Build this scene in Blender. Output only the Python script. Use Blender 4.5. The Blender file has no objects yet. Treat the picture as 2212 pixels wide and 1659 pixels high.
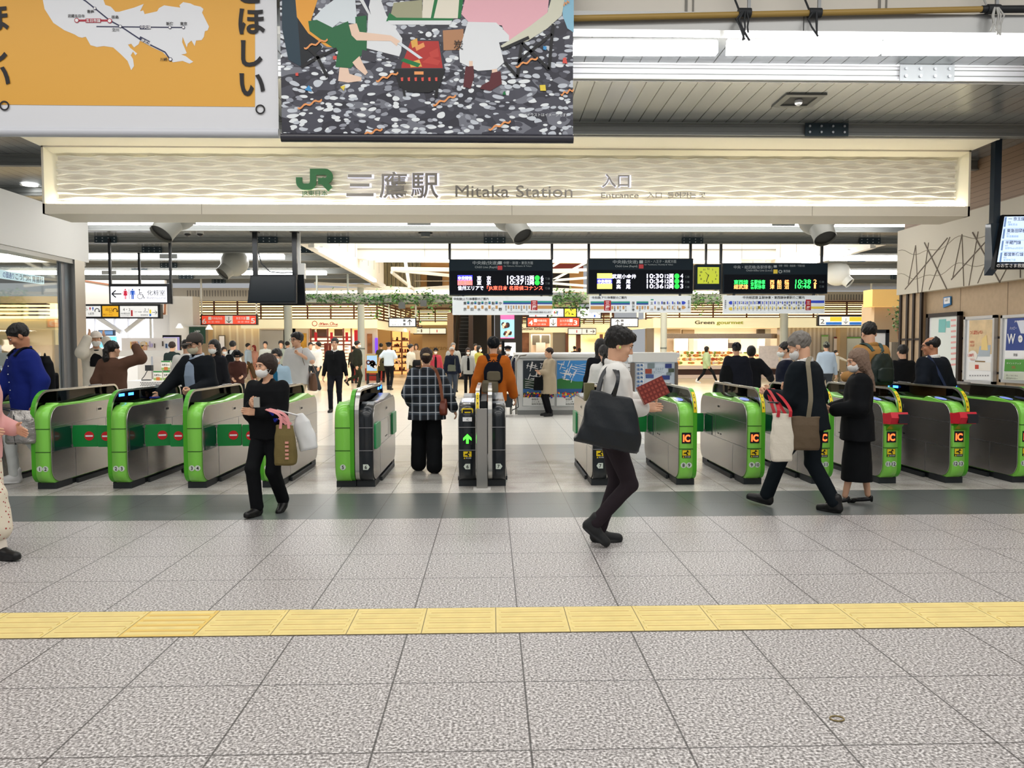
import bpy, math, random
import numpy as np
from mathutils import Vector, Matrix, Euler

random.seed(7); np.random.seed(7)
sc = bpy.context.scene
COL = sc.collection

# ---------------------------------------------------------------- camera
FPX, YAW, PIT, ROL, CAMH = 1654.54, .026768, .04625, -.001933, 1.5217
_f = Vector((math.sin(YAW)*math.cos(PIT), math.cos(YAW)*math.cos(PIT), -math.sin(PIT)))
_r0 = Vector((math.cos(YAW), -math.sin(YAW), 0)); _u0 = _r0.cross(_f)
_r = _r0*math.cos(ROL)+_u0*math.sin(ROL); _u = -_r0*math.sin(ROL)+_u0*math.cos(ROL)
cam = bpy.data.objects.new('camera', bpy.data.cameras.new('camera'))
COL.objects.link(cam)
cam.matrix_world = Matrix(((_r.x, _u.x, -_f.x, 0), (_r.y, _u.y, -_f.y, 0), (_r.z, _u.z, -_f.z, CAMH), (0, 0, 0, 1)))
cam.data.sensor_width = 36; cam.data.lens = FPX/2212*36; cam.data.clip_end = 300; cam.data.clip_start = .05
sc.camera = cam

# ---------------------------------------------------------------- world, exposure
wd = bpy.data.worlds.new('world'); sc.world = wd; wd.use_nodes = True
wd.node_tree.nodes['Background'].inputs[0].default_value = (.93, .96, 1, 1)
wd.node_tree.nodes['Background'].inputs[1].default_value = .38
sc.view_settings.view_transform = 'Standard'; sc.view_settings.look = 'None'
sc.view_settings.gamma = 1; sc.view_settings.exposure = .15; sc.view_settings.use_curve_mapping = False

def area(name, loc, sx, sy, power, col=(1, 1, 1), rot=(0, 0, 0)):
    l = bpy.data.lights.new(name, 'AREA'); l.shape = 'RECTANGLE'; l.size = sx; l.size_y = sy; l.energy = power; l.color = col
    o = bpy.data.objects.new(name, l); o.location = loc; o.rotation_euler = rot; COL.objects.link(o)
    o['kind'] = 'structure'
    return o
# unseen hall lamps, added to light the foreground; area lights of concourse ceiling and shops
area('unseen_hall_lamp', (0, 2.2, 5.6), 16, 1.2, 210, (1, .98, .95))
area('unseen_hall_lamp', (0, 5.2, 5.6), 16, 1.2, 210, (1, .98, .95))
area('unseen_hall_lamp', (0, -2, 5.6), 16, 1.2, 170, (1, .98, .95))
area('ceiling_lamp_gates', (0, 9.55, 4.56), 14, .5, 110, (1, .98, .95))
area('ceiling_lamp_gates', (0, 13.8, 4.4), 14, .5, 110, (1, .98, .95))
area('ceiling_lamp_concourse', (0, 18.0, 4.4), 22, .5, 300, (1, .985, .96))
area('ceiling_lamp_concourse', (3, 28.5, 7.0), 15, 9, 1500, (1, .98, .94))
area('ceiling_lamp_concourse', (-13, 27, 4.35), 14, .6, 260, (1, .97, .93))
area('ceiling_lamp_concourse', (17, 27, 4.35), 10, .6, 260, (1, .96, .9))

for x, y, z, sx, p in ((-7.5, 38.3, 2.45, 5, 150), (12, 40.8, 2.5, 7, 330), (5.2, 44.9, 2.5, 3, 120), (2.6, 44.6, 2.6, 2, 50), (-4.2, 45.2, 2.7, 2, 40), (-11.5, 18, 3.2, 4, 120)):
    area('shop_ceiling_lamp', (x, y, z), sx, .8, p, (1, .94, .84))
# ---------------------------------------------------------------- pixel helpers (photo pixels to points of the place)
def ray(px, py): return _f + _r*((px-1106)/FPX) - _u*((py-829.5)/FPX)
def at(px, py, Y):
    d = ray(px, py); t = Y/d.y; return Vector((t*d.x, Y, CAMH+t*d.z))
def gr(px, py, z=0.):
    d = ray(px, py); t = (z-CAMH)/d.z; return Vector((t*d.x, t*d.y, z))
def onx(px, py, X):
    d = ray(px, py); t = X/d.x; return Vector((X, t*d.y, CAMH+t*d.z))
def xz(px, py, Y):
    p = at(px, py, Y); return p.x, p.z

# ---------------------------------------------------------------- materials
def lin(h):
    h = h.lstrip('#'); c = [int(h[i:i+2], 16)/255 for i in (0, 2, 4)]
    return tuple(x/12.92 if x <= .04045 else ((x+.055)/1.055)**2.4 for x in c)+(1,)
MATS = {}
def M(name, col=None, rough=.5, metal=0., emit=0., bump=0., bscale=30., var=0., vscale=6., coat=0., trans=0., ior=1.45, stretch=None, aniso=0., spec=.5):
    if name in MATS: return MATS[name]
    m = bpy.data.materials.new(name); m.use_nodes = True; MATS[name] = m
    nt = m.node_tree; b = nt.nodes['Principled BSDF']
    c = lin(col); b.inputs['Base Color'].default_value = c
    b.inputs['Roughness'].default_value = rough; b.inputs['Metallic'].default_value = metal
    b.inputs['Coat Weight'].default_value = coat; b.inputs['Transmission Weight'].default_value = trans; b.inputs['IOR'].default_value = ior
    b.inputs['Specular IOR Level'].default_value = spec
    if emit:
        b.inputs['Emission Color'].default_value = c; b.inputs['Emission Strength'].default_value = emit
    if bump or var:
        tc = nt.nodes.new('ShaderNodeTexCoord'); mp = nt.nodes.new('ShaderNodeMapping'); nt.links.new(tc.outputs['Object'], mp.inputs[0])
        if stretch: mp.inputs['Scale'].default_value = stretch
    if bump:
        n = nt.nodes.new('ShaderNodeTexNoise'); n.inputs['Scale'].default_value = bscale; n.inputs['Detail'].default_value = 3
        nt.links.new(mp.outputs[0], n.inputs['Vector'])
        bp = nt.nodes.new('ShaderNodeBump'); bp.inputs['Strength'].default_value = bump; bp.inputs['Distance'].default_value = .02
        nt.links.new(n.outputs['Fac'], bp.inputs['Height']); nt.links.new(bp.outputs[0], b.inputs['Normal'])
    if var:
        n = nt.nodes.new('ShaderNodeTexNoise'); n.inputs['Scale'].default_value = vscale; n.inputs['Detail'].default_value = 4
        nt.links.new(mp.outputs[0], n.inputs['Vector'])
        r = nt.nodes.new('ShaderNodeValToRGB'); r.color_ramp.elements[0].position = .3; r.color_ramp.elements[1].position = .7
        r.color_ramp.elements[0].color = tuple(x*(1-var) for x in c[:3])+(1,); r.color_ramp.elements[1].color = tuple(min(1, x*(1+var)) for x in c[:3])+(1,)
        nt.links.new(n.outputs['Fac'], r.inputs[0]); nt.links.new(r.outputs[0], b.inputs['Base Color'])
    return m
class NT:  # small node-graph helper
    def __init__(s, m): s.t = m.node_tree; s.b = s.t.nodes['Principled BSDF']
    def n(s, typ, **kw):
        n = s.t.nodes.new('ShaderNode'+typ)
        for k, v in kw.items(): setattr(n, k, v)
        return n
    def l(s, a, b): s.t.links.new(a, b)
    def math(s, op, a, b=None, c=None):
        n = s.n('Math', operation=op)
        for i, x in enumerate((a, b, c)):
            if x is None: continue
            if isinstance(x, (int, float)): n.inputs[i].default_value = x
            else: s.l(x, n.inputs[i])
        return n.outputs[0]
    def mix(s, f, a, b):
        n = s.n('Mix', data_type='RGBA')
        for i, x in ((0, f), (6, a), (7, b)):
            if isinstance(x, (int, float)): n.inputs[i].default_value = x
            elif isinstance(x, tuple): n.inputs[i].default_value = x
            else: s.l(x, n.inputs[i])
        return n.outputs[2]

# ---------------------------------------------------------------- objects
WM = {}
def _tag(o, label=None, cat=None, group=None, kind=None):
    if label: o['label'] = label
    if cat: o['category'] = cat
    if group: o['group'] = group
    if kind: o['kind'] = kind
    return o
def thing(name, label, cat, loc=(0, 0, 0), rotz=0., group=None):
    o = bpy.data.objects.new(name, None); COL.objects.link(o); o.empty_display_size = .1
    o.location = loc; o.rotation_euler = (0, 0, rotz)
    WM[o.name] = Matrix.Translation(Vector(loc)) @ Matrix.Rotation(rotz, 4, 'Z')
    return _tag(o, label, cat, group)
def link_mesh(name, me, mats, parent=None, mw=None):
    for m in (mats if isinstance(mats, (list, tuple)) else [mats]): me.materials.append(m)
    o = bpy.data.objects.new(name, me); COL.objects.link(o)
    if parent is not None: o.parent = parent
    if mw is not None: o.matrix_local = mw
    return o
_TXT = {}
def glyphs(s, bold=0., extr=0., shear=0.):
    k = (s, bold, extr, shear)
    if k not in _TXT:
        c = bpy.data.curves.new('t', 'FONT'); c.body = s; c.size = 1; c.offset = bold; c.extrude = extr; c.shear = shear; c.resolution_u = 3
        o = bpy.data.objects.new('t', c); me = o.to_mesh()
        v = np.zeros(len(me.vertices)*3); me.vertices.foreach_get('co', v); v = v.reshape(-1, 3)
        f = [tuple(p.vertices) for p in me.polygons]
        o.to_mesh_clear(); bpy.data.objects.remove(o); bpy.data.curves.remove(c)
        _TXT[k] = (v, f)
    return _TXT[k]
class MB:
    def __init__(s): s.v = []; s.f = []; s.mi = []; s.s = []
    def add(s, vs, fs, m=0, smooth=False):
        n = len(s.v); s.v.extend(tuple(map(float, p)) for p in vs)
        for f in fs: s.f.append(tuple(i+n for i in f)); s.mi.append(m); s.s.append(smooth)
        return s
    def box(s, x0, x1, y0, y1, z0, z1, m=0):
        x0, x1 = sorted((x0, x1)); y0, y1 = sorted((y0, y1)); z0, z1 = sorted((z0, z1))
        return s.add([(x, y, z) for x in (x0, x1) for y in (y0, y1) for z in (z0, z1)],
            [(0, 1, 3, 2), (4, 6, 7, 5), (0, 4, 5, 1), (2, 3, 7, 6), (0, 2, 6, 4), (1, 5, 7, 3)], m)
    def bar(s, a, b, w, h, m=0):           # square bar between two points
        a, b = Vector(a), Vector(b); d = (b-a).normalized()
        u = Vector((0, 0, 1)) if abs(d.z) < .95 else Vector((0, 1, 0)); x = d.cross(u).normalized(); z = x.cross(d)
        vs = [p+x*sx*w/2+z*sz*h/2 for p in (a, b) for sx, sz in ((-1, -1), (1, -1), (1, 1), (-1, 1))]
        return s.add(vs, [(3, 2, 1, 0), (4, 5, 6, 7), (0, 1, 5, 4), (1, 2, 6, 5), (2, 3, 7, 6), (3, 0, 4, 7)], m)
    def prism(s, poly, ax, lo, hi, m=0, smooth=False):   # poly in the two other axes, extruded along ax
        n = len(poly)
        def P(p, t): return (t, p[0], p[1]) if ax == 0 else (p[0], t, p[1]) if ax == 1 else (p[0], p[1], t)
        vs = [P(p, lo) for p in poly]+[P(p, hi) for p in poly]
        s.add(vs, [tuple(range(n)), tuple(range(2*n-1, n-1, -1))], m)
        k = len(s.v)-2*n
        for i in range(n):
            j = (i+1) % n; s.f.append((k+i, k+n+i, k+n+j, k+j)); s.mi.append(m); s.s.append(smooth)
        return s
    def tube(s, pts, r, n=8, m=0, r2=None, caps=True):
        pts = [Vector(p) for p in pts]; vs = []; fs = []; L = len(pts); px = None
        for i, p in enumerate(pts):
            d = (pts[min(i+1, L-1)]-pts[max(i-1, 0)]).normalized()
            if px is None: px = d.cross(Vector((0, 0, 1)) if abs(d.z) < .9 else Vector((0, 1, 0))).normalized()
            px = (px-d*px.dot(d)).normalized(); py = d.cross(px)
            rr = r if r2 is None else r+(r2-r)*i/(L-1)
            for k in range(n):
                a = 2*math.pi*k/n; vs.append(p+px*math.cos(a)*rr+py*math.sin(a)*rr)
        for i in range(L-1):
            for k in range(n): fs.append((i*n+k, i*n+(k+1) % n, (i+1)*n+(k+1) % n, (i+1)*n+k))
        s.add(vs, fs, m, True)
        if caps: s.add(vs[:n], [tuple(range(n-1, -1, -1))], m); s.add(vs[-n:], [tuple(range(n))], m)
        return s
    def strap(s, pts, w, t, up, m=0):      # flat ribbon through points; up = width direction (one, or one per point)
        pts = [Vector(p) for p in pts]
        for _ in range(2 if len(pts) > 2 and not isinstance(up, list) else 0):   # round the corners
            pts = [pts[0]]+[q for a, b in zip(pts[:-1], pts[1:]) for q in (a.lerp(b, .25), a.lerp(b, .75))]+[pts[-1]]
        L = len(pts); vs = []; fs = []
        for i, p in enumerate(pts):
            d = (pts[min(i+1, L-1)]-pts[max(i-1, 0)]).normalized(); u = Vector(up[i] if isinstance(up, list) else up)
            u = (u-d*u.dot(d)).normalized(); n = d.cross(u)
            vs += [p+u*w/2+n*t/2, p-u*w/2+n*t/2, p-u*w/2-n*t/2, p+u*w/2-n*t/2]
        for i in range(L-1):
            for k in range(4): fs.append((i*4+k, i*4+(k+1) % 4, (i+1)*4+(k+1) % 4, (i+1)*4+k))
        fs += [(3, 2, 1, 0), tuple(range(L*4-4, L*4))]
        return s.add(vs, fs, m, False)
    def ball(s, c, r, m=0, nu=16, nv=10, lo=0., hi=1.):
        if isinstance(r, (int, float)): r = (r, r, r)
        vs = []; fs = []
        for j in range(nv+1):
            t = math.pi*(lo+(hi-lo)*j/nv)
            for i in range(nu):
                p = 2*math.pi*i/nu; vs.append((c[0]+r[0]*math.sin(t)*math.cos(p), c[1]+r[1]*math.sin(t)*math.sin(p), c[2]+r[2]*math.cos(t)))
        for j in range(nv):
            for i in range(nu): fs.append((j*nu+i, (j+1)*nu+i, (j+1)*nu+(i+1) % nu, j*nu+(i+1) % nu))
        return s.add(vs, fs, m, True)
    def text(s, t, size, o, xd=(1, 0, 0), ud=(0, 0, 1), m=0, w=None, al='l', bold=0., extr=0., shear=0., hs=1.):
        v, f = glyphs(t, bold, extr, shear)
        if len(v) == 0: return s
        x0, x1 = v[:, 0].min(), v[:, 0].max(); sx = size*hs
        if w: sx = w/max(1e-6, x1-x0)
        off = {'l': 0, 'c': (x0+x1)/2, 'r': x1}[al]
        if w and al == 'l': off = x0
        o, xd, ud = Vector(o), Vector(xd).normalized(), Vector(ud).normalized(); n = xd.cross(ud)
        return s.add([o+xd*((p[0]-off)*sx)+ud*(p[1]*size)+n*(p[2]*size) for p in v], f, m)
    def ring(s, c, r1, r2, n=24, m=0, ang=(0, 2*math.pi), xd=(1, 0, 0), ud=(0, 0, 1)):
        c, xd, ud = Vector(c), Vector(xd), Vector(ud); vs = []; fs = []
        for i in range(n+1):
            a = ang[0]+(ang[1]-ang[0])*i/n; d = xd*math.cos(a)+ud*math.sin(a); vs += [c+d*r1, c+d*r2]
        for i in range(n): fs.append((2*i, 2*i+1, 2*i+3, 2*i+2))
        return s.add(vs, fs, m)
    def disc(s, c, r, n=24, m=0, xd=(1, 0, 0), ud=(0, 0, 1), ry=None):
        c, xd, ud = Vector(c), Vector(xd), Vector(ud); ry = ry or r
        return s.add([c+xd*(r*math.cos(2*math.pi*i/n))+ud*(ry*math.sin(2*math.pi*i/n)) for i in range(n)], [tuple(range(n))], m)
    def poly(s, pts, m=0): return s.add(pts, [tuple(range(len(pts)))], m)
    def build(s, name, mats, parent=None, local=False, label=None, cat=None, group=None, kind=None):
        me = bpy.data.meshes.new(name); V = np.array(s.v, float).reshape(-1, 3); loc = None
        if parent is not None and not local:
            A = np.array(WM[parent.name].inverted()); V = V@A[:3, :3].T+A[:3, 3]
        elif parent is None:
            loc = Vector(((V[:, 0].min()+V[:, 0].max())/2, (V[:, 1].min()+V[:, 1].max())/2, V[:, 2].min())); V = V-np.array(loc)
        me.from_pydata(V.tolist(), [], s.f)
        me.polygons.foreach_set('material_index', s.mi); me.polygons.foreach_set('use_smooth', s.s); me.update()
        o = link_mesh(name, me, mats, parent)
        if loc is not None: o.location = loc
        WM[o.name] = WM[parent.name].copy() if parent is not None else Matrix.Translation(loc)
        return _tag(o, label, cat, group, kind)
def rrect(y0, y1, z0, z1, r, n=6):         # rounded rectangle; r = radius or four radii (y0z0, y1z0, y1z1, y0z1)
    r = r if isinstance(r, (list, tuple)) else (r,)*4; out = []
    for (cy, cz, rr, a0) in ((y0, z0, r[0], math.pi), (y1, z0, r[1], 1.5*math.pi), (y1, z1, r[2], 0), (y0, z1, r[3], .5*math.pi)):
        oy = cy+rr if cy == y0 else cy-rr; oz = cz+rr if cz == z0 else cz-rr
        if rr <= 0: out.append((cy, cz)); continue
        for i in range(n+1):
            a = a0+.5*math.pi*i/n; out.append((oy+rr*math.cos(a), oz+rr*math.sin(a)))
    return out
def S(name, mb, mats, **kw): return mb.build(name, mats, kind='structure', **kw)

# ================================================================ SETTING
def floor_mat():
    m = M('floor_tile', '#c4beba', .4); g = NT(m)
    geo = g.n('NewGeometry'); sep = g.n('SeparateXYZ'); g.l(geo.outputs['Position'], sep.inputs[0]); X, Y = sep.outputs[0], sep.outputs[1]
    def noise(sc, d=2):
        n = g.n('TexNoise'); n.inputs['Scale'].default_value = sc; n.inputs['Detail'].default_value = d; g.l(geo.outputs['Position'], n.inputs['Vector']); return n.outputs['Fac']
    def ramp(f, *st):
        r = g.n('ValToRGB'); e = r.color_ramp.elements
        while len(e) < len(st): e.new(.5)
        for i, (p, c) in enumerate(st): e[i].position = p; e[i].color = lin(c)
        g.l(f, r.inputs[0]); return r.outputs[0]
    gran = ramp(noise(85, 4), (.33, '#575352'), (.43, '#878381'), (.5, '#aba6a5'), (.57, '#cbc7c6'), (.66, '#ebe8e7'))
    dark = ramp(noise(150, 3), (.3, '#4a4f4e'), (.5, '#606665'), (.7, '#757a79'))
    lite = ramp(noise(60, 4), (.3, '#b7b4ae'), (.5, '#cdcac4'), (.7, '#dbd9d4'))
    grime = ramp(noise(1.6, 4), (.35, '#b5b1ab'), (.6, '#ffffff'))
    pale = ramp(noise(40, 2), (.3, '#e2dfd6'), (.7, '#efece5'))
    warm = ramp(noise(.5, 2), (.3, '#e3d3b2'), (.7, '#ecdfc4'))
    def past(y): return g.math('GREATER_THAN', Y, y)
    mul = g.n('Mix', data_type='RGBA', blend_type='MULTIPLY'); mul.inputs[0].default_value = .8; g.l(lite, mul.inputs[6]); g.l(grime, mul.inputs[7])
    c = g.mix(past(6.833), gran, dark); c = g.mix(past(8.033), c, mul.outputs[2]); c = g.mix(past(10.35), c, lin('#b9b7b2')); c = g.mix(past(12.1), c, pale)
    sm = g.n('MapRange'); sm.interpolation_type = 'SMOOTHSTEP'; g.l(Y, sm.inputs[0]); sm.inputs[1].default_value = 20; sm.inputs[2].default_value = 28
    c = g.mix(sm.outputs[0], c, warm)
    def joint(v, off, w, p=.6):
        f = g.math('FRACT', g.math('DIVIDE', g.math('SUBTRACT', v, off), p))
        return g.math('LESS_THAN', g.math('ABSOLUTE', g.math('SUBTRACT', f, .5)), w/p/2)
    jx = joint(X, .1457-.3, .008)
    ya = joint(Y, 2.833-.3, .007); yb = joint(Y, 4.433-.3, .007)
    jy = g.math('ADD', g.math('MULTIPLY', ya, g.math('LESS_THAN', Y, 4.2)), g.math('MULTIPLY', yb, past(4.2)))
    j = g.math('MINIMUM', g.math('ADD', jx, jy), 1)
    fade = g.n('MapRange'); g.l(Y, fade.inputs[0]); fade.inputs[1].default_value = 8; fade.inputs[2].default_value = 20; fade.inputs[3].default_value = .85; fade.inputs[4].default_value = .12
    c = g.mix(g.math('MULTIPLY', j, fade.outputs[0]), c, lin('#332f2e'))
    g.l(c, g.b.inputs['Base Color'])
    rr = g.n('MapRange'); g.l(Y, rr.inputs[0]); rr.inputs[1].default_value = 5; rr.inputs[2].default_value = 9; rr.inputs[3].default_value = .45; rr.inputs[4].default_value = .22; g.l(rr.outputs[0], g.b.inputs['Roughness'])
    return m
S('floor', MB().box(-34, 40, -6, 66, -.2, 0), floor_mat())

def plank_mat(name, col, pitch, rough=.35, metal=.25, axis=0, line='#2d2f2e'):
    m = M(name, col, rough, metal); g = NT(m)
    geo = g.n('NewGeometry'); sep = g.n('SeparateXYZ'); g.l(geo.outputs['Position'], sep.inputs[0])
    f = g.math('FRACT', g.math('DIVIDE', sep.outputs[axis], pitch)); k = g.math('LESS_THAN', f, .06)
    g.l(g.mix(k, lin(col), lin(line)), g.b.inputs['Base Color']); return m
CEIL = plank_mat('ceiling_planks', '#9c9fa0', .2, .22, .55)
ZC, ZB = 4.6, 4.43
mb = MB(); mb.box(-26, 26, 7.58, 21.4, ZC, ZC+.06); mb.box(-26, -5.2, 21.4, 36, ZC, ZC+.2); mb.box(11.0, 26, 21.4, 41, ZC, ZC+.2)
S('ceiling', mb, CEIL)
CREAM = M('cream_wall', '#ece6da', .6); WHITE = M('white_paint', '#e9e9e6', .5); GREY = M('grey_paint', '#9c9f9c', .45); DGREY = M('dark_grey', '#4a4d4d', .5)
LGREY = M('light_grey', '#c6c6c3', .45)
S('ceiling_hall', MB().box(-26, 26, -8, 7.7, 6.2, 6.4), M('hall_ceiling', '#d8d6d0', .7))
mb = MB(); mb.box(-26, 26, 7.55, 7.68, 4.72, 6.3)
for x in np.arange(-9.5, 12, 1.9): mb.box(x-.012, x+.012, 7.54, 7.56, 4.72, 6.2, 1); mb.box(x+.06, x+.075, 7.54, 7.56, 4.72, 6.2, 1)
S('wall_upper', mb, [CREAM, M('joint_grey', '#8a8780', .6)])
mb = MB(); mb.box(-26, 26, 7.42, 7.6, 4.56, 4.73)
for x in np.arange(-11, 14, 2.8): mb.box(x, x+.006, 7.413, 7.425, 4.56, 4.73, 1)
S('trim_1', mb, [M('fascia_metal', '#a9aaa9', .35, .4), DGREY])
# ceiling beams: one channel each; the first one's tube light is put into its white colour
BEAM = M('beam_grey', '#8f918e', .45, .2); BEAMW = M('beam_lit_white', '#f0f0f2', .4); BPLATE = M('splice_plate', '#2c3a42', .45, .3); BPL = M('splice_plate_pale', '#b4b8ba', .5, .2); BOLT = M('bolt_steel', '#b9bcc0', .3, .8)
plates = {8.41: [4.75], 10.57: [4.6], 14.89: [], 21.37: [-10.5, -6.15, -4.2, .1, 5.6, 10.6], 23.53: [-10.2, -5.5, 13.9], 25.69: [-8.3, 12.3], 27.85: [-11.5], 30.: [-9.6, -13.5], 32.2: [-12.6, 17.2], 34.3: [-9.5, -12, 14.8]}
for Y in (8.41, 10.57, 12.5, 14.89, 17.05, 19.21, 21.37, 23.53, 25.69, 27.85, 30., 32.2, 34.3):
    w = BEAMW if Y < 9 else BEAM; segs = [(-26, 26)] if Y < 22 else [(-26, -5.05), (10.85, 26)]
    mb = MB()
    for a, b in segs:
        mb.box(a, b, Y, Y+.02, ZB, ZC); mb.box(a, b, Y-.04, Y+.06, ZB, ZB+.016); mb.box(a, b, Y-.04, Y+.06, ZC-.016, ZC)
        mb.box(a, b, Y-.012, Y, ZB+.06, ZB+.066, 1); mb.box(a, b, Y-.012, Y, ZB+.12, ZB+.126, 1)
    b = S('ceiling_beam', mb, [w, BEAM]); 
    for x in plates.get(Y, []):
        pm = MB(); pm.box(x-.3, x+.3, Y-.055, Y-.042, ZB-.01, ZC-.005)
        for i in range(4):
            for z in (ZB+.04, ZB+.12): pm.tube([(x-.24+.16*i, Y-.055, z), (x-.24+.16*i, Y-.075, z)], .016, 8, 1)
        pm.build('splice_plate', [BPL if Y < 9 else BPLATE, BOLT], b)
# atrium shell: upper walls, edge fascias
mb = MB()
mb.box(-5.3, -5.0, 21.4, 36, ZB-.02, 8.6); mb.box(10.8, 11.1, 21.4, 41, ZB-.02, 8.6)
for y in np.arange(22.5, 36, 1.5): mb.box(-5.0, -4.99, y, y+.02, 4.9, 8.5, 1); mb.box(10.79, 10.8, y, y+.02, 4.9, 8.5, 1)
S('wall_atrium', mb, [CREAM, M('joint_grey', '#8a8780')])
S('ceiling_atrium', MB().box(-26, 26, 21.4, 66, 8.6, 8.8), M('atrium_ceiling', '#e4ddcd', .7))
a, b = at(790, 528, 29.), at(1640, 560, 29.)
mb = MB(); mb.box(-5, 10.8, 29., 29.5, b.z, 7.2)
for z in (b.z+.35, b.z+1.0): mb.box(-5, 10.8, 28.96, 29., z, z+.03, 1)
for x in np.arange(-2.5, 10.5, 2.4): mb.box(x, x+.012, 28.99, 29.0, b.z, 7.2, 1)
S('beam_atrium', mb, [CREAM, M('joint_grey', '#8a8780')])
S('trim_2', MB().box(-5.06, -4.9, 21.5, 36, ZB-.1, ZB+.06).box(10.7, 10.86, 21.5, 41, ZB-.1, ZB+.06), M('edge_white', '#e6e4df', .5))
# left glass front with its steel post and white header
XL = -7.6
mb = MB(); mb.box(XL-.35, XL, 6.5, 14.78, 3.16, 4.02); mb.box(XL-.3, XL-.02, 6.5, 14.7, 3.08, 3.16, 1); S('wall_left', mb, [WHITE, M('steel_trim', '#8b8b89', .3, .8)])
STEEL = M('brushed_steel', '#b3b1ac', .28, .95, bump=.05, bscale=40, stretch=(1, 1, 12)); STEELD = M('steel_dark', '#9a9a9c', .35, .8)
mb = MB(); mb.box(XL-.2, XL-.12, 14.05, 14.16, 0, 3.16, 1); mb.box(XL-.3, XL, 14.28, 14.62, 0, 3.16); mb.box(XL-.3, XL-.02, 8, 14.3, 0, .12)
S('window_1', mb, [STEEL, STEELD])
gm = M('glass_pane', '#eef4f2', .02, trans=1., ior=1.05); gm.node_tree.nodes['Principled BSDF'].inputs['Specular IOR Level'].default_value = .5
def glass_mat(name, tint, mixf):
    m = bpy.data.materials.new(name); m.use_nodes = True; t = m.node_tree; o = t.nodes['Material Output']; t.nodes.remove(t.nodes['Principled BSDF'])
    a = t.nodes.new('ShaderNodeBsdfTransparent'); a.inputs[0].default_value = tint; b = t.nodes.new('ShaderNodeBsdfGlossy'); b.inputs['Roughness'].default_value = .02
    x = t.nodes.new('ShaderNodeMixShader'); x.inputs[0].default_value = mixf; t.links.new(a.outputs[0], x.inputs[1]); t.links.new(b.outputs[0], x.inputs[2]); t.links.new(x.outputs[0], o.inputs[0]); return m
GLASS = glass_mat('clear_glass', (.9, .93, .91, 1), .16); FING = glass_mat('smoked_glass', (.16, .17, .17, 1), .10)
S('window_2', MB().box(XL-.17, XL-.155, 8, 14.05, .12, 3.1), GLASS)
# right wall: tan panels, relief header, slatted wood above, dark framed pilaster
XR = 8.0
TAN = M('tan_panel', '#bfa585', .55, var=.06, vscale=12); DBR = M('dark_brown', '#2c211c', .5)
mb = MB(); mb.box(XR, XR+.4, 6.5, 14.62, 0, 2.6)
for z in (.55, 1.12, 1.68): mb.box(XR-.006, XR, 6.5, 13.9, z-.018, z+.018, 1)
for y in (9.3, 10.5, 11.7, 12.9): mb.box(XR-.003, XR, y, y+.012, 0, 2.6, 2)
mb.box(XR-.07, XR+.3, 13.95, 14.68, 0, 2.56, 0)
for y in (13.95, 14.2, 14.42, 14.66): mb.box(XR-.1, XR-.06, y-.03, y+.03, 0, 2.56, 1)
for z in (.55, 1.12, 1.68): mb.box(XR-.09, XR-.065, 13.95, 14.7, z-.02, z+.02, 1)
mb.box(XR-.07, XR+.4, 14.66, 14.74, 0, 2.56, 1)
S('wall_right', mb, [TAN, DBR, M('panel_joint', '#8d775e', .6)])
HDR = M('relief_header', '#d9d0bd', .55); HL = M('relief_line', '#75685a', .6)
mb = MB(); mb.box(XR-.14, XR+.3, 6.5, 14.72, 2.54, 3.77)
def onhdr(px, py): p = onx(px, py, XR-.142); return (p.y, p.z)
for (x0, y0, x1, y1, t) in ((1978, 530, 1962, 614, .02), (1978, 530, 1983, 634, .02), (2006, 524, 1991, 632, .02), (1997, 524, 2045, 624, .03), (2052, 512, 2007, 626, .02), (2047, 514, 1955, 625, .025),
     (2078, 506, 2058, 600, .02), (2078, 506, 2082, 618, .02), (2101, 502, 2160, 610, .03), (2113, 500, 2093, 617, .02), (2140, 510, 2055, 604, .025), (2150, 520, 2112, 612, .02), (2204, 520, 2204, 600, .02), (2180, 570, 2160, 608, .02)):
    a, b = onhdr(x0, y0), onhdr(x1, y1); mb.bar((XR-.142, a[0], a[1]), (XR-.142, b[0], b[1]), t*.6, t*.6, 1)
for z0 in (2.85, 3.3):
    pts = [(XR-.141, y, z0+.06*math.sin(y*3.1)+.04*math.sin(y*7)) for y in np.arange(10.6, 14.72, .12)]; mb.tube(pts, .006, 4, 2)
S('trim_3', mb, [HDR, HL, M('relief_vein', '#a59a86', .6)])
SLAT = plank_mat('wood_slats', '#a98c72', .085, .5, 0., 2, '#5d4838')
S('wall_right_upper', MB().box(XR-.02, XR+.4, 6.5, 14.7, 3.77, 4.6), SLAT)
# tactile guide strip
TACT = M('tactile_yellow', '#ead58c', .55, var=.06, vscale=9); TACO = M('tactile_groove', '#c79d5c', .6); TDOT = M('tactile_dot', '#e8c76c', .6)
mb = MB(); Y0, Y1 = 4.036, 4.430
xs0 = .02
for k in range(-9, 11):
    a = xs0+k*.4; dots = k <= -9
    mb.box(a+.002, a+.398, Y0, Y1, .0005, .004, 2 if k in (-9, -5) else 0)
    if dots:
        for i in range(5):
            for j in range(5): mb.ball((a+.04+.08*i, Y0+.04+.08*j, .003), (.018, .018, .006), 2, 8, 4, 0, .5)
    else:
        for j in range(5):
            y = Y0+.04+.08*j
            mb.prism([(y-.022, .003), (y+.022, .003), (y+.014, .008), (y-.014, .008)], 0, a+.018, a+.382, 0)
            if j < 4: mb.box(a+.03, a+.37, y+.03, y+.036, .0035, .0045, 1)  # darker tan lines in the grooves between ridges
    mb.box(a-.003, a+.002, Y0, Y1, .0005, .0032, 3)
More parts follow.
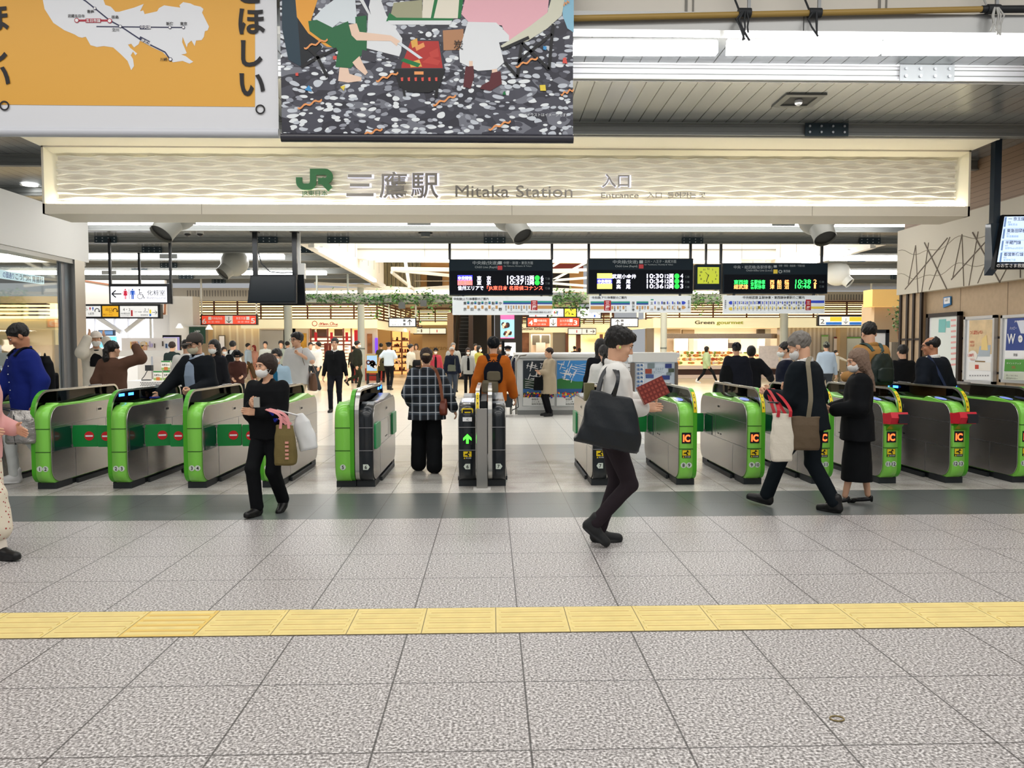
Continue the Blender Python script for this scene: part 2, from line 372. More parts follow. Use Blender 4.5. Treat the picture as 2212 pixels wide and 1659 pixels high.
mb.box(xs0-3.6, xs0+4.4, Y0-.006, Y0, .0004, .003, 3).box(xs0-3.6, xs0+4.4, Y1, Y1+.006, .0004, .003, 3)
mb.build('tactile_paving', [TACT, TACO, TDOT, M('tactile_gap', '#6d5f45', .7)], label='yellow tactile guide strip of ridged blocks crossing the floor', cat='tactile paving')
p = gr(1808, 1554); mb = MB(); mb.tube([(p.x+.028*math.cos(t), p.y+.022*math.sin(t), .004) for t in np.linspace(0, 2*math.pi, 20)], .003, 6)
mb.build('rubber_band', M('rubber_band', '#8d7c50', .6), label='small brown rubber band lying on the granite floor', cat='rubber band')

# ================================================================ STATION SIGN
YS = 11.2; sL, sR, sB, sT = -6.39, 7.05, 3.455, 4.425
sign = thing('station_sign', 'long illuminated cream wave-relief station sign above the ticket gates', 'sign', (0, YS, sB))
FRM = M('sign_frame', '#e7dfc9', .4); FRB = M('sign_fascia', '#d8d0bf', .45)
mb = MB(); 
mb.box(sL, sR, YS+.13, YS+.75, sB, sT); mb.box(sL, sR, YS, YS+.13, sB, sB+.145); mb.box(sL, sR, YS, YS+.13, sT-.03, sT)
mb.box(sL, sL+.03, YS, YS+.13, sB, sT); mb.box(sR-.03, sR, YS, YS+.13, sB, sT)
for x in (-4.15, .3, 4.7): mb.box(x, x+.008, YS-.002, YS, sB, sB+.145, 1)
mb.build('sign_case', [FRB, M('seam', '#9a927f')], sign)
mb = MB()
mb.prism([(YS+.004, sT-.03), (YS+.13, sT-.03), (YS+.13, sT-.125)], 0, sL+.03, sR-.03)
for a, b in ((sL+.03, sL+.16), (sR-.03, sR-.16)): mb.add([(a, YS+.004, sB+.145), (a, YS+.13, sB+.145), (b, YS+.13, sB+.145), (a, YS+.004, sT-.03), (a, YS+.13, sT-.03), (b, YS+.13, sT-.03)], [(0, 1, 2), (3, 5, 4), (0, 2, 5, 3), (0, 3, 4, 1), (1, 4, 5, 2)])
mb.build('lit_reveal', M('reveal', '#fdf6dc', .5), sign)
nx, nz = 520, 72; x = np.linspace(sL+.16, sR-.16, nx); z = np.linspace(sB+.145, sT-.125, nz); GX, GZ = np.meshgrid(x, z, indexing='ij')
pz = .066; u = GZ/pz+.36*np.cos(np.pi*GZ/pz)*np.sin(2*np.pi*(GX+.13*np.sin(GZ*9))/.78+.6*np.sin(GX*.9)); dd = YS+.105-.027*np.cos(2*np.pi*u)
mb = MB(); idx = np.arange(nx*nz).reshape(nx, nz)
mb.add(np.stack([GX, dd, GZ], -1).reshape(-1, 3), np.stack([idx[:-1, :-1], idx[1:, :-1], idx[1:, 1:], idx[:-1, 1:]], -1).reshape(-1, 4).tolist(), 0, True)
mb.build('wave_panel', M('wave_panel', '#fbf6e6', .5), sign)
mb = MB(); mb.box(sL+.06, sR-.06, YS+.02, YS+.06, sB+.147, sB+.155); mb.build('light_strip', M('sign_led', '#fff6e2', emit=15.), sign)
mb = MB(); mb.box(sL+.05, sR-.05, YS+.03, YS+.05, sT-.046, sT-.04); mb.build('light_strip', M('sign_led_top', '#fff6e2', emit=6.), sign)
JRG = M('logo_green', '#0f6b2c', .4); LET = M('letter_steel', '#7d7871', .35, .5); LETH = M('letter_halo', '#e4e6ff', .4, emit=.9)
YL = YS+.055
def sp(px, py): return at(px, py, YL)
# railway logo: traced as an outline of its own strokes
def stroke(mb, pts, w, y, t, m=0):     # thick polyline in the xz plane
    pts = [Vector((p[0], p[1])) for p in pts]; n = len(pts); L = []; R = []
    for i in range(n):
        a = (pts[i]-pts[i-1]).normalized() if i else (pts[1]-pts[0]).normalized(); b = (pts[i+1]-pts[i]).normalized() if i < n-1 else a
        na, nb = Vector((-a.y, a.x)), Vector((-b.y, b.x)); k = (na+nb).normalized(); k = k/max(.5, k.dot(na))
        L.append(pts[i]+k*w/2); R.append(pts[i]-k*w/2)
    for i in range(n-1): mb.prism([tuple(L[i]), tuple(L[i+1]), tuple(R[i+1]), tuple(R[i])], 1, y-t, y, m)
def lg(px, py): p = sp(px, py); return (p.x, p.z)
mb = MB(); W_ = .088
arc = lambda cx, cy, r, a0, a1, n=8: [lg(cx+r*math.cos(math.radians(a0+(a1-a0)*i/n)), cy+r*math.sin(math.radians(a0+(a1-a0)*i/n))) for i in range(n+1)]
stroke(mb, [lg(647, 384)]+[lg(647, 392)]+arc(658, 393, 11, 165, 90, 5)+arc(667, 394, 10, 90, 0, 5)+[lg(677, 372), lg(690, 372), lg(702, 372)]+arc(703, 382, 10, -70, 80, 8)+[lg(699, 392), lg(688, 392)], W_, YL, .03)
stroke(mb, [lg(694, 388), lg(714, 409)], W_, YL-.002, .031)
p = lg(653, 423); mb.text('JR東日本', .085, (p[0], YL-.03, p[1]), bold=.004, m=0, w=.37)
mb.build('railway_logo', JRG, sign)
mb = MB()
for t, px, py, h, w, bd in (('三', 749, 425, .40, .39, .014), ('鷹', 820, 425, .40, .40, .005), ('駅', 888, 425, .40, .40, .008), ('Mitaka Station', 984, 428, .245, 1.70, 0), ('入口', 1300, 404, .21, .40, .008), ('Entrance', 1298, 430, .115, .55, 0), ('入口  들어가는 곳', 1397, 429, .095, .86, .0)):
    p = lg(px, py); mb = MB().text(t, h*1.0, (p[0], YL-.02, p[1]+.012), bold=bd, extr=.02/h/2, w=w); mb.build('lettering', LET, sign)
mb = MB()
for t, px, py, h, w, bd in (('三', 749, 425, .40, .39, .03), ('鷹', 820, 425, .40, .40, .012), ('駅', 888, 425, .40, .40, .015), ('入口', 1300, 404, .21, .40, .03)):
    p = lg(px, py); mb.text(t, h, (p[0]-.01, YL+.012, p[1]+.012), bold=bd, w=w+.04)
mb.build('letter_backlight', LETH, sign)
mb = MB(); mb.prism([(10.62, 4.415), (11.95, 4.415), (11.95, 4.43), (10.62, 4.43)], 0, sL-.02, sR+.02); mb.box(sL-.02, sR+.02, 10.6, 10.63, 4.41, 4.47)
S('trim_4', mb, M('soffit_cream', '#f2ecda', .5))
# ceiling fluorescent battens (near row three tubes, then the far rows)
TUBE = M('lamp_tube', '#ffffff', emit=14.); TUBEW = M('lamp_tube_warm', '#fff6e2', emit=10.)
def batten(a, b, label, h=.085, d=.09, mt=TUBE, group=None, plate=()):
    a, b = Vector(a), Vector(b); t = thing('ceiling_light', label, 'light', a, group=group)
    MB().bar(a, b, d, h).build('lamp_tube', mt, t)
    up = Vector((0, 0, h/2+.02)); MB().bar(a+up, b+up, d*.8, .04).build('housing', WHITE, t)
    m2 = MB()
    for x in plate: m2.box(x-.28, x+.28, a.y-d/2-.012, a.y-d/2-.004, a.z-h/2-.01, a.z+h/2+.01)
    if plate: m2.build('joint_plate', BPL, t)
    return t
YB = 7.68
for (x0, x1), w in zip(((1238, 1548), (1571, 1901), (1911, 2260)), ('nearest the hanging banner', 'the middle one of the row', 'at the right edge')):
    a, b = at(x0, 105, YB), at(x1, 106, YB); batten(a, b, 'fluorescent ceiling tube above the station sign, '+w, .1, .1, group='near fluorescent tubes')
batten(at(-60, 107, YB), at(590, 105, YB), 'fluorescent ceiling tube behind the yellow map banner', .1, .1, group='near fluorescent tubes')
for (x0, y0, x1, y1, Y, lab, pl) in ((120, 479, 1960, 483, 18.4, 'long light line running just under the station sign', (-7.2, -1.7, 7)), (-60, 552, 614, 557, 24.5, 'left light line behind the toilet sign posts', (-10.1,)), (1713, 559, 2100, 557, 24.5, 'right light line above the ball nozzle', ()), (-60, 589, 705, 590, 29.3, 'left light line crossing behind the black monitors', (-14.3,)), (1830, 590, 2080, 588, 29.3, 'right light line beside the ball nozzle', ())):
    a, b = at(x0, y0, Y), at(x1, y1, Y); batten((a.x, Y, (a.z+b.z)/2), (b.x, Y, (a.z+b.z)/2), lab, .13, .14, group='far ceiling light lines', plate=pl)
batten((-4.86, 22.2, 4.36), (-4.86, 32.3, 4.36), 'light line along the left edge of the ceiling opening', .1, .12)
batten((10.62, 22.6, 4.36), (10.62, 29.5, 4.36), 'light line along the right edge of the ceiling opening', .1, .12)
batten(at(812, 563, 28.9), at(1600, 566, 28.9), 'warm light line under the cream atrium beam', .1, .12, TUBEW)
batten(at(640, 632, 36), at(935, 629, 36), 'thin warm light line above the hanging plants on the left', .1, .1, TUBEW)
batten(at(930, 633, 37), at(1250, 628, 37), 'thin warm light line behind the left departure board', .1, .1, TUBEW)
batten(at(1480, 632, 36), at(1570, 632, 36), 'short warm light line below the square clock', .1, .1, TUBEW)

# ================================================================ TICKET GATES
GRN = M('gate_green', '#86d650', .3, coat=.3); GRND = M('gate_green_shaded', '#4aa61e', .35); BLK = M('gate_black', '#1c2126', .3, coat=.3); BLKP = M('plinth_black', '#23282c', .5)
GST = M('gate_steel', '#bcb9b5', .27, .92, bump=.04, bscale=25, stretch=(1, .2, 8)); RIM = M('rim_steel', '#cfcdc7', .25, .9)
FLAP = M('flap_green', '#108a3c', .4); POCK = M('pocket_green', '#0f3a33', .25, coat=.5); REDS = M('sign_red', '#d81f26', .4); WHS = M('sign_white', '#f7f7f7', .4); BLUE = M('gate_led', '#2f74ff', emit=6.)
LEDR = M('led_red', '#ff4a20', emit=5.); YEL = M('sticker_yellow', '#f2d21c', .45); INK = M('ink', '#14161a', .5); SEAM = M('gate_seam', '#2d5a17', .5); STK = M('number_sticker', '#d4ded2', .5); READ = M('reader_blue', '#8fa4f2', .25, emit=.35); ARW = M('led_green', '#39ff2b', emit=4.); RDR = M('scanner_red', '#d9283a', .35, coat=.3); SCR = M('scanner_glass', '#26262b', .2)
YF = 8.33; GL = 1.9
FING2 = glass_mat('dark_smoked_glass', (.04, .045, .045, 1), .035)
def gate(X, s, nums, label, body='green', entry=False, flaps=(), led=None, ic=False, scanner=False, arrow=False, w=.155, tag_shape=False, pads=(), group='ticket gates'):
    """X: outer face of the tall fin; s=+1 body to the right of the fin, -1 to the left"""
    t = thing('ticket_gate', label, 'ticket gate', (X, YF, 0), group=group)
    def B(x0, x1, y0, y1, z0, z1, m=0, mb=None): return mb.box(X+s*x0, X+s*x1, YF+y0, YF+y1, z0, z1, m)
    def PR(mb, poly, x0, x1, m=0): a, b = sorted((X+s*x0, X+s*x1)); return mb.prism([(YF+p[0], p[1]) for p in poly], 0, a, b, m, True)
    G = GRN if body == 'green' else BLK; f0 = .045; bw = f0+w
    mb = MB(); B(-.0, bw+.0, .1, .42, 0, .07, mb=mb); B(.02, bw-.02, .42, GL-.12, 0, .055, mb=mb); B(.0, bw, GL-.34, GL-.12, 0, .07, mb=mb); B(bw, bw+.025, .5, GL-.3, 0, .045, mb=mb)
    mb.build('plinth', BLKP, t)
    mb = MB(); PR(mb, rrect(0, GL, .065, .915, (.13, .12, .12, .16)), f0, bw-.012); hs = mb.build('housing', G, t)
    mb = MB()
    for z in (.415, .665): B(f0-.004, bw-.008, -.003, .02, z-.004, z+.004, mb=mb)
    mb.build('seam', SEAM if body == 'green' else STEELD, hs)
    mb = MB(); PR(mb, rrect(.03, GL-.012, .075, .9, (.16, .14, .14, .17)), bw-.012, bw); sd = mb.build('side_panel', GST, t)
    mb = MB()
    for (y0, y1, z0, z1) in ((.03, GL-.02, .412, .418), (.05, GL-.02, .688, .692), (1.2, 1.204, .418, .69), (.5, .504, .08, .41)): B(bw, bw+.0015, y0, y1, z0, z1, mb=mb)
    B(bw, bw+.004, 1.02, 1.1, .79, .815, 1, mb); B(bw, bw+.003, 1.0, 1.12, .78, .825, 2, mb)
    for y in (.95, 1.05): B(bw, bw+.002, y, y+.05, .46, .475, 1, mb)
    mb.build('panel_seam', [STEELD, INK, RIM], sd)
    # top cover: ridge, dip and long rise
    z = .9; prof = [(.02, .80), (.16, z+.0), (.22, z+.035), (.30, z+.02), (.62, z-.005), (1.1, z+.03), (1.45, z+.062), (1.6, z+.03), (GL-.06, z-.02), (GL-.06, .8)]
    if entry: prof = [(.02, .80), (.12, z-.01), (.20, z+.015), (.52, z+.055), (.62, z+.015), (1.25, z-.005), (1.5, z+.05), (1.72, z+.03), (GL-.06, z-.02), (GL-.06, .8)]
    mb = MB(); PR(mb, prof, f0+.002, bw-.014); tc = mb.build('top_cover', G if body == 'green' else M('gate_grey', '#8d9398', .35), t)
    if entry:
        mb = MB(); a = X+s*(f0+.02); b = X+s*(bw-.03); sl = .04/.32
        mb.poly([(a, YF+.23, z+.0215), (b, YF+.23, z+.0215), (b, YF+.49, z+.0545), (a, YF+.49, z+.0545)], 0)
        c = ((a+b)/2, YF+.36, z+.0395); mb.disc(c, abs(a-b)*.44, 20, 1, ud=(0, .99, .124), ry=.10)
        mb.build('card_reader', [SCR, READ], tc)
    # tall fin: green leading edge, smoked panel, steel rim
    zt = 1.075; fp = rrect(0, GL-.02, .07, zt, (.13, .12, .14, .26), 9); fi = rrect(.035, GL-.05, .1, zt-.022, (.12, .1, .12, .235), 9)
    n = len(fp)
    mb = MB(); a, b = X, X+s*f0
    for i in range(n):
        j = (i+1) % n; q = [(x, YF+p[0], p[1]) for p, x in ((fp[i], a), (fp[i], b), (fp[j], b), (fp[j], a))]; r_ = [(x, YF+p[0], p[1]) for p, x in ((fi[i], a), (fi[i], b), (fi[j], b), (fi[j], a))]
        gm_ = 0 if (fp[i][0]+fp[j][0])/2 < .25 and body != 'steel' else 1
        mb.poly(q, gm_); mb.poly(r_[::-1], gm_); mb.poly([q[0], q[3], r_[3], r_[0]], 1); mb.poly([q[1], r_[1], r_[2], q[2]], 1)
    fin = mb.build('fin_rim', [GRND if body == 'green' else RIM, RIM], t)  # same green as the body, the angled edge's shade put into the colour
    mb = MB(); PR(mb, [p for p in fi if 1][:], .014, .03); mb.build('fin_panel', FING2 if s > 0 else FING, fin)
    mb = MB(); B(.005, f0-.005, 1.2, 1.45, zt, zt+.012, mb=mb); mb.build('sensor_bar', STEELD, fin)
    if led is not None:
        for dy in (0, .22): mb = MB(); B(.03, .034, led+dy, led+dy+.12, zt-.075, zt-.045, mb=mb); mb.build('status_light', BLUE, fin)
    if entry:   # yellow notice on the curved leading edge
        mb = MB(); xs = sorted((X+s*.006, X+s*(f0-.006))); pts = [(.26-.263*math.cos(a), zt-.26+.263*math.sin(a)) for a in np.linspace(.0, 1.0, 9)]
        for (p, q) in zip(pts[:-1], pts[1:]): mb.poly([(xs[0], YF+p[0], p[1]), (xs[1], YF+p[0], p[1]), (xs[1], YF+q[0], q[1]), (xs[0], YF+q[0], q[1])], 0)
        for i in (1, 3, 5, 6): p, q = pts[i], pts[i+1]; p = (p[0]-.001, p[1]+.004); q = (q[0]-.001, q[1]-.004); mb.poly([(xs[0]+.012, YF+p[0]-.001, p[1]), (xs[1]-.012, YF+p[0]-.001, p[1]), (xs[1]-.012, YF+q[0]-.001, q[1]), (xs[0]+.012, YF+q[0]-.001, q[1])], 1)
        mb.build('notice_strip', [YEL, INK], fin)
    # front face marks
    xc = X+s*(f0+w/2-.006); yf = YF-.004
    mb = MB(); k = len(nums); zz = .235
    for i, q in enumerate(nums):
        xx = xc+(i-(k-1)/2)*.062
        if tag_shape: mb.prism([(xx-.03, zz-.03), (xx+.022, zz-.03), (xx+.042, zz), (xx+.022, zz+.03), (xx-.03, zz+.03)] if s > 0 else [(xx+.03, zz-.03), (xx+.03, zz+.03), (xx-.022, zz+.03), (xx-.042, zz), (xx-.022, zz-.03)], 1, yf, yf+.003, 0)
        else: mb.disc((xx, yf, zz), .031, 20, 0)
        mb.text(q, .052, (xx, yf-.002, zz-.018), al='c', m=1, bold=.02)
    mb.build('number_plate', [STK, INK], hs)
    if ic or arrow:
        mb = MB(); mb.box(xc-.052, xc+.052, yf, yf+.004, .475, .595, 0)
        if ic: mb.text('IC', .105, (xc, yf-.002, .497), al='c', m=1, bold=.035, w=.078)
        else: mb.prism([(xc-.013, .487), (xc+.013, .487), (xc+.013, .545), (xc+.045, .52), (xc+.045, .548), (xc, .592), (xc-.045, .548), (xc-.045, .52), (xc-.013, .545)], 1, yf-.003, yf-.001, 1)
        mb.build('led_display', [INK, LEDR if ic else ARW], hs)
        mb = MB(); mb.box(xc-.048, xc+.048, yf, yf+.004, .315, .405, 1); mb.box(xc-.044, xc+.044, yf-.001, yf+.003, .342, .401, 0)
        mb.disc((xc+.012, yf-.003, .392), .008, 10, 1); stroke(mb, [(xc+.01, .385), (xc-.006, .366), (xc+.012, .358), (xc+.006, .346)], .012, yf-.001, .002, 1); stroke(mb, [(xc-.006, .366), (xc-.028, .37)], .008, yf-.001, .002, 1); stroke(mb, [(xc+.002, .38), (xc+.03, .384)], .007, yf-.001, .002, 1); stroke(mb, [(xc-.012, .376), (xc-.03, .36)], .007, yf-.001, .002, 1)
        mb.poly([(xc-.042, yf-.002, .32), (xc-.022, yf-.002, .32), (xc-.032, yf-.002, .337)], 0); mb.text('駆け込み危険', .016, (xc-.016, yf-.002, .322), m=2, w=.055)
        mb.build('warning_sticker', [YEL, INK, WHS], hs)
    if arrow and s < 0:
        mb = MB(); mb.prism(rrect(xc-.062, xc+.062, .805, .87, .012, 3), 1, yf+.02, yf+.06, 0); mb.prism(rrect(xc-.05, xc+.05, .818, .858, .008, 3), 1, yf+.012, yf+.03, 1); mb.box(xc-.03, xc+.035, yf+.008, yf+.02, .822, .834, 0)
        mb.box(xc-.05, xc+.05, yf+.0, yf+.004, .73, .775, 2); mb.text('IC', .03, (xc-.01, yf-.002, .74), m=1)
        mb.build('ticket_slot', [YEL, INK, WHS], hs)
    if scanner:
        mb = MB(); a, b = sorted((X+s*.01, X+s*(bw+.0))); mb.prism([(YF-.03, .80), (YF-.13, .82), (YF-.16, .76), (YF-.13, .69), (YF+.02, .68), (YF+.04, .80)], 0, a, b, 0); mb.box((a+b)/2-.015+.04*(-s)*0, b+.004, YF-.164, YF-.125, .70, .80, 1)
        mb.build('code_scanner', [RDR, SCR], t)
        mb = MB(); mb.prism([(YF-.1, .685), (YF+.01, .68), (YF+.01, .60)], 0, a+.02, b-.02, 0); mb.build('scanner_bracket', GRND, t)
    for (y0, y1) in pads:
        mb = MB(); PR(mb, rrect(y0, y1, .42, .70, (.03,)*4, 4), bw-.004, bw+.022); mb.build('side_cover', M('cover_green', '#2f9a5c', .35), t)
    for (side, y, L_, sgn, ang) in flaps:
        # side 'b' hangs on the body side, 'f' on the fin side
        x0 = bw+.01 if side == 'b' else -.01; x1 = x0+(L_ if side == 'b' else -L_)
        mb = MB(); z0, z1 = .42, .665; a = (X+s*x0, YF+y); b = (X+s*x1, YF+y+ang); n_ = 8; th = .016
        vs = []; 
        for q in rrect(0, 1, z0, z1, (.03,)*4, 4):
            qq = 0.5+(q[0]-.5); vs.append((a[0]+(b[0]-a[0])*qq, a[1]+(b[1]-a[1])*qq, q[1]))
        k = len(vs); mb.add([(v[0], v[1]-th, v[2]) for v in vs]+[(v[0], v[1]+th, v[2]) for v in vs], [tuple(range(k)), tuple(range(2*k-1, k-1, -1))]+[(i, k+i, k+(i+1) % k, (i+1) % k) for i in range(k)])
        fl = mb.build('flap', FLAP, t)
        if sgn:
            c = .68; cx = a[0]+(b[0]-a[0])*c; cy = a[1]+(b[1]-a[1])*c-th-.004; hx = abs(b[0]-a[0]); dx = (Vector((b[0], b[1], 0))-Vector((a[0], a[1], 0))).normalized()
            if dx.x < 0: dx = -dx
            mb = MB(); mb.disc((cx, cy, .542), .052, 24, 0, xd=dx); o = Vector((cx, cy-.002, .542)); mb.poly([o-dx*.04+Vector((0, 0, -.009)), o+dx*.04+Vector((0, 0, -.009)), o+dx*.04+Vector((0, 0, .009)), o-dx*.04+Vector((0, 0, .009))], 1)
            mb.build('no_entry_mark', [REDS, WHS], fl)
        if side == 'b':
            mb = MB(); B(bw, bw+.006, max(.03, y-.36), y-.02, .418, .664, 0, mb); B(bw, bw+.02, y-.02, y+.0, .425, .45, 1, mb); B(bw, bw+.02, y-.02, y+.0, .635, .66, 1, mb); mb.build('flap_pocket', [POCK, RIM], t)
    return t
xl = [-5.76, -4.95, -4.14, -3.33, -2.52]
gate(xl[0], 1, '01', 'leftmost green and steel gate beside the man in the blue shirt', led=.1)
gate(xl[1], 1, '12', 'green and steel gate numbered 1 2', flaps=(('b', .44, .27, 1, .02), ('f', .44, 0, 0, 0))[:1], led=None)
gate(xl[2], 1, '23', 'green and steel gate numbered 2 3 with blue lights on its fin', flaps=(('b', .44, .25, 1, .1), ('f', .42, .3, 1, .0)), led=.22)
gate(xl[3], 1, '34', 'green and steel gate numbered 3 4 in front of the man in the grey cap', flaps=(('b', .44, .26, 1, .04), ('f', .42, .3, 1, .0)))
gate(xl[4], 1, '45', 'green and steel gate half hidden behind the masked woman in black', flaps=(('f', .42, .3, 1, .0),))
gate(-1.495, -1, '5', 'green gate numbered 5 standing back to back with a black gate', w=.17, entry=False)
gate(-1.487, 1, '6', 'black gate numbered 6 left of the woman in plaid', body='black', tag_shape=True, pads=((.06, .42), (1.5, 1.86)), led=1.5)
gate(-.131, -1, '6', 'black gate with a lit green arrow and a yellow ticket slot', body='black', arrow=True, ic=False, tag_shape=True, w=.19, entry=True)
gate(-.04, 1, '7', 'black gate numbered 7 right of the steel post', body='black', tag_shape=True, w=.15)
gate(1.31, -1, '7', 'black gate numbered 7 behind the young man with the tote', body='black', tag_shape=True, w=.16, arrow=True, entry=True, pads=((1.5, 1.86),))
gate(1.32, 1, '8', 'green gate mostly hidden behind the young man with the tote', w=.1)
xr = [2.257, 3.014, 3.78, 4.54, 5.30, 6.07]
for x, n, lab, kw in zip(xr, (('8', '9'), ('9', '10'), ('10', '11'), ('11', '12'), ('12', '13'), ('13', '14')),
        ('gate numbered 8 9 with a red lit display, right of the young man', 'gate numbered 9 10 with a red lit display', 'gate numbered 10 11 hidden behind the man in the suit', 'gate numbered 11 12 with a red scanner, behind the woman in the black dress', 'gate numbered 12 13 with a red scanner, in front of the balding man', 'steel gate cut by the right edge of the picture'),
        ({}, {}, {}, dict(scanner=True), dict(scanner=True, led=1.45), dict(led=1.45))):
    gate(x, -1, n, lab, entry=True, ic=True, flaps=(('b', 1.7, .5, 0, 0),) if x < 4 else (), **kw)
# green flap covers folded into the black gates' sides
mb = MB(); p = thing('steel_post', 'tall flat brushed steel post standing between two black gates', 'post', (-.09, 8.25, 0))
MB().prism(rrect(-.166, -.046, 8.22, 8.27, .01, 2), 2, .012, .875).build('post_plate', STEEL, p); MB().box(-.20, -.012, 8.19, 8.32, 0, .012).build('base_plate', M('base_plate', '#d8d6d2', .5), p)
MB().box(-.125, -.055, 8.62, 10.1, .02, .93).build('divider_panel', DGREY, p)

# ================================================================ BANNERS
def banner_pt(px, py, Y=7.4): return xz(px, py, Y)
ORG = M('banner_orange', '#e5ab45', .45); BGRY = M('banner_grey', '#dfe1e6', .4); BLKI = M('banner_ink', '#17151a', .5); MAPW = M('map_white', '#e6e9ee', .45); NAVY = M('map_line', '#2b2f52', .5); MRED = M('map_red', '#b3263c', .5)
ban = thing('banner', 'orange hanging banner with a white railway map and large black lettering', 'banner', (-3.3, 7.28, 3.5))
YB_ = 7.28
def bq(mb, pts, y, m): mb.poly([(lambda q: (q.x, y, q.z))(at(px, py, YB_)) for px, py in pts][::-1], m)
x0 = at(-260, 100, YB_).x; x1 = at(599, 100, YB_).x; z0 = at(300, 290, YB_).z
mb = MB(); mb.box(x0, x1, YB_, YB_+.012, z0, 6.0); mb.build('cloth', BGRY, ban)
mb = MB(); mb.tube([(x0, YB_+.02, z0+.02), (x1, YB_+.02, z0+.02)], .045, 12); mb.build('bottom_rod', M('rod_grey', '#d2d5dc', .3), ban)
mb = MB(); y = YB_-.003
bq(mb, ((-260, -240), (551, -240), (551, 231), (-260, 224)), y, 0)
land = ((93, 0), (97, 20), (116, 50), (140, 66), (162, 75), (170, 80), (178, 82), (186, 80), (196, 98), (210, 102), (225, 100), (245, 103), (262, 118), (276, 132), (284, 152), (290, 143), (288, 128), (283, 120), (288, 112), (293, 120), (297, 116), (282, 104), (277, 97), (284, 95), (290, 103), (300, 96), (303, 88), (330, 103), (352, 113), (368, 129), (374, 135), (395, 132), (410, 138), (418, 134), (411, 129), (402, 122), (392, 118), (400, 117), (404, 115), (394, 92), (395, 80), (404, 103), (406, 95), (414, 88), (421, 100), (424, 88), (436, 87), (441, 80), (443, 68), (449, 66), (452, 58), (443, 40), (437, 28), (440, 20), (434, 15), (420, 12), (412, 8), (396, 5), (388, 12), (390, 17), (368, 14), (355, 12), (344, 18), (340, 25), (313, 31), (310, 23), (303, 25), (311, 9), (290, 17), (258, 26), (250, 26), (240, 15), (228, 11), (224, 0), (224, -60), (60, -60))
bq(mb, land, y-.002, 1)
def bl(mb, pts, w, m, yy=y-.004):
    for a, b in zip(pts[:-1], pts[1:]):
        A, B = at(*a, YB_), at(*b, YB_); d = (B-A).normalized(); n = Vector((-d.z, 0, d.x))*w/2
        mb.poly([(p.x, yy, p.z) for p in (A+n, A-n, B-n, B+n)], m)
bl(mb, ((150, -20), (186, 3), (206, 19), (238, 45), (262, 58), (310, 90), (357, 113), (369, 130)), .012, 2); bl(mb, ((209, 58), (397, 60)), .010, 2); bl(mb, ((167, 45), (238, 45)), .018, 3)
bq(mb, ((186, 41), (219, 41), (219, 50), (186, 50)), y-.006, 3); bq(mb, ((303, 56), (326, 56), (326, 64), (303, 64)), y-.006, 2); bq(mb, ((301, 85), (304, 79), (325, 90), (322, 97)), y-.006, 2)
for px, py, r_, m in ((206, 19, .014, 2), (167, 45, .022, 3), (238, 46, .022, 3), (261, 58, .015, 2), (368, 60, .015, 2), (397, 60, .015, 2), (369, 129, .018, 2)):
    q = at(px, py, YB_); mb.disc((q.x, y-.007, q.z), r_, 16, m); mb.disc((q.x, y-.0085, q.z), r_*.7, 16, 4)
for t, px, py, h, m in (('青梅', 189, 29, 6.5, 5), ('武蔵五日市', 148, 38, 6, 5), ('拝島', 242, 41, 6.5, 5), ('立川', 243, 68, 6.5, 5), ('新宿', 360, 55, 6.5, 5), ('東京', 390, 55, 6.5, 5), ('川崎', 347, 132, 6.5, 5), ('五日市線', 187, 48.5, 6.5, 4), ('中央線', 304, 62.6, 6.5, 4)):
    q = at(px, py, YB_); mb.text(t, h*YB_/FPX*1.15, (q.x, y-.009, q.z), m=m, bold=.015)
q = at(305, 87, YB_); mb.text('南武線', .032, (q.x, y-.009, q.z-.01), xd=(.9, 0, -.42), ud=(.42, 0, .9), m=4, bold=.01)
mb.build('map_print', [ORG, MAPW, NAVY, MRED, M('map_dot', '#f4f4f6', .5), BLKI], ban)
mb = MB()
def vt(ch, px, py, hpx): q = at(px, py, YB_); mb.text(ch, hpx*YB_/FPX*1.1, (q.x, y-.008, q.z), al='c', bold=.028)
for ch, px, py in (('ど', 545, 4), ('ほ', 545, 71), ('し', 545, 140), ('い', 546, 206)): vt(ch, px, py, 56)
for ch, px, py in (('ほ', -8, 64), ('し', -6, 131), ('い', -4, 190)): vt(ch, px, py, 56)
for px, py in ((563, 237), (11, 229)): q = at(px, py, YB_); mb.ring((q.x, y-.008, q.z), .031, .045, 20)
mb.build('lettering', BLKI, ban)
# illustrated banner: riverside barbecue, printed as flat colour areas on pebbles
pm = M('pebble_print', '#8d8f98', .45); g = NT(pm)
geo = g.n('NewGeometry'); mp = g.n('Mapping'); g.l(geo.outputs['Position'], mp.inputs[0]); mp.inputs['Scale'].default_value = (6, 1, 12)
nz_ = g.n('TexNoise'); nz_.inputs['Scale'].default_value = .35; g.l(mp.outputs[0], nz_.inputs['Vector'])
add = g.n('VectorMath', operation='MULTIPLY_ADD'); g.l(nz_.outputs['Color'], add.inputs[0]); add.inputs[1].default_value = (1.6, 0, 1.6); g.l(mp.outputs[0], add.inputs[2])
v1 = g.n('TexVoronoi'); v1.inputs['Scale'].default_value = 1.; g.l(add.outputs[0], v1.inputs['Vector']); v2 = g.n('TexVoronoi'); v2.inputs['Scale'].default_value = 2.1; g.l(add.outputs[0], v2.inputs['Vector'])
def cellcol(v, *st):
    s_ = g.n('SeparateColor'); g.l(v.outputs['Color'], s_.inputs[0]); r = g.n('ValToRGB'); r.color_ramp.interpolation = 'CONSTANT'; e = r.color_ramp.elements
    while len(e) < len(st): e.new(.5)
    for i, (p_, c_) in enumerate(st): e[i].position = p_; e[i].color = lin(c_)
    g.l(s_.outputs[0], r.inputs[0]); return r.outputs[0]
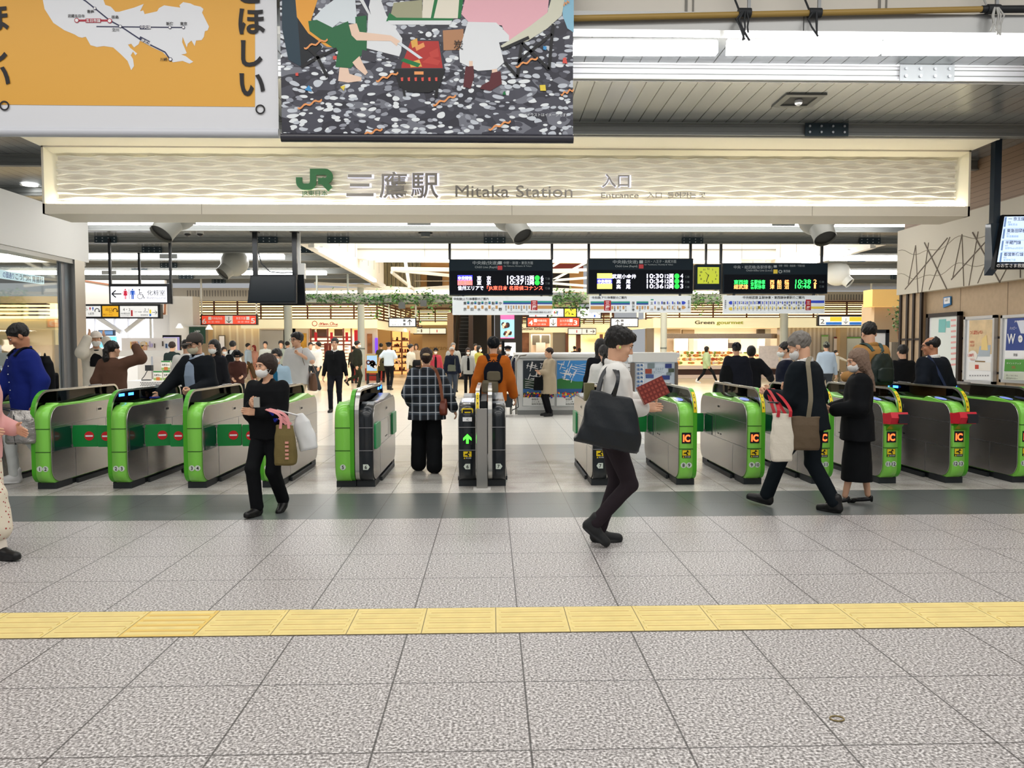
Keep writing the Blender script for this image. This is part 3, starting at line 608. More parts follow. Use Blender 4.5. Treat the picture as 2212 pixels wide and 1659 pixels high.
base = cellcol(v1, (0, '#34343f'), (.3, '#4c4d59'), (.55, '#777a85'), (.75, '#3a3b47'))
top = cellcol(v2, (0, '#4a4b57'), (.2, '#9a9eaa'), (.4, '#cfd6df'), (.55, '#eaf0f4'), (.8, '#c9d0da'))
inner = g.math('LESS_THAN', v2.outputs['Distance'], .46); g.l(g.mix(inner, base, top), g.b.inputs['Base Color'])
YB2 = 7.24
def b2(mb, pts, k, m): mb.poly([(lambda q: (q.x, YB2-.001-.0012*k, q.z))(at(px, py, YB2)) for px, py in pts][::-1], m)
def zc(pts, sc=3.253, ox=580, oy=0): return [(ox+a/sc, oy+b/sc) for a, b in pts]
ban2 = thing('banner', 'hanging banner printed with a riverside barbecue on grey pebbles', 'banner', (-.6, YB2, 3.5))
xa, xb = at(606, 100, YB2).x, at(1238, 100, YB2).x; z0 = at(900, 302, YB2).z
MB().box(xa, xb, YB2, YB2+.012, z0, 6.0).build('cloth', pm, ban2)
MB().tube([(xa-.01, YB2+.02, z0+.02), (xb+.005, YB2+.02, z0+.02)], .042, 12).build('bottom_rod', M('rod_dark', '#2c2c36', .25, coat=.4), ban2)
cols = ['#1f3a4a', '#101820', '#f0a940', '#dfe9ef', '#1f6b40', '#f2d3bd', '#e9edf1', '#2b2e46', '#a8a88a', '#efe9d8', '#b98762', '#f0b7c3', '#d9d9c6', '#5e232b', '#16171c', '#b8302c', '#e9b356', '#3f3f4a', '#8fc4dd', '#f0a060', '#e2574c', '#3f97d6', '#f0d648', '#9a6a4c', '#c8433a', '#0d7a40']
cm = [M('print_'+c[1:], c, .45) for c in cols]
mb = MB()
shapes = [(18, [(2055, 0), (2145, 0), (2145, 230), (2100, 200), (2070, 120)]), (0, [(95, 0), (195, 0), (230, 470), (140, 420), (95, 200)]), (1, [(195, 0), (260, 200), (380, 330), (230, 470)]), (2, [(190, 0), (345, 0), (300, 140), (330, 250), (500, 300), (470, 335), (410, 330), (280, 235), (200, 120)]),
 (6, [(640, 0), (700, 100), (690, 340), (930, 400), (940, 270), (830, 110), (790, 0)]), (7, [(668, 0), (720, 105), (705, 50), (715, 0)]), (8, [(845, 160), (880, 20), (1080, 0), (1080, 130), (860, 140)]), (9, [(1080, 130), (1085, 0), (1360, 0), (1350, 130)]), (25, [(1140, 130), (1165, 0), (1190, 0), (1160, 130)]), (25, [(1340, 0), (1368, 0), (1350, 130), (1330, 130)]), (25, [(825, 155), (850, 90), (900, 125), (1300, 130), (1290, 148), (830, 150)]), (6, [(840, 145), (1290, 145), (1280, 175), (860, 175)]),
 (10, [(1225, 215), (1370, 205), (1370, 350), (1230, 355)]), (3, [(310, 140), (380, 60), (460, 0), (610, 0), (625, 170), (500, 155), (450, 195)]), (4, [(280, 150), (340, 140), (450, 195), (560, 150), (580, 240), (690, 290), (690, 370), (640, 400), (580, 480), (470, 470), (490, 360), (400, 300), (290, 220)]), (4, [(610, 120), (690, 110), (690, 300), (620, 290)]), (5, [(565, 175), (620, 165), (640, 225), (860, 250), (925, 290), (900, 325), (860, 290), (620, 285), (585, 250)]), (5, [(500, 475), (560, 480), (570, 520), (655, 545), (650, 570), (560, 582), (490, 570)]), (5, [(590, 440), (640, 395), (660, 440), (698, 510), (680, 530), (620, 480)]),
 (17, [(660, 350), (760, 380), (750, 440), (650, 420)]), (11, [(1380, 0), (1970, 0), (1960, 90), (1830, 190), (1740, 290), (1680, 280), (1640, 180), (1410, 160), (1355, 100)]), (12, [(1630, 325), (1690, 285), (1830, 190), (1960, 90), (1985, 0), (2080, 0), (2060, 110), (1960, 200), (1820, 290), (1640, 335)]), (6, [(1400, 155), (1600, 160), (1690, 250), (1690, 290), (1620, 300), (1655, 440), (1600, 490), (1470, 500), (1345, 440), (1340, 360)]), (5, [(1410, 430), (1435, 430), (1435, 470), (1410, 470)]), (5, [(1570, 490), (1605, 485), (1610, 510), (1570, 520)]), (13, [(1385, 470), (1440, 465), (1445, 540), (1420, 625), (1368, 610)]), (13, [(1565, 515), (1630, 500), (1640, 590), (1560, 640), (1485, 625), (1500, 600), (1555, 570)]),
 (17, [(960, 290), (1000, 280), (1200, 280), (1240, 490), (885, 490)]), (15, [(935, 460), (1000, 290), (1195, 290), (1225, 480), (935, 480)]), (24, [(1080, 440), (1130, 400), (1210, 430), (1190, 460)]), (24, [(1130, 370), (1190, 340), (1200, 400), (1140, 410)]), (16, [(1000, 290), (1045, 270), (1050, 320), (1010, 340)]), (16, [(990, 440), (1060, 420), (1080, 470), (1000, 475)]), (25, [(930, 430), (950, 410), (1070, 450), (1050, 475)]), (19, [(1030, 330), (1090, 300), (1100, 330), (1040, 360)]), (14, [(875, 485), (1245, 485), (1235, 520), (1200, 620), (1130, 652), (990, 650), (920, 610), (890, 520)]), (14, [(940, 620), (958, 630), (966, 680), (950, 676)]), (14, [(1172, 630), (1195, 620), (1188, 688), (1170, 685)]), (19, [(1025, 504), (1090, 504), (1090, 526), (1025, 526)]), (3, [(905, 305), (930, 300), (1085, 410), (1060, 415)]),
 (20, [(1925, 0)]*0), (20, [(190, 515), (210, 512), (212, 535), (192, 535)]), (21, [(255, 635), (285, 600), (308, 645)]), (22, [(505, 612), (540, 600), (530, 640)]), (22, [(1905, 600), (1945, 598), (1950, 640), (1910, 640)]), (20, [(455, 395), (480, 395), (480, 420), (455, 420)]), (20, [(2070, 410), (2090, 405), (2100, 450), (2065, 445)]), (21, [(1930, 325), (1955, 330), (1950, 355), (1930, 350)]), (25, [(1650, 650), (1660, 640), (1670, 668), (1645, 668)])]
for k, (c, p_) in enumerate(shapes):
    if p_: b2(mb, zc(p_), k*.12+1, c)
for i in range(6): a = 930+48*i; b2(mb, zc([(a, 548), (a+17, 545), (a+17, 572), (a+3, 572)]), 7, 20)
for q_ in ([(230, 475), (340, 410), (480, 345)], [(280, 340), (345, 400), (415, 545)], [(1640, 350), (1830, 265)], [(1660, 440), (1750, 545), (1780, 300)], [(1780, 300), (1970, 490), (2000, 170)], [(1750, 440), (1990, 240)]):
    for a, b in zip(q_[:-1], q_[1:]):
        A, B = [at(*zc([p])[0], YB2) for p in (a, b)]; d = (B-A).normalized(); n = Vector((-d.z, 0, d.x))*.014; mb.poly([(p.x, YB2-.009, p.z) for p in (A+n, A-n, B-n, B+n)], 14)
for (a, b) in (((250, 335), (415, 272)), ((755, 565), (910, 505)), ((205, 755), (375, 695)), ((1155, 735), (1315, 665)), ((1735, 465), (1890, 400)), ((1545, 905), (1700, 845)), ((645, 950), (800, 900)), ((2050, 660), (2140, 625)), ((2070, 30), (2110, 5))):
    n_ = 12; pts = [(a[0]+(b[0]-a[0])*i/n_, a[1]+(b[1]-a[1])*i/n_+9*math.sin(i*1.3)) for i in range(n_+1)]
    for p, q in zip(pts[:-1], pts[1:]): b2(mb, zc([p, q, (q[0]+4, q[1]+13), (p[0]+4, p[1]+13)]), 8, 19)
for t, px, py, h in (('炭', 1300, 345, 70),):
    q = at(580+px/3.253, py/3.253, YB2); mb.text(t, h/3.253*YB2/FPX, (q.x, YB2-.011, q.z), m=14)
q = at(1133, 251, YB2); mb.text('※イラストはイメージです。', .034, (q.x, YB2-.004, q.z), m=6, w=.4)
mb.build('picture_print', cm, ban2)
# pipe above the banners, with its cable clips
mb = MB(); p = thing('hanging_pipe', 'brown horizontal pipe carrying cables below the cream upper wall', 'pipe', (3, 7.37, 4.5))
A, B = at(1180, 41, 7.37), at(2120, 20, 7.37); C = at(2260, 17, 7.37)
L = A+(A-B)*.2; MB().tube([L, A, B], .028, 12).build('pipe', M('pipe_ochre', '#a98b4a', .4), p); MB().tube([B, C+Vector((.8, 0, 0))], .034, 12).build('pipe_sleeve', M('sleeve_dark', '#1c2024', .5), p)
CBL = M('cable', '#23262a', .6)
for px, tie in ((1608, 1), (1760, 0), (2145, 1)):
    q = at(px, 28 if px < 2000 else 20, 7.37); mb = MB(); mb.tube([q+Vector((-.06, 0, 0)), q+Vector((.06, 0, 0))], .045, 10); 
    mb.build('pipe_clamp', CBL, p)
    m2 = MB(); rs = random.Random(px)
    for i in range(7 if tie else 3):
        dx = rs.uniform(-.1, .1); m2.tube([q+Vector((dx*.3, -.04, .0)), q+Vector((dx, -.05, -.08)), q+Vector((dx*.6, -.05, -.15)), q+Vector((rs.uniform(-.05, .05), -.05, -.2-rs.random()*.08))], .009, 5)
    m2.tube([q+Vector((-.03, .02, 0)), q+Vector((-.1, .05, .2)), q+Vector((-.08, .1, .6))], .01, 5); m2.build('cable_bundle', CBL if px < 2000 else M('cable_white', '#b9b9b5', .6), p)
    MB().bar(q+Vector((.05, .02, 0)), q+Vector((.05, .02, 1.2)), .03, .02).build('hanger', M('hanger_grey', '#8d8f90', .4, .5), p)
mb = MB(); pts = [at(px, py, 7.5) for px, py in ((1425, 36), (1500, 44), (1580, 52), (1700, 46), (1760, 36), (1830, 40), (1940, 37), (2010, 32), (2090, 34), (2140, 30))]; mb.tube(pts, .006, 5); mb.build('cable', CBL, p)

# ================================================================ HANGING BOARDS
BHS = M('board_case', '#101c24', .6, spec=.15); BSC = M('board_screen', '#04070e', .6, spec=.1); LW = M('led_white', '#e9e4ff', emit=2.2); LG = M('led_green2', '#2bff5a', emit=2.4); LO = M('led_orange', '#ff9d55', emit=2.6); LRD = M('led_red2', '#ff5a44', emit=2.4)
TXG = M('board_grey_text', '#8f9698', .5); LB = M('led_blue', '#3a36ff', emit=1.6); LP = M('led_pink', '#ff6a72', emit=1.6); LY = M('led_yellow', '#f4e85a', emit=1.8); LGR = M('led_green_disc', '#16c935', emit=1.6); MAPB = M('map_board', '#d8dde1', .4); TEAL = M('line_teal', '#1f8a76', .5); NVY = M('line_navy', '#1d3f8f', .5); OCH = M('line_ochre', '#b88a52', .5); MKR = M('mitaka_red', '#9c1a22', .4); BLU = M('line_blue', '#2340b8', .5); LYE = M('line_yellow', '#d8c04a', .5); DRD = M('tag_red', '#a01c20', .5); DIM = M('dim_text', '#4c5558', .5)
def px_text(mb, t, px, py, hpx, Y, yy, m, wpx=None, bold=0., al='l'):
    q = at(px, py, Y); mb.text(t, hpx*Y/FPX, (q.x, yy, q.z), m=m, bold=bold, al=al, w=wpx*Y/FPX if wpx else None)
def px_box(mb, x0, y0, x1, y1, Y, ya, yb, m):
    a, b = at(x0, y0, Y), at(x1, y1, Y); return mb.box(a.x, b.x, ya, yb, b.z, a.z, m)
YD = 21.3
def depart(label, x0, y0, x1, y1, poles, rows, title, mapbox, mapfn):
    a, b = at(x0, y0, YD), at(x1, y1, YD); t = thing('departure_board', label, 'departure board', ((a.x+b.x)/2, YD, b.z), group='departure boards')
    mb = MB(); mb.box(a.x, b.x, YD, YD+.35, b.z, a.z); px_box(mb, x0+2, y0+25, x1-2, y1-2, YD, YD-.004, YD+.01, 1); mb.build('case', [BHS, BSC], t)
    for px in poles:
        q = at(px, y0, YD); MB().box(q.x-.035, q.x+.035, YD+.1, YD+.17, q.z, ZB+.1).build('hanger', M('hanger_black', '#15181c', .4), t)
    mb = MB()
    for (s_, px, py, h, w, m) in title: px_text(mb, s_, px, py, h, YD, YD-.004, m, w)
    mb.build('route_title', [TXG, DRD, M('tag_yellow', '#c9b02a', .5)], t)
    for r in rows:
        mb = MB()
        for (s_, px, py, h, w, m) in r: 
            if s_ == '#': px_box(mb, px, py-h, px+w, py, YD, YD-.007, YD-.005, m)
            elif s_ == 'o': q = at(px, py, YD); mb.disc((q.x, YD-.007, q.z), h*YD/FPX, 16, m)
            else: px_text(mb, s_, px, py, h, YD, YD-.009, m, w, .012)
        mb.build('lit_row', [LW, LG, LO, LRD, LB, LP, LY, LGR, DIM, BSC], t)
    A, B = at(mapbox[0], mapbox[1], YD), at(mapbox[2], mapbox[3], YD)
    r_ = thing('route_map_sign', label.split(' with ')[0].replace('departure board', 'route map strip')+' hung under its departure board', 'route map', ((A.x+B.x)/2, YD, B.z), group='route map strips')
    MB().box(A.x, B.x, YD+.02, YD+.12, B.z, A.z).build('panel', MAPB, r_); mb = MB(); [mb.box(x-.03, x+.03, YD+.05, YD+.1, A.z, b.z+.002) for x in (A.x+.3, B.x-.3)]; mb.build('bracket', DGREY, r_)
    mb = MB(); mapfn(mb); mb.build('route_print', [MAPB, TEAL, NVY, OCH, MKR, INK, WHS, BLU, LYE], r_)
ym = YD+.016
def mbx(mb, x0, y0, x1, y1, m, k=0): px_box(mb, x0, y0, x1, y1, YD, ym-.002*k, ym-.002*k+.003, m)
def mtx(mb, s_, px, py, h, m=5, w=None, k=2): px_text(mb, s_, px, py, h, YD, ym-.002*k-.002, m, w, .01)
def vert(mb, s_, px, py, h, m=5, step=None):
    for i, c in enumerate(s_): px_text(mb, c, px, py+i*(step or h*1.1), h, YD, ym-.007, m, None, .008, 'c')
def map1(mb):
    mtx(mb, '中央線(上り)停車駅のご案内', 980, 648, 6, 5, 75)
    for i, (a, b) in enumerate((('東', '京'), ('神', '田'), ('御', '水'), ('四', '谷'), ('新', '宿'), ('中', '野'))):
        x = 1004+15.3*i; mtx(mb, a, x-3.5, 658, 7.5); mtx(mb, b, x-3.5, 671, 7.5)
        if i < 5: mbx(mb, x+5, 651, x+10, 654, 1); mbx(mb, x+5, 654, x+10, 657, 2); mbx(mb, x+5, 660, x+10, 667, 3)
    mbx(mb, 1087, 650, 1193, 653.5, 1); mbx(mb, 1087, 653.5, 1193, 657, 2); mbx(mb, 1160, 660, 1193, 667, 3)
    for i, s_ in enumerate(('高円寺', '阿佐谷', '荻窪', '西荻窪', '吉祥寺')): vert(mb, s_, 1093+11.2*i, 663, 3.6); mbx(mb, 1097+11.2*i, 660, 1100+11.2*i, 667, 3)
    mbx(mb, 1147, 649, 1161, 670, 4, 1); mtx(mb, '三', 1149, 659, 10, 6); mtx(mb, '鷹', 1149, 669, 10, 6); mbx(mb, 1096, 674, 1135, 674.6, 5); mtx(mb, '土休日の快速は通過いたします', 1140, 676, 4, 5, 50)
def map2(mb):
    mtx(mb, '中央線(下り)停車駅のご案内', 1279, 645, 6, 5, 75)
    mbx(mb, 1276, 651, 1361, 654.5, 1); mbx(mb, 1276, 654.5, 1361, 658, 2); mbx(mb, 1375, 651, 1401, 654.5, 1); mbx(mb, 1375, 654.5, 1401, 658, 2); mbx(mb, 1276, 661, 1306, 668, 3)
    for i, s_ in enumerate(('武蔵境', '東小金', '武小金')): mbx(mb, 1321+12*i, 661, 1325+12*i, 668, 3); vert(mb, s_, 1328+12*i, 664, 3.6)
    for i, s_ in enumerate(('西国分', '国立')): mbx(mb, 1375+11*i, 661, 1379+11*i, 668, 3); vert(mb, s_, 1382.5+11*i, 664, 3.6)
    mbx(mb, 1398, 661, 1402, 668, 3); vert(mb, '国分寺', 1368, 657, 6.5, 5, 7.3); mbx(mb, 1406, 646, 1412, 648.5, 1)
    for i, s_ in enumerate(('立川', '日野', '豊田', '八王子', '西八王', '高尾')):
        x = 1408+[0, 15, 27, 38, 49, 60][i]; vert(mb, s_, x, 657, 6 if len(s_) == 2 else 4.5, 5, 13 if len(s_) == 2 else 6)
        if i < 5: mbx(mb, x+6, 651, x+8.5, 657, 7); mbx(mb, x+6, 661, x+8.5, 668, 3)
    for y_, m in ((654, 7), (664, 3)): q = [at(*p, YD) for p in ((1473, y_-3.5), (1478, y_-3.5), (1482, y_), (1478, y_+3.5), (1473, y_+3.5))]; mb.poly([(p.x, ym-.004, p.z) for p in q][::-1], m)
    vert(mb, '甲府方面', 1488, 652, 4); mbx(mb, 1305, 649, 1320, 671, 4, 1); mtx(mb, '三', 1307.5, 659, 10, 6); mtx(mb, '鷹', 1307.5, 669, 10, 6)
def map3(mb):
    mtx(mb, '中央総武線 各駅停車・東西線停車駅のご案内', 1605, 645, 6.5, 5, 135)
    st = ['西船橋', '原木中', '妙典', '行徳', '南行徳', '浦安', '葛西', '西葛西', '南砂町', '東陽町', '木場', '門前仲']
    for i, s_ in enumerate(st): x = 1585+8.4*i; vert(mb, s_, x, 653, 3.2); vert(mb, '千葉方'[:3], x, 664, 3.0); mbx(mb, x+3.2, 651, x+5.2, 657, 7); mbx(mb, x+3.2, 662, x+5.2, 668, 8)
    for i, s_ in enumerate(('中野', '高円寺', '阿佐谷', '荻窪', '西荻窪', '吉祥寺')): x = 1686+9.9*i; vert(mb, s_, x, 655, 5, 5, 13 if len(s_) == 2 else 6.3); mbx(mb, x+4, 651, x+6, 657, 7); mbx(mb, x+4, 662, x+6, 668, 8)
    mbx(mb, 1752, 649, 1781, 654.5, 7); mbx(mb, 1752, 662, 1781, 667, 8); mbx(mb, 1741, 647, 1752, 670, 4, 1); mtx(mb, '三', 1742.5, 657, 8, 6); mtx(mb, '鷹', 1742.5, 668, 8, 6)
    for y_, m in ((654, 7), (667, 8)): q = [at(*p, YD) for p in ((1582, y_-3.5), (1577, y_-3.5), (1574, y_), (1577, y_+3.5), (1582, y_+3.5))]; mb.poly([(p.x, ym-.004, p.z) for p in q], m)
    vert(mb, '東葉勝田台', 1567.5, 651, 3.5); mbx(mb, 1638, 650.5, 1643, 656, 7); mbx(mb, 1638, 661, 1643, 667, 8)
def ban_(y): return (('番線', 0, y, 4.5, 9, 8),)
def row(x, y, chip, chc, dest, tm, trk, cx=0):
    return [('#', x, y, 11.5, 32, chip), (chc[0], x+1, y-1.5, 9, 30, chc[1])]+dest+[(tm, x+cx, y-1.2, 13, 36, 0), ('12両', x+cx+39, y-1.2, 11.5, 19, 0), ('o', x+cx+65, y-5.5, 5.5, 0, 7), (trk, x+cx+72.5, y-1.2, 13, 6, 0), ('番線', x+cx+82, y-2, 5, 10, 8)]
t1 = [('中央線(快速)', 1021, 571, 8.5, 54, 0), ('Chūō Line (Rapid)', 1026, 579, 6, 48, 0), ('中野・新宿・東京方面', 1088, 570.5, 7, 63, 0), ('for Nakano, Shinjuku & Tokyo', 1088, 576, 4, 60, 0), ('■', 1076, 571, 9, 8, 0), ('■', 1075, 583, 12, 10, 1)]
r1 = [row(988.5, 606, 4, ('中央特快', 0), [('東', 1030, 605, 10, None, 0), ('京', 1051, 605, 10, None, 0)], '10:35', '6', 107), row(988.5, 616, 5, ('快速', 3), [('東', 1030, 615, 10, None, 0), ('京', 1051, 615, 10, None, 0)], '10:37', '5', 107), [('信州エリアで', 989, 626, 10, 55, 0), ('「JR東日本 名探偵コナンス', 1052, 626, 10, 120, 3), ('番線', 1177, 625, 5, 11, 8)]]
depart('left departure board with blue and pink train chips', 970, 560, 1194, 637, (971, 1193), r1, t1, (977, 640, 1193, 680), map1)
t2 = [('中央線(快速)', 1324, 569, 8.5, 54, 0), ('Chūō Line (Rapid)', 1329, 577, 6, 48, 0), ('立川・八王子・高尾方面', 1392, 567.5, 7, 69, 0), ('for Tachikawa, Hachiōji & Takao', 1392, 573, 4, 62, 0), ('■', 1381, 569, 9, 8, 0), ('■', 1380, 580, 12, 10, 1)]
r2 = [row(1290, 602, 6, ('通勤特快', 6), [('武蔵小金井', 1322, 601, 10, 52, 0)], '10:30', '4', 107), row(1290, 613, 4, ('中央特快', 0), [('高', 1331, 612, 10, None, 0), ('尾', 1352, 612, 10, None, 0)], '10:34', '4', 107), row(1290, 624, 6, ('通勤特快', 6), [('高', 1331, 623, 10, None, 0), ('尾', 1352, 623, 10, None, 0)], '10:36', '3', 107)]
depart('middle departure board with yellow and blue train chips', 1271, 558, 1497, 634, (1273, 1494), r2, t2, (1274, 639, 1493, 675), map2)
t3 = [('中央・総武線(各駅停車)', 1585, 580, 8, 84, 0), ('Chūō-Sōbu Line (Local)', 1612, 586, 5.5, 57, 0), ('中野・新宿・西船橋・千葉方面', 1682, 576, 5, 57, 0), ('東西線', 1692, 588, 6, 15, 0), ('■', 1671, 578, 7, 7, 0), ('■', 1670.5, 591, 12, 9, 2), ('◎', 1681, 590, 9, 9, 0)]
r3 = [[('東西線', 1585, 613.5, 10.5, 31, 1), ('各駅停車', 1621, 613.5, 10.5, 32, 1), ('西', 1662.5, 613.5, 10.5, None, 2), ('船', 1678, 613.5, 10.5, None, 2), ('橋', 1694, 613.5, 10.5, None, 2), ('10:38', 1718, 613, 13, 34, 1), ('2', 1757, 613, 13, 7, 2), ('番線', 1769, 611, 5, 11, 8)], [('総武線', 1585, 623.5, 10.5, 31, 2), ('各駅停車', 1621, 623.5, 10.5, 32, 1), ('津', 1662.5, 623.5, 10.5, None, 2), ('田', 1678, 623.5, 10.5, None, 2), ('沼', 1694, 623.5, 10.5, None, 2), ('10:46', 1717, 623, 13, 34, 1), ('1', 1758, 623, 13, 4, 2), ('番線', 1769, 621, 5, 11, 8)]]
depart('right departure board with green and orange rows', 1562, 568, 1787, 634, (1560, 1779), r3, t3, (1564, 638, 1782, 677), map3)
# square clock
a, b = at(1503, 571, YD), at(1557, 625, YD); ck = thing('clock', 'square station clock with a yellow-green face between two departure boards', 'clock', ((a.x+b.x)/2, YD, b.z))
MB().box(a.x, b.x, YD, YD+.25, b.z, a.z).build('case', BHS, ck); px_ = MB(); px_box(px_, 1507, 577, 1553, 613, YD, YD-.006, YD+.002, 0); px_.build('face', M('clock_face', '#b9c423', .4, emit=.15), ck)
c = at(1530, 595, YD); mb = MB()
for h in range(1, 13):
    an = math.radians(90-30*h); mb.text(str(h), .075, (c.x+.235*math.cos(an), YD-.009, c.z+.19*math.sin(an)-.03), al='c', bold=.02)
mb.build('numerals', INK, ck)
for an, l_, w_ in ((math.radians(90-10.53*30), .12, .022), (math.radians(90-33*6), .19, .016)):
    d = Vector((math.cos(an), 0, math.sin(an))); MB().bar(Vector((c.x, YD-.014, c.z))-d*.03, Vector((c.x, YD-.014, c.z))+d*l_, w_, .006).build('hand', INK, ck)
for px in (1527.5,): q = at(px, 571, YD); MB().box(q.x-.03, q.x+.03, YD+.1, YD+.16, q.z, ZB+.1).build('hanger', M('hanger_black', '#15181c', .4), ck)
# two black monitors back to back
YM = 20.; tv = thing('monitor', 'black switched-off monitor hanging from two poles', 'monitor', (at(595, 658, YM).x, YM, at(595, 658, YM).z), group='back to back monitors')
TVB = M('monitor_black', '#0a0e13', .5, spec=.2); mb = MB(); a, b = at(540, 594, YM), at(641, 656, YM)
mb.add([(a.x+.02, YM-.02, a.z), (b.x, YM-.02, a.z), (b.x+.03, YM-.16, b.z), (a.x-.03, YM-.16, b.z), (a.x+.02, YM+.08, a.z), (b.x, YM+.08, a.z), (b.x+.03, YM-.06, b.z), (a.x-.03, YM-.06, b.z)], [(3, 2, 1, 0), (4, 5, 6, 7), (0, 1, 5, 4), (1, 2, 6, 5), (2, 3, 7, 6), (3, 0, 4, 7)]); mb.build('screen', TVB, tv)
mb = MB(); mb.add([(a.x+.05, YM-.035, a.z-.04), (b.x-.03, YM-.035, a.z-.04), (b.x-.01, YM-.163, b.z+.05), (a.x+.01, YM-.163, b.z+.05)], [(3, 2, 1, 0)]); mb.build('display_glass', M('screen_off', '#0b1318', .35, spec=.2), tv)
for px in (548, 634): q = at(px, 594, YM); MB().box(q.x-.06, q.x+.06, YM+.12, YM+.2, q.z-.1, ZB+.12).build('hanger', M('hanger_black', '#15181c', .4), tv); MB().box(q.x-.1, q.x+.1, YM+.05, YM+.26, ZB+.1, ZB+.13).build('ceiling_flange', M('hanger_black'), tv)
mb = MB(); q = at(556, 593, YM); mb.tube([q+Vector((0, .1, .6)), q+Vector((.08, .08, .3)), q+Vector((.3, .06, .08)), q+Vector((.6, .06, .05)), q+Vector((.9, .06, .06))], .015, 6); mb.build('cable', CBL, tv)
t2_ = thing('monitor', 'second black monitor behind the switched-off one, peeking out on its right', 'monitor', (at(640, 658, YM+.5).x, YM+.5, 2.6), group='back to back monitors')
a, b = at(560, 594, YM+.5), at(659, 659, YM+.5); mb = MB(); mb.add([(a.x, YM+.5, a.z), (b.x, YM+.5, a.z), (b.x, YM+.62, b.z), (a.x, YM+.62, b.z), (a.x, YM+.4, a.z), (b.x, YM+.4, a.z), (b.x, YM+.52, b.z), (a.x, YM+.52, b.z)], [(0, 1, 2, 3), (7, 6, 5, 4), (4, 5, 1, 0), (5, 6, 2, 1), (6, 7, 3, 2), (7, 4, 0, 3)]); mb.build('screen', TVB, t2_)
q = at(663, 575, YM+.5); MB().box(b.x-.25, b.x+.02, YM+.42, YM+.56, a.z-.1, a.z+.3).build('mount', LGREY, t2_); MB().box(b.x-.2, b.x-.1, YM+.44, YM+.54, a.z+.3, ZC).build('hanger', LGREY, t2_)
# direction signs ------------------------------------------------------------
SGW = M('sign_panel', '#f3f4ff', .4, emit=.75); SGL = M('sign_panel2', '#f4f4f2', .4, emit=.45); SGY = M('sign_yellow', '#f3b52c', .4, emit=.45); SGR = M('sign_red_panel', '#e04a30', .4, emit=.5); FR = M('sign_case', '#15171c', .4); PKR = M('pict_red', '#e0284a', .5); PKB = M('pict_blue', '#1f63d8', .5); SGB = M('sign_blue', '#2a78d4', .4, emit=.3); PK2 = M('pict_grey', '#6d7076', .5); SYL = M('sign_yellow2', '#f0d83a', .4, emit=.4)
def arrow(mb, px, py, d, L_, Y, yy, m, w=None):
    c = at(px, py, Y); s_ = Y/FPX; d = Vector((d[0], 0, -d[1])).normalized(); n = Vector((-d.z, 0, d.x)); l_ = L_*s_; w = w or l_*.10
    def quad(a, b): u = (b-a).normalized(); k = Vector((-u.z, 0, u.x))*w/2; mb.poly([(p.x, yy, p.z) for p in (a+k, a-k, b-k, b+k)], m)
    tip = c+d*l_/2; quad(c-d*l_/2, tip); quad(tip+d*w*.5, tip-d*l_*.38+n*l_*.40); quad(tip+d*w*.5, tip-d*l_*.38-n*l_*.40)
def uturn(mb, px, py, r_, Y, yy, m):
    c = at(px, py, Y); s_ = Y/FPX; mb.ring((c.x, yy, c.z), r_*.72*s_, r_*1.05*s_, 16, m, (0, math.pi)); k = r_*s_; mb.poly([(c.x-k*1.05, yy, c.z), (c.x-k*1.05, yy, c.z-k*.5), (c.x-k*.72, yy, c.z-k*.5), (c.x-k*.72, yy, c.z)], m); mb.poly([(c.x+k*.3, yy, c.z-k*.05), (c.x+k*.9, yy, c.z-k*.75), (c.x+k*1.5, yy, c.z-k*.05)], m)
def person_pict(mb, px, py, h, Y, yy, m, skirt=False):
    c = at(px, py, Y); s_ = h*Y/FPX; P = lambda *a: mb.poly([(c.x+x*s_, yy, c.z+z*s_) for x, z in a], m)
    mb.disc((c.x, yy, c.z+.93*s_), .075*s_, 12, m)
    if skirt: P((-.1, .83), (.1, .83), (.2, .35), (-.2, .35)); P((-.07, .35), (-.01, .35), (-.01, 0), (-.07, 0)); P((.01, .35), (.07, .35), (.07, 0), (.01, 0)); P((-.1, .83), (-.22, .5), (-.27, .53), (-.15, .83)); P((.1, .83), (.15, .83), (.27, .53), (.22, .5))
    else: P((-.14, .83), (.14, .83), (.12, .42), (-.12, .42)); P((-.12, .42), (-.015, .42), (-.015, 0), (-.11, 0)); P((.015, .42), (.12, .42), (.11, 0), (.015, 0)); P((-.14, .83), (-.17, .4), (-.24, .4), (-.22, .8)); P((.14, .83), (.22, .8), (.24, .4), (.17, .4))
def wheel_pict(mb, px, py, h, Y, yy, m):
    c = at(px, py, Y); s_ = h*Y/FPX; mb.ring((c.x, yy, c.z+.28*s_), .22*s_, .27*s_, 20, m, (math.pi*.6, math.pi*2.05)); mb.disc((c.x-.05*s_, yy, c.z+.92*s_), .075*s_, 12, m)
    def q(a, b, w=.06): A = Vector((c.x+a[0]*s_, yy, c.z+a[1]*s_)); B = Vector((c.x+b[0]*s_, yy, c.z+b[1]*s_)); u = (B-A).normalized(); k = Vector((-u.z, 0, u.x))*w*s_/2; mb.poly([tuple(p) for p in (A+k, A-k, B-k, B+k)], m)
    q((-.05, .85), (-.02, .42)); q((-.05, .62), (.2, .62)); q((-.02, .45), (.25, .45)); q((.25, .47), (.36, .1)); q((.34, .1), (.46, .16))
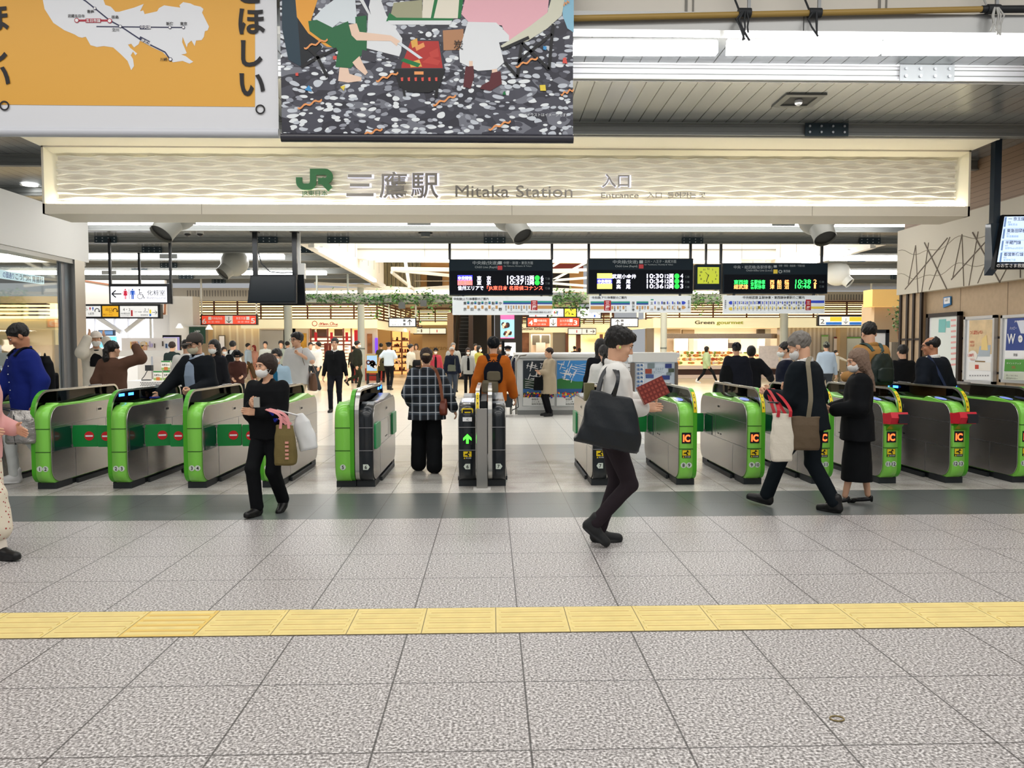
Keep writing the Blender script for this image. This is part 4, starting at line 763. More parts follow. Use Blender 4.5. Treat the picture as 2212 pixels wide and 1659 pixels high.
def dsign(name, label, x0, y0, x1, y1, Y, frame, panels, draw, poles=(), ptop=ZC, group='direction signs', pm=None, depth=.18, ysl=0):
    a, b = at(x0, y0, Y), at(x1, y1, Y); t = thing(name, label, 'sign', ((a.x+b.x)/2, Y, b.z), group=group)
    MB().box(a.x, b.x, Y, Y+depth, b.z, a.z).build('case', FR, t)
    for (p0, q0, p1, q1, m) in panels: mb = MB(); px_box(mb, p0, q0, p1, q1, Y, Y-.006, Y+.002, 0); mb.build('lit_panel', m, t)
    mb = MB(); draw(mb, Y, Y-.009); mb.build('lettering', [INK, PKR, PKB, WHS, PK2, SYL, SGB, REDS], t)
    for px in poles: q = at(px, y0, Y); MB().box(q.x-.03, q.x+.03, Y+.06, Y+.12, q.z if not frame else b.z, ptop).build('hanger', pm or M('hanger_black', '#15181c', .4), t)
    return t
def T(mb, s_, px, py, h, Y, yy, m, w=None, al='l', bold=0.): px_text(mb, s_, px, py, h, Y, yy, m, w, bold, al)
def d_toilet(mb, Y, yy):
    arrow(mb, 253, 635, (-1, 0), 19, Y, yy, 0, .032); person_pict(mb, 271.5, 646.5, 22, Y, yy, 1, True); mb2 = px_box(mb, 278.5, 625, 280, 646, Y, yy-.001, yy, 0); person_pict(mb, 287, 646.5, 22, Y, yy, 2); wheel_pict(mb, 303, 646.5, 22, Y, yy, 0); T(mb, '化粧室', 318, 637, 12, Y, yy, 0, 38, bold=.005); T(mb, 'Restrooms', 318, 646, 8, Y, yy, 4, 40)
dsign('direction_sign', 'lit white toilet sign with a left arrow and red and blue figures', 235, 613, 368, 656, 21.2, 1, [(239, 619, 361, 653, SGW)], d_toilet, (235, 366), ZB+.1)
def d_exit(mb, Y, yy):
    wheel_pict(mb, 186, 671, 9, Y, yy, 0); person_pict(mb, 195, 671, 8, Y, yy, 1, True); person_pict(mb, 201, 671, 8, Y, yy, 2); T(mb, '化粧室', 190, 680, 6, Y, yy, 0, 13); uturn(mb, 210, 671, 5, Y, yy, 0); T(mb, '出口', 228, 671, 7, Y, yy, 0, 14); T(mb, 'Exit', 236, 675, 4, Y, yy, 0); T(mb, '南口・北口', 223, 681, 4, Y, yy, 0, 20); uturn(mb, 249, 671, 5, Y, yy, 0)
    T(mb, '4・3', 266, 672, 9, Y, yy, 0, 15); px_box(mb, 283, 670, 287, 683, Y, yy-.001, yy, 7); T(mb, '中央線(快速)', 261, 679, 4.5, Y, yy, 0, 20); T(mb, 'Chūō Line (Rapid)', 261, 682.5, 2.5, Y, yy, 0, 20); T(mb, '2 1', 312, 671, 7, Y, yy, 4, 9); T(mb, '中央・総武線・各駅停車', 290, 675, 3, Y, yy, 0, 30); px_box(mb, 323, 669, 327, 677, Y, yy-.001, yy, 5); px_box(mb, 323, 678, 327, 683, Y, yy-.001, yy, 6); T(mb, '東西線直通', 304, 682, 3.5, Y, yy, 0, 16); arrow(mb, 334, 675, (1, 0), 10, Y, yy, 0)
dsign('direction_sign', 'long sign with yellow exit panel hanging below the toilet sign', 178, 657, 347, 688, 23.5, 1, [(181, 661, 218, 684, SGL), (221, 661, 256, 684, SGY), (259, 661, 341, 685, SGL)], d_exit, (300,), ZC)
def d65(n1, n2, X0):
    def f(mb, Y, yy):
        T(mb, n1, X0+3, 699, 15, Y, yy, 3, 9, bold=.02); T(mb, n2, X0+108, 698, 15, Y, yy, 3, 9, bold=.02); px_box(mb, X0+52, 682, X0+69, 699, Y, yy-.001, yy, 3); arrow(mb, X0+60.5, 690.5, (0, 1), 12, Y, yy-.003, 0)
        px_box(mb, X0+16, 684, X0+23, 691, Y, yy-.001, yy, 3); px_box(mb, X0+98, 684, X0+105, 691, Y, yy-.001, yy, 3); T(mb, '中央線(快速)', X0+24, 690, 6, Y, yy, 3, 22); T(mb, '東京方面', X0+76, 690, 6, Y, yy, 3, 20); T(mb, '新宿・東京・中野方面', X0+16, 697, 4, Y, yy, 3, 24); T(mb, '新宿・東京・中野方面', X0+80, 697, 4, Y, yy, 3, 24)
    return f
PW = M('hanger_white', '#e6e3da', .5)
dsign('direction_sign', 'red platform sign reading 6 and 5 on the left', 433, 679, 556, 702, 34., 0, [(436, 682, 553, 700, SGR)], d65('6', '5', 434), (434, 553), 4.6, pm=PW)
dsign('direction_sign', 'red platform sign reading 4 and 3 in the middle', 1137, 684, 1254, 707, 34.2, 0, [(1140, 687, 1251, 705, SGR)], lambda mb, Y, yy: [T(mb, '4', 1142, 702, 14, Y, yy, 3, 9, bold=.02), T(mb, '3', 1239, 702, 14, Y, yy, 3, 8, bold=.02), px_box(mb, 1187, 687, 1203, 705, Y, yy-.001, yy, 3), arrow(mb, 1195, 696, (0, 1), 12, Y, yy-.003, 0), px_box(mb, 1153, 689, 1160, 696, Y, yy-.001, yy, 3), px_box(mb, 1230, 689, 1237, 696, Y, yy-.001, yy, 3), T(mb, '中央線(快速)', 1161, 695, 6, Y, yy, 3, 20), T(mb, '立川方面', 1209, 695, 6, Y, yy, 3, 20), T(mb, '立川・八王子・高尾方面', 1153, 702, 4, Y, yy, 3, 26), T(mb, '立川・八王子・高尾方面', 1210, 702, 4, Y, yy, 3, 26)] and None, (1160, 1188), 8.6, pm=PW)
dsign('direction_sign', 'white platform sign reading 2 and 1 with yellow and blue bands', 1767, 681, 1885, 704, 34.4, 0, [(1770, 684, 1882, 702, SGL)], lambda mb, Y, yy: [T(mb, '2', 1772, 699, 14, Y, yy, 0, 9), T(mb, '1', 1874, 698, 14, Y, yy, 0, 5), arrow(mb, 1827, 693, (0, 1), 11, Y, yy, 0), px_box(mb, 1793, 684.5, 1818, 694, Y, yy-.001, yy, 5), px_box(mb, 1835, 684.5, 1862, 694, Y, yy-.001, yy, 5), px_box(mb, 1784, 696, 1818, 701.5, Y, yy-.001, yy, 6), px_box(mb, 1835, 696, 1869, 701.5, Y, yy-.001, yy, 6)] and None, (1768, 1883), 4.6, pm=PW)
for lab, x0, fl in (('small white upward arrow sign left of the escalator', 839, 0), ('small white upward arrow sign left of the green food shop sign', 1319, 1)):
    dsign('direction_sign', lab, x0, 686, x0+60, 706.5, 30.2, 0, [(x0+2, 688.5, x0+58, 704.5, SGL)], (lambda x0, fl: lambda mb, Y, yy: [arrow(mb, x0+(15 if fl else 46), 697, (0, -1), 11, Y, yy, 4, .04), px_box(mb, x0+(22 if fl else 32), 690, x0+(28 if fl else 37), 695, Y, yy-.001, yy, 4), px_box(mb, x0+(22 if fl else 32), 698, x0+(28 if fl else 37), 703, Y, yy-.001, yy, 4), T(mb, '出口 Exit', x0+(31 if fl else 5), 695, 4, Y, yy, 4, 14), T(mb, '改札口', x0+(31 if fl else 5), 703, 4, Y, yy, 4, 22)] and None)(x0, fl), (x0+1, x0+59), at(800, 651, 30.).z+.05, pm=PW)
for lab, x0, x1, y0, fl, Yd in (('pale left arrow sign on the shop lintel beside the escalator', 893, 964, 708, 0, 49.5), ('pale right arrow sign over the rice roll shop', 1227, 1288, 709, 1, 43.4)):
    dsign('direction_sign', lab, x0, y0, x1, y0+14, Yd, 0, [(x0+1, y0+1.5, (x0+x1)/2-1, y0+12.5, SGL), ((x0+x1)/2, y0+1.5, x1-1, y0+12.5, SGL)], (lambda x0, x1, y0, fl: lambda mb, Y, yy: [arrow(mb, x1-9 if fl else x0+9, y0+7, (1, 0) if fl else (-1, 0), 9, Y, yy, 4, .04), px_box(mb, (x1-22) if fl else x0+16, y0+3, (x1-19) if fl else x0+19, y0+10, Y, yy-.001, yy, 4), px_box(mb, (x0+18) if fl else x0+50, y0+4, (x0+20) if fl else x0+52, y0+10, Y, yy-.001, yy, 1)] and None)(x0, x1, y0, fl), (), group='direction signs')
dsign('direction_sign', 'wide sign with a yellow exit panel above the red 4 and 3 sign', 1140, 663, 1300, 689, 35.5, 0, [(1143, 667, 1181, 687, SGL), (1185, 667, 1217, 687, SGL), (1220, 667, 1244, 687, SYL), (1247, 667, 1297, 687, SGL)], lambda mb, Y, yy: [person_pict(mb, 1198, 680, 9, Y, yy, 1, True), person_pict(mb, 1204, 680, 9, Y, yy, 2), wheel_pict(mb, 1211, 680, 8, Y, yy, 4), uturn(mb, 1226, 677, 4, Y, yy, 0), T(mb, '出口', 1232, 675, 5, Y, yy, 4), px_box(mb, 1156, 680, 1159, 686, Y, yy-.001, yy, 1), px_box(mb, 1283, 680, 1286, 685, Y, yy-.001, yy, 2), T(mb, '中央・総武線', 1250, 678, 4, Y, yy, 2, 30), arrow(mb, 1292, 677, (1, .6), 8, Y, yy, 0)] and None, (1165, 1290), 8.6)
# information screen at the right edge
YT = 11.0; a = at(2160, 465, YT); tv = thing('information_screen', 'lit blue train information screen hanging at the right edge', 'screen', (at(2200, 580, YT).x, YT, at(2200, 580, YT).z))
def tq(px, py, dy=0.): return at(px, py, YT+dy+(580-py)/115*.14-.07)
SCB = M('screen_blue', '#cfe3ff', .3, emit=.75); SCI = M('screen_ink', '#2a3a72', .5); SCM = M('screen_mid', '#86a8e0', .4, emit=.2)
mb = MB(); q = [tq(2166, 464), tq(2242, 463.5), tq(2236, 581), tq(2148, 581)]; mb.add(q+[p+Vector((0, .09, 0)) for p in q], [(3, 2, 1, 0), (4, 5, 6, 7), (0, 1, 5, 4), (1, 2, 6, 5), (2, 3, 7, 6), (3, 0, 4, 7)]); mb.build('case', TVB, tv)
def tp(mb, pts, m, k=1): mb.poly([tq(px, py, -.002*k) for px, py in pts][::-1], m)
mb = MB(); tp(mb, ((2170, 468), (2239, 467), (2234, 566), (2154, 566)), 0)
for i in range(4):
    y = 469+25.5*i; xo = 2169-3.2*i; tp(mb, ((xo+2, y), (xo+6, y), (xo+3, y+21), (xo-1, y+21)), 2, 2); tp(mb, ((xo, y+24), (2234, y+24), (2234, y+24.6), (xo, y+24.6)), 2, 2)
    s_ = ['一 京王線', '東急田園都市線', '半蔵門線', '都営新宿線'][i]; q = tq(xo+9, y+7, -.006); mb.text(s_, .058, q, m=1, bold=.012); q = tq(xo+8, y+12, -.006); mb.text('京浜', .024, q, m=1); q = tq(xo+8, y+18, -.006); mb.text(['運転見合', '鉄道連絡線', '振替Metro対応中', '都営地下鉄'][i], .036, q, m=2)
q = tq(2152, 577, -.006); mb.text('のお客さま救護の', .062, q, m=3, bold=.01)
mb.build('display', [SCB, SCI, SCM, WHS], tv)
POL = M('pole_navy', '#1f2f3d', .35, coat=.2); q = at(2165, 470, YT); mb = MB(); mb.box(q.x-.05, q.x+.05, YT+.12, YT+.22, q.z-.35, ZC-.01); mb.box(q.x-.12, q.x+.12, YT+.08, YT+.26, ZC-.03, ZC-.008); mb.build('hanger', POL, tv)
mb = MB(); c0 = at(2140, 482, YT+.1); mb.prism([(YT+.1, c0.z), (YT+.22, c0.z), (YT+.22, c0.z-.75), (YT+.03, c0.z-.6)], 0, c0.x+.0, c0.x+.13); mb.build('bracket', POL, tv)
# ball nozzles, vent, cameras, downlight
NOZ = M('nozzle_grey', '#8f8f88', .45); NOZL = M('nozzle_light', '#c9cbc6', .4); NIN = M('nozzle_dark', '#2b2c2b', .6)
def nozzle(label, px, py, Y, R_, tip, rb, rt, mt, top=None):
    c = at(px, py, Y); t = thing('air_nozzle', label, 'air nozzle', c, group='ball shaped air nozzles')
    MB().ball(c, R_, 0, 24, 16).build('ball', mt, t); d = (at(*tip, Y-.3)-c); e = c+d; n = d.normalized(); s0 = c+n*R_*.75
    MB().tube([s0, e], rb, 20, 0, rt, False).tube([e, e-n*.02], rt*1.06, 20, 0, None, False).build('spout', mt, t)
    m2 = MB(); m2.tube([e-n*.06, e-n*.05], rt*.98, 20, 0); m2.build('spout_grille', NIN, t)
    MB().tube([c+Vector((0, 0, R_*.8)), (c.x, c.y, max(ZC, c.z+R_*.85))], R_*.55, 20, 0).build('neck', top or mt, t)
nozzle('ball air nozzle half hidden under the left end of the station sign', 385, 458, 14.6, .34, (348, 506), .23, .21, NOZ)
nozzle('ball air nozzle left of the black monitors', 507, 567, 24., .42, (480, 592), .25, .22, NOZ)
nozzle('ball air nozzle under the middle of the station sign, dark grille showing', 1098, 462, 14.6, .33, (1130, 512), .2, .19, NOZ)
nozzle('ball air nozzle under the right end of the station sign', 1765, 468, 14.6, .36, (1783, 516), .22, .2, NOZ)
nozzle('pale ball air nozzle right of the right departure board', 1808, 590, 26.6, .44, (1836, 612), .2, .18, NOZL, M('neck_blue', '#7f97a6', .5))
q = gr(1725, 217, ZC-.005); t = thing('ceiling_vent', 'square recessed ceiling fitting in the planked ceiling', 'vent', q); mb = MB()
for (a, b, c, d) in ((-.25, .25, -.25, -.17), (-.25, .25, .17, .25), (-.25, -.17, -.17, .17), (.17, .25, -.17, .17)): mb.box(q.x+a, q.x+b, q.y+c, q.y+d, ZC-.02, ZC)
mb.build('frame', M('vent_frame', '#6d6f6a', .4), t); MB().box(q.x-.17, q.x+.17, q.y-.17, q.y+.17, ZC-.004, ZC-.001).build('recess', NIN, t); MB().ball((q.x, q.y, ZC-.02), .05, 0, 12, 8).build('bulb', M('bulb', '#e8e8e8', .2), t)
for lab, px in (('left dome camera under the planked ceiling', 405), ('right dome camera under the planked ceiling', 432)):
    q = at(px, 505, 20.); t = thing('dome_camera', lab, 'security camera', q, group='dome cameras'); MB().tube([q+Vector((0, 0, 0)), q+Vector((0, 0, .12))], .09, 16, 0).build('base', LGREY, t); MB().ball(q, .075, 0, 16, 10).build('dome', M('dome_black', '#0d0f11', .1), t); MB().tube([q+Vector((0, 0, .12)), (q.x, q.y, ZC)], .04, 10).build('stem', LGREY, t)
q = gr(65, 400, ZC-.01); t = thing('downlight', 'round lit downlight in the ceiling at the left', 'downlight', q); MB().tube([q+Vector((0, 0, -.005)), q+Vector((0, 0, .01))], .13, 24).build('lamp_disc', M('downlight_lit', '#ffffff', emit=8), t); MB().ring(q+Vector((0, 0, -.008)), .13, .17, 24, 0, ud=(0, 1, 0)).build('trim_ring', WHITE, t)
q = at(919, 512, 20.6); t = thing('ceiling_sensor', 'grey stub fitting under the ceiling left of the middle board', 'sensor', q); MB().tube([q, q+Vector((0, 0, .3))], .12, 16, 0, .16).build('body', M('sensor_grey', '#5d6466', .4), t); MB().tube([q+Vector((0, 0, .3)), (q.x, q.y, ZC)], .2, 16).build('flange', DGREY, t)

# ================================================================ FAR CONCOURSE: shops, columns, kiosk, plants
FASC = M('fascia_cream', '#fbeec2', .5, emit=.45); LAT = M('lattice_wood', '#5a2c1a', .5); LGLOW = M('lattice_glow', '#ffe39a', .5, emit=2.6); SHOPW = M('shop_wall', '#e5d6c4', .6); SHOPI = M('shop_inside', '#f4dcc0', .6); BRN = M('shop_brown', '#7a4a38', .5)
def px_slab(mb, x0, y0, x1, y1, Y, d, m=0):
    a, b = at(x0, y0, Y), at(x1, y1, Y); return mb.box(a.x, b.x, Y, Y+d, b.z, a.z, m)
def lattice(name_i, x0, x1, Yf, ytop, ybot, nv, rows=(0, .3, .42, .52, .74, .84, 1)):
    a, b = at(x0, ytop, Yf), at(x1, ybot, Yf); mb = MB(); mb.box(a.x, b.x, Yf+.4, Yf+.5, b.z, a.z, 1)
    for r_ in (0, .16, .34, .5, .62, .78, .9, 1.): z = b.z+(a.z-b.z)*r_; mb.box(a.x, b.x, Yf, Yf+.1, z-.035, z+.035)
    for i in range(nv+1): x = a.x+(b.x-a.x)*i/nv; mb.box(x-.035, x+.035, Yf-.06, Yf, b.z-.1, a.z)
    S('trim_%d' % name_i, mb, [LAT, LGLOW])
def zline(px, py, Y): return at(px, py, Y).z
YL1, YR1 = 37.2, 39.
# left shop block
lattice(10, 412, 815, YL1, 650, 689, 8)
mb = MB(); px_slab(mb, 520, 690, 815, 709, YL1-.3, .5); S('wall_shop_fascia', mb, FASC)
a, b = at(815, 650, YL1), at(912, 706, 52.); d_ = [(a.x, YL1), (at(912, 700, 52.).x, 52.)]
mb = MB(); zt, zb = zline(700, 690, YL1), zline(700, 709, YL1); x0, x1 = d_[0][0], d_[1][0]
mb.add([(x0, YL1-.3, zb), (x1, 52, zb), (x1, 52, zt), (x0, YL1-.3, zt), (x0-.4, YL1, zb), (x1-.4, 52, zb), (x1-.4, 52, zt), (x0-.4, YL1, zt)], [(0, 1, 2, 3), (7, 6, 5, 4), (0, 4, 5, 1), (3, 2, 6, 7)]); S('wall_shop_fascia', mb, FASC)
mb = MB(); zl = zline(700, 650, YL1)
mb.add([(x0-.5, YL1+.1, zt), (x1-.5, 52, zt), (x1-.5, 52, zl), (x0-.5, YL1+.1, zl)], [(0, 1, 2, 3)], 1)
for r_ in np.linspace(0, 1, 7): z = zt+(zl-zt)*r_; mb.bar((x0, YL1-.1, z), (x1, 52, z), .1, .08)
for k in np.linspace(0, 1, 10): mb.box(x0+(x1-x0)*k-.05, x0+(x1-x0)*k+.02, YL1+(52-YL1)*k-.05, YL1+(52-YL1)*k+.05, zt, zl)
S('trim_11', mb, [LAT, LGLOW])
mb = MB(); px_slab(mb, 300, 622, 1000, 650, YL1-.1, .3)
for px in range(404, 640, 6): px_slab(mb, px, 627, px+1, 640, YL1-.15, .05, 1)
S('wall_back', mb, [M('upper_wall_cream', '#ded6c6', .6), M('joint_grey')])
mb = MB(); px_slab(mb, 440, 702, 590, 840, YL1+1.2, .2)
for px in range(462, 590, 16): px_slab(mb, px, 702, px+7, 840, YL1+1.15, .05, 1)
px_slab(mb, 410, 700, 452, 842, YL1-.4, .6, 2); px_slab(mb, 365, 640, 420, 842, 33., .8, 3); px_slab(mb, 560, 704, 640, 842, YL1, .3, 3)
S('wall_back_left', mb, [M('striped_wall', '#d8cdc2', .5), M('striped_wall_light', '#ece6de', .5), M('tan_pilaster', '#c3ab88', .5), M('pale_wall', '#d9d5cc', .6)])
px_ = MB(); px_slab(px_, 560, 705, 620, 712, YL1-.2, 1.4); S('trim_12', px_, SHOPW)
t = thing('wall_poster', 'small lit poster frame on the pale striped wall', 'poster', at(478, 760, YL1+1)); mb = MB(); px_slab(mb, 472, 724, 486, 758, YL1+1.02, .1); mb.build('frame', M('frame_grey', '#77736e', .5), t); mb = MB(); px_slab(mb, 473.5, 726, 484.5, 757, YL1+1.0, .03); mb.build('sheet', M('poster_sheet', '#f0eef0', .5, emit=.3), t)
# front of the bakery shop
shop = thing('bakery_shop', 'bakery shop front with red script lettering and red hanging banners', 'shop', at(700, 830, YL1))
mb = MB(); px_slab(mb, 622, 709, 815, 842, YL1+2.2, .2); mb.build('back_wall', SHOPI, shop)
mb = MB(); 
for (p0, p1) in ((612, 668), (787, 815)): px_slab(mb, p0, 709, p1, 842, YL1, .3)
mb.build('front_wall', SHOPW, shop)
mb = MB()
for px in (669, 706, 740, 757): px_slab(mb, px, 709, px+3.5, 790, YL1-.02, .15)
for y in (727, 735, 743): px_slab(mb, 669, y, 757, y+3, YL1, .12)
px_slab(mb, 700, 741, 716, 800, YL1+.5, .1)
mb.build('window_frame', M('frame_red_brown', '#8d4236', .5), shop)
mb = MB(); px_slab(mb, 684, 711, 706, 728, YL1+.6, .4); px_slab(mb, 672, 711, 680, 727, YL1+.6, .3); px_slab(mb, 722, 711, 740, 726, YL1+.7, .3); mb.build('oven_hood', M('hood_brown', '#5a443a', .4, .3), shop)
mb = MB(); 
for y in (748, 755, 762, 769, 776): px_slab(mb, 690, y, 712, y+2, YL1+1., .4); px_slab(mb, 740, y, 750, y+2, YL1+1., .4)
mb.build('shelf', BRN, shop)
mb = MB()
for x in (682, 716, 749): px_slab(mb, x-3, 718, x+3, 738, YL1-.35, .04)
px_slab(mb, 765, 713, 774, 738, YL1-.5, .05)
mb.build('hanging_banner', M('banner_red', '#e0202a', .5), shop)
mb = MB(); px_slab(mb, 760, 796, 830, 822, YL1-.4, .5); mb.build('counter', M('counter_red', '#a03028', .4), shop)
YT2 = YL1-.31; mb = MB(); q = at(676, 703, YT2); mb.ring((q.x+.08, YT2, q.z+.09), .10, .13, 20)
def sline(pts, w=.035):
    P = [at(x, y, YT2) for x, y in pts]
    for a, b in zip(P[:-1], P[1:]): mb.bar((a.x, YT2, a.z), (b.x, YT2, b.z), w, .02)
sline([(689, 702), (692, 697), (694, 698), (693, 702), (697, 697), (699, 698), (698, 702), (702, 699), (701, 702), (704, 699), (706, 699), (705, 702), (708, 699), (710, 702)]); sline([(714, 697), (717, 695.5), (720, 697), (719, 701), (715, 702), (713, 700), (714, 697)]); sline([(721, 702), (723, 699), (725, 702), (727, 700), (729, 699.5), (727, 701.5), (730, 702)]); sline([(688, 704.5), (729, 704.5)], .02)
mb.build('lettering', M('script_red', '#c8352e', .5), shop)
t = thing('wall_poster', 'orange food poster left of the bakery', 'poster', at(648, 770, YL1)); mb = MB(); px_slab(mb, 644, 720, 662, 757, YL1-.08, .06); mb.build('sheet', M('poster_orange', '#f4a93a', .5, var=.4, vscale=3), t)
t = thing('wall_poster', 'brown bread poster and purple lit strip on the corner by the bakery', 'poster', at(800, 770, YL1)); mb = MB(); px_slab(mb, 793, 721, 804, 763, YL1-.08, .06); mb.build('sheet', M('poster_bread', '#9a6238', .5, var=.5, vscale=2.5), t); mb = MB(); px_slab(mb, 810, 730, 816, 762, YL1-.08, .06); mb.build('lit_strip', M('strip_purple', '#6a3bf0', emit=1.), t)
# side shop along the receding wall: warm lit shelves, then the tan end wall
mb = MB(); px_slab(mb, 815, 700, 916, 842, 52.3, .3); S('wall_side_shop', mb, M('side_shop_wall', '#d9b58c', .6))
t = thing('side_shop', 'warm lit shop with stacked shelves behind the station officer', 'shop', at(866, 830, 46.))
mb = MB(); px_slab(mb, 845, 716, 884, 835, 47, .2); mb.build('back_panel', M('warm_panel', '#ffbe72', .5, emit=.9), t)
mb = MB()
for y in (735, 748, 760, 772, 784, 800): px_slab(mb, 845, y, 884, y+2, 45.5, 1.)
for x in (844, 866, 883): px_slab(mb, x, 714, x+3, 838, 45.4, .3)
mb.build('shelf', M('shelf_brown', '#8a5636', .5), t)
rs = random.Random(3); mb = MB()
for i in range(46): x, y = rs.uniform(846, 880), rs.choice((735, 748, 760, 772, 784, 800)); px_slab(mb, x, y-rs.uniform(3, 8), x+rs.uniform(2, 4), y, 45.6, .3, rs.randrange(4))
o = mb.build('goods', [M('goods_a', '#5a2f22', .5), M('goods_b', '#e9d7b0', .5), M('goods_c', '#b8452f', .5), M('goods_d', '#3a2c28', .5)], t); o['kind'] = 'stuff'
mb = MB(); px_slab(mb, 912, 700, 976, 850, 50., .3); px_slab(mb, 905, 692, 985, 702, 49.7, .4, 1); S('wall_end', mb, [M('end_wall_tan', '#c8ad86', .6), FASC])
mb = MB(); q = at(926, 756, 49.95); mb.text('entrance', .42, (q.x, 49.95, q.z), shear=.2); mb.build('wall_lettering', M('tan_letter', '#8d7448', .6), label='brown lettering on the tan end wall left of the escalator', cat='lettering')
lattice(13, 836, 975, 48., 666, 693, 4)
mb = MB(); px_slab(mb, 836, 640, 1250, 667, 48.2, .3); S('wall_end_upper', mb, M('upper_wall_cream', '#ded6c6', .6))
t = thing('red_flower_garland', 'pink red flower garland hanging on the upper end wall', 'garland', at(940, 652, 48.12)); mb = MB(); rs = random.Random(5)
for i in range(44):
    q = at(906+i*1.9, 649+rs.uniform(-2.5, 2.5), 48.12); mb.ball(q, rs.uniform(.05, .09), 0, 6, 4)
o = mb.build('flowers', M('flower_pink', '#e0485e', .5), t); o['kind'] = 'stuff'
# escalator with its dark well
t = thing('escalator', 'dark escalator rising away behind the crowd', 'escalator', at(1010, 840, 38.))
ST = M('escalator_step', '#2a2c2e', .5); ESB = M('escalator_body', '#3a2d24', .4); mb = MB(); n_ = 18
for i in range(n_):
    y = 38+i*.4; z = i*.22; a_, b_ = at(985, 800, 38).x, at(1010, 800, 38).x; mb.box(a_, b_, y, y+.42, z-.3, z, 0); mb.box(a_, b_, y-.01, y, z-.03, z, 1)
mb.build('steps', [ST, M('step_edge', '#777a7c', .4)], t)
mb = MB()
for px in (980, 1011): x = at(px, 800, 38).x; mb.prism([(37.5, 0), (38.2, 0), (46, 4.4), (46, 5.3), (38., .95), (37.5, .95)], 0, x-.06, x+.06)
mb.build('balustrade', M('balustrade', '#6d5a48', .3, .3), t)
mb = MB()
for px in (980, 1011): x = at(px, 800, 38).x; mb.tube([(x, 37.4, .95), (x, 38., 1.), (x, 46, 5.35)], .05, 8)
mb.build('handrail', CBL, t)
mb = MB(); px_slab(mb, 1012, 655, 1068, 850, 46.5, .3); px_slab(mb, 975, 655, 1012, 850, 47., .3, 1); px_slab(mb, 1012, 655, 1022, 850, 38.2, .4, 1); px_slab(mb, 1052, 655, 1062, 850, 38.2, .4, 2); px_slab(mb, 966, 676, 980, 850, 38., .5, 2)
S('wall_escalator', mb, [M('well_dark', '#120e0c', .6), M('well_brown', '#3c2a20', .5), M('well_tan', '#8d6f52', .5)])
# digital signage pillar
t = thing('digital_signage', 'black pillar with a lit ice cream screen right of the escalator', 'digital signage', at(1098, 835, 36.))
mb = MB(); px_slab(mb, 1069, 660, 1128, 845, 36., 1.6); mb.build('pillar', M('pillar_black', '#221f1e', .35), t)
mb = MB(); px_slab(mb, 1081, 680, 1111, 731, 35.96, .05, 0); px_slab(mb, 1081, 680, 1111, 690, 35.94, .03, 1); px_slab(mb, 1081, 729, 1111, 731, 35.94, .03, 1)
rs = random.Random(8)
for (cy) in (703, 720):
    for i in range(12): q = at(1096+rs.uniform(-9, 9), cy+rs.uniform(-3.5, 4), 35.93); mb.ball(q, rs.uniform(.05, .12), rs.choice((2, 3, 4)), 8, 5)
mb.build('lit_screen', [M('ad_blue', '#8fd0ee', .4, emit=.7), M('ad_pink', '#ee5f9a', .4, emit=.6), M('ad_cream', '#f3e2cd', .5), M('ad_brown', '#7a3d2a', .5), M('ad_dark', '#33211f', .5)], t)
mb = MB(); px_slab(mb, 1081, 740, 1114, 775, 35.96, .05); mb.build('notice_panel', M('notice_pale', '#dfe6ea', .4, emit=.3), t)
# rice roll shop
lattice(14, 1128, 1160, 44., 680, 700, 2); lattice(15, 1240, 1325, 44., 676, 700, 4)
mb = MB(); px_slab(mb, 1115, 700, 1330, 718, 43.6, .5); S('wall_shop_fascia', mb, FASC)
t = thing('rice_roll_shop', 'rice roll shop front with dark 3D lettering under the red 4 and 3 sign', 'shop', at(1170, 835, 44.))
mb = MB(); px_slab(mb, 1118, 717, 1145, 835, 44., .3); mb.build('picture_wall', M('food_picture', '#8a5d43', .5, var=.6, vscale=1.6), t)
mb = MB(); px_slab(mb, 1143, 718, 1194, 722, 43.9, .2); px_slab(mb, 1143, 722, 1147, 840, 43.9, .2); px_slab(mb, 1189, 722, 1194, 840, 43.9, .2); mb.build('door_frame', M('frame_cream', '#efe4cc', .5), t)
mb = MB(); px_slab(mb, 1147, 722, 1189, 840, 45., .2, 0); px_slab(mb, 1150, 724, 1166, 745, 44.8, .1, 1); px_slab(mb, 1170, 724, 1187, 742, 44.8, .1, 1); px_slab(mb, 1158, 740, 1178, 760, 44.6, .1, 2); mb.build('interior', [SHOPI, M('interior_dark', '#5e5648', .5), M('interior_pale', '#f2ede2', .5)], t)
q = at(1126, 712.5, 43.55); mb = MB(); mb.text('Gangnam Kimbap', .21, (q.x, 43.55, q.z), w=49*43.55/FPX, bold=.02, extr=.1); mb.build('lettering', M('letter_brown', '#5c3a26', .5), t)
mb = MB(); px_slab(mb, 1194, 717, 1222, 840, 43.9, .3); S('wall_grey_panel', mb, M('panel_grey', '#8d8377', .5))
t = thing('food_stall', 'brightly lit food stall with round menu plates behind the young man', 'shop', at(1260, 835, 44.)); mb = MB(); px_slab(mb, 1222, 718, 1345, 840, 46., .2); mb.build('back_panel', M('stall_glow', '#ffdca0', .5), t)
mb = MB(); px_slab(mb, 1222, 720, 1228, 840, 43.8, .3); px_slab(mb, 1245, 720, 1254, 840, 43.8, .3); px_slab(mb, 1296, 722, 1302, 840, 43.8, .3); px_slab(mb, 1222, 765, 1320, 772, 43.7, .4); mb.build('frame', BRN, t)
mb = MB(); 
for i in range(5): q = at(1262+8*i, 727, 45.5); mb.tube([q, q+Vector((0, .08, 0))], .1, 14, 0)
mb.build('menu_plate', M('plate_amber', '#e8a04a', .5), t)
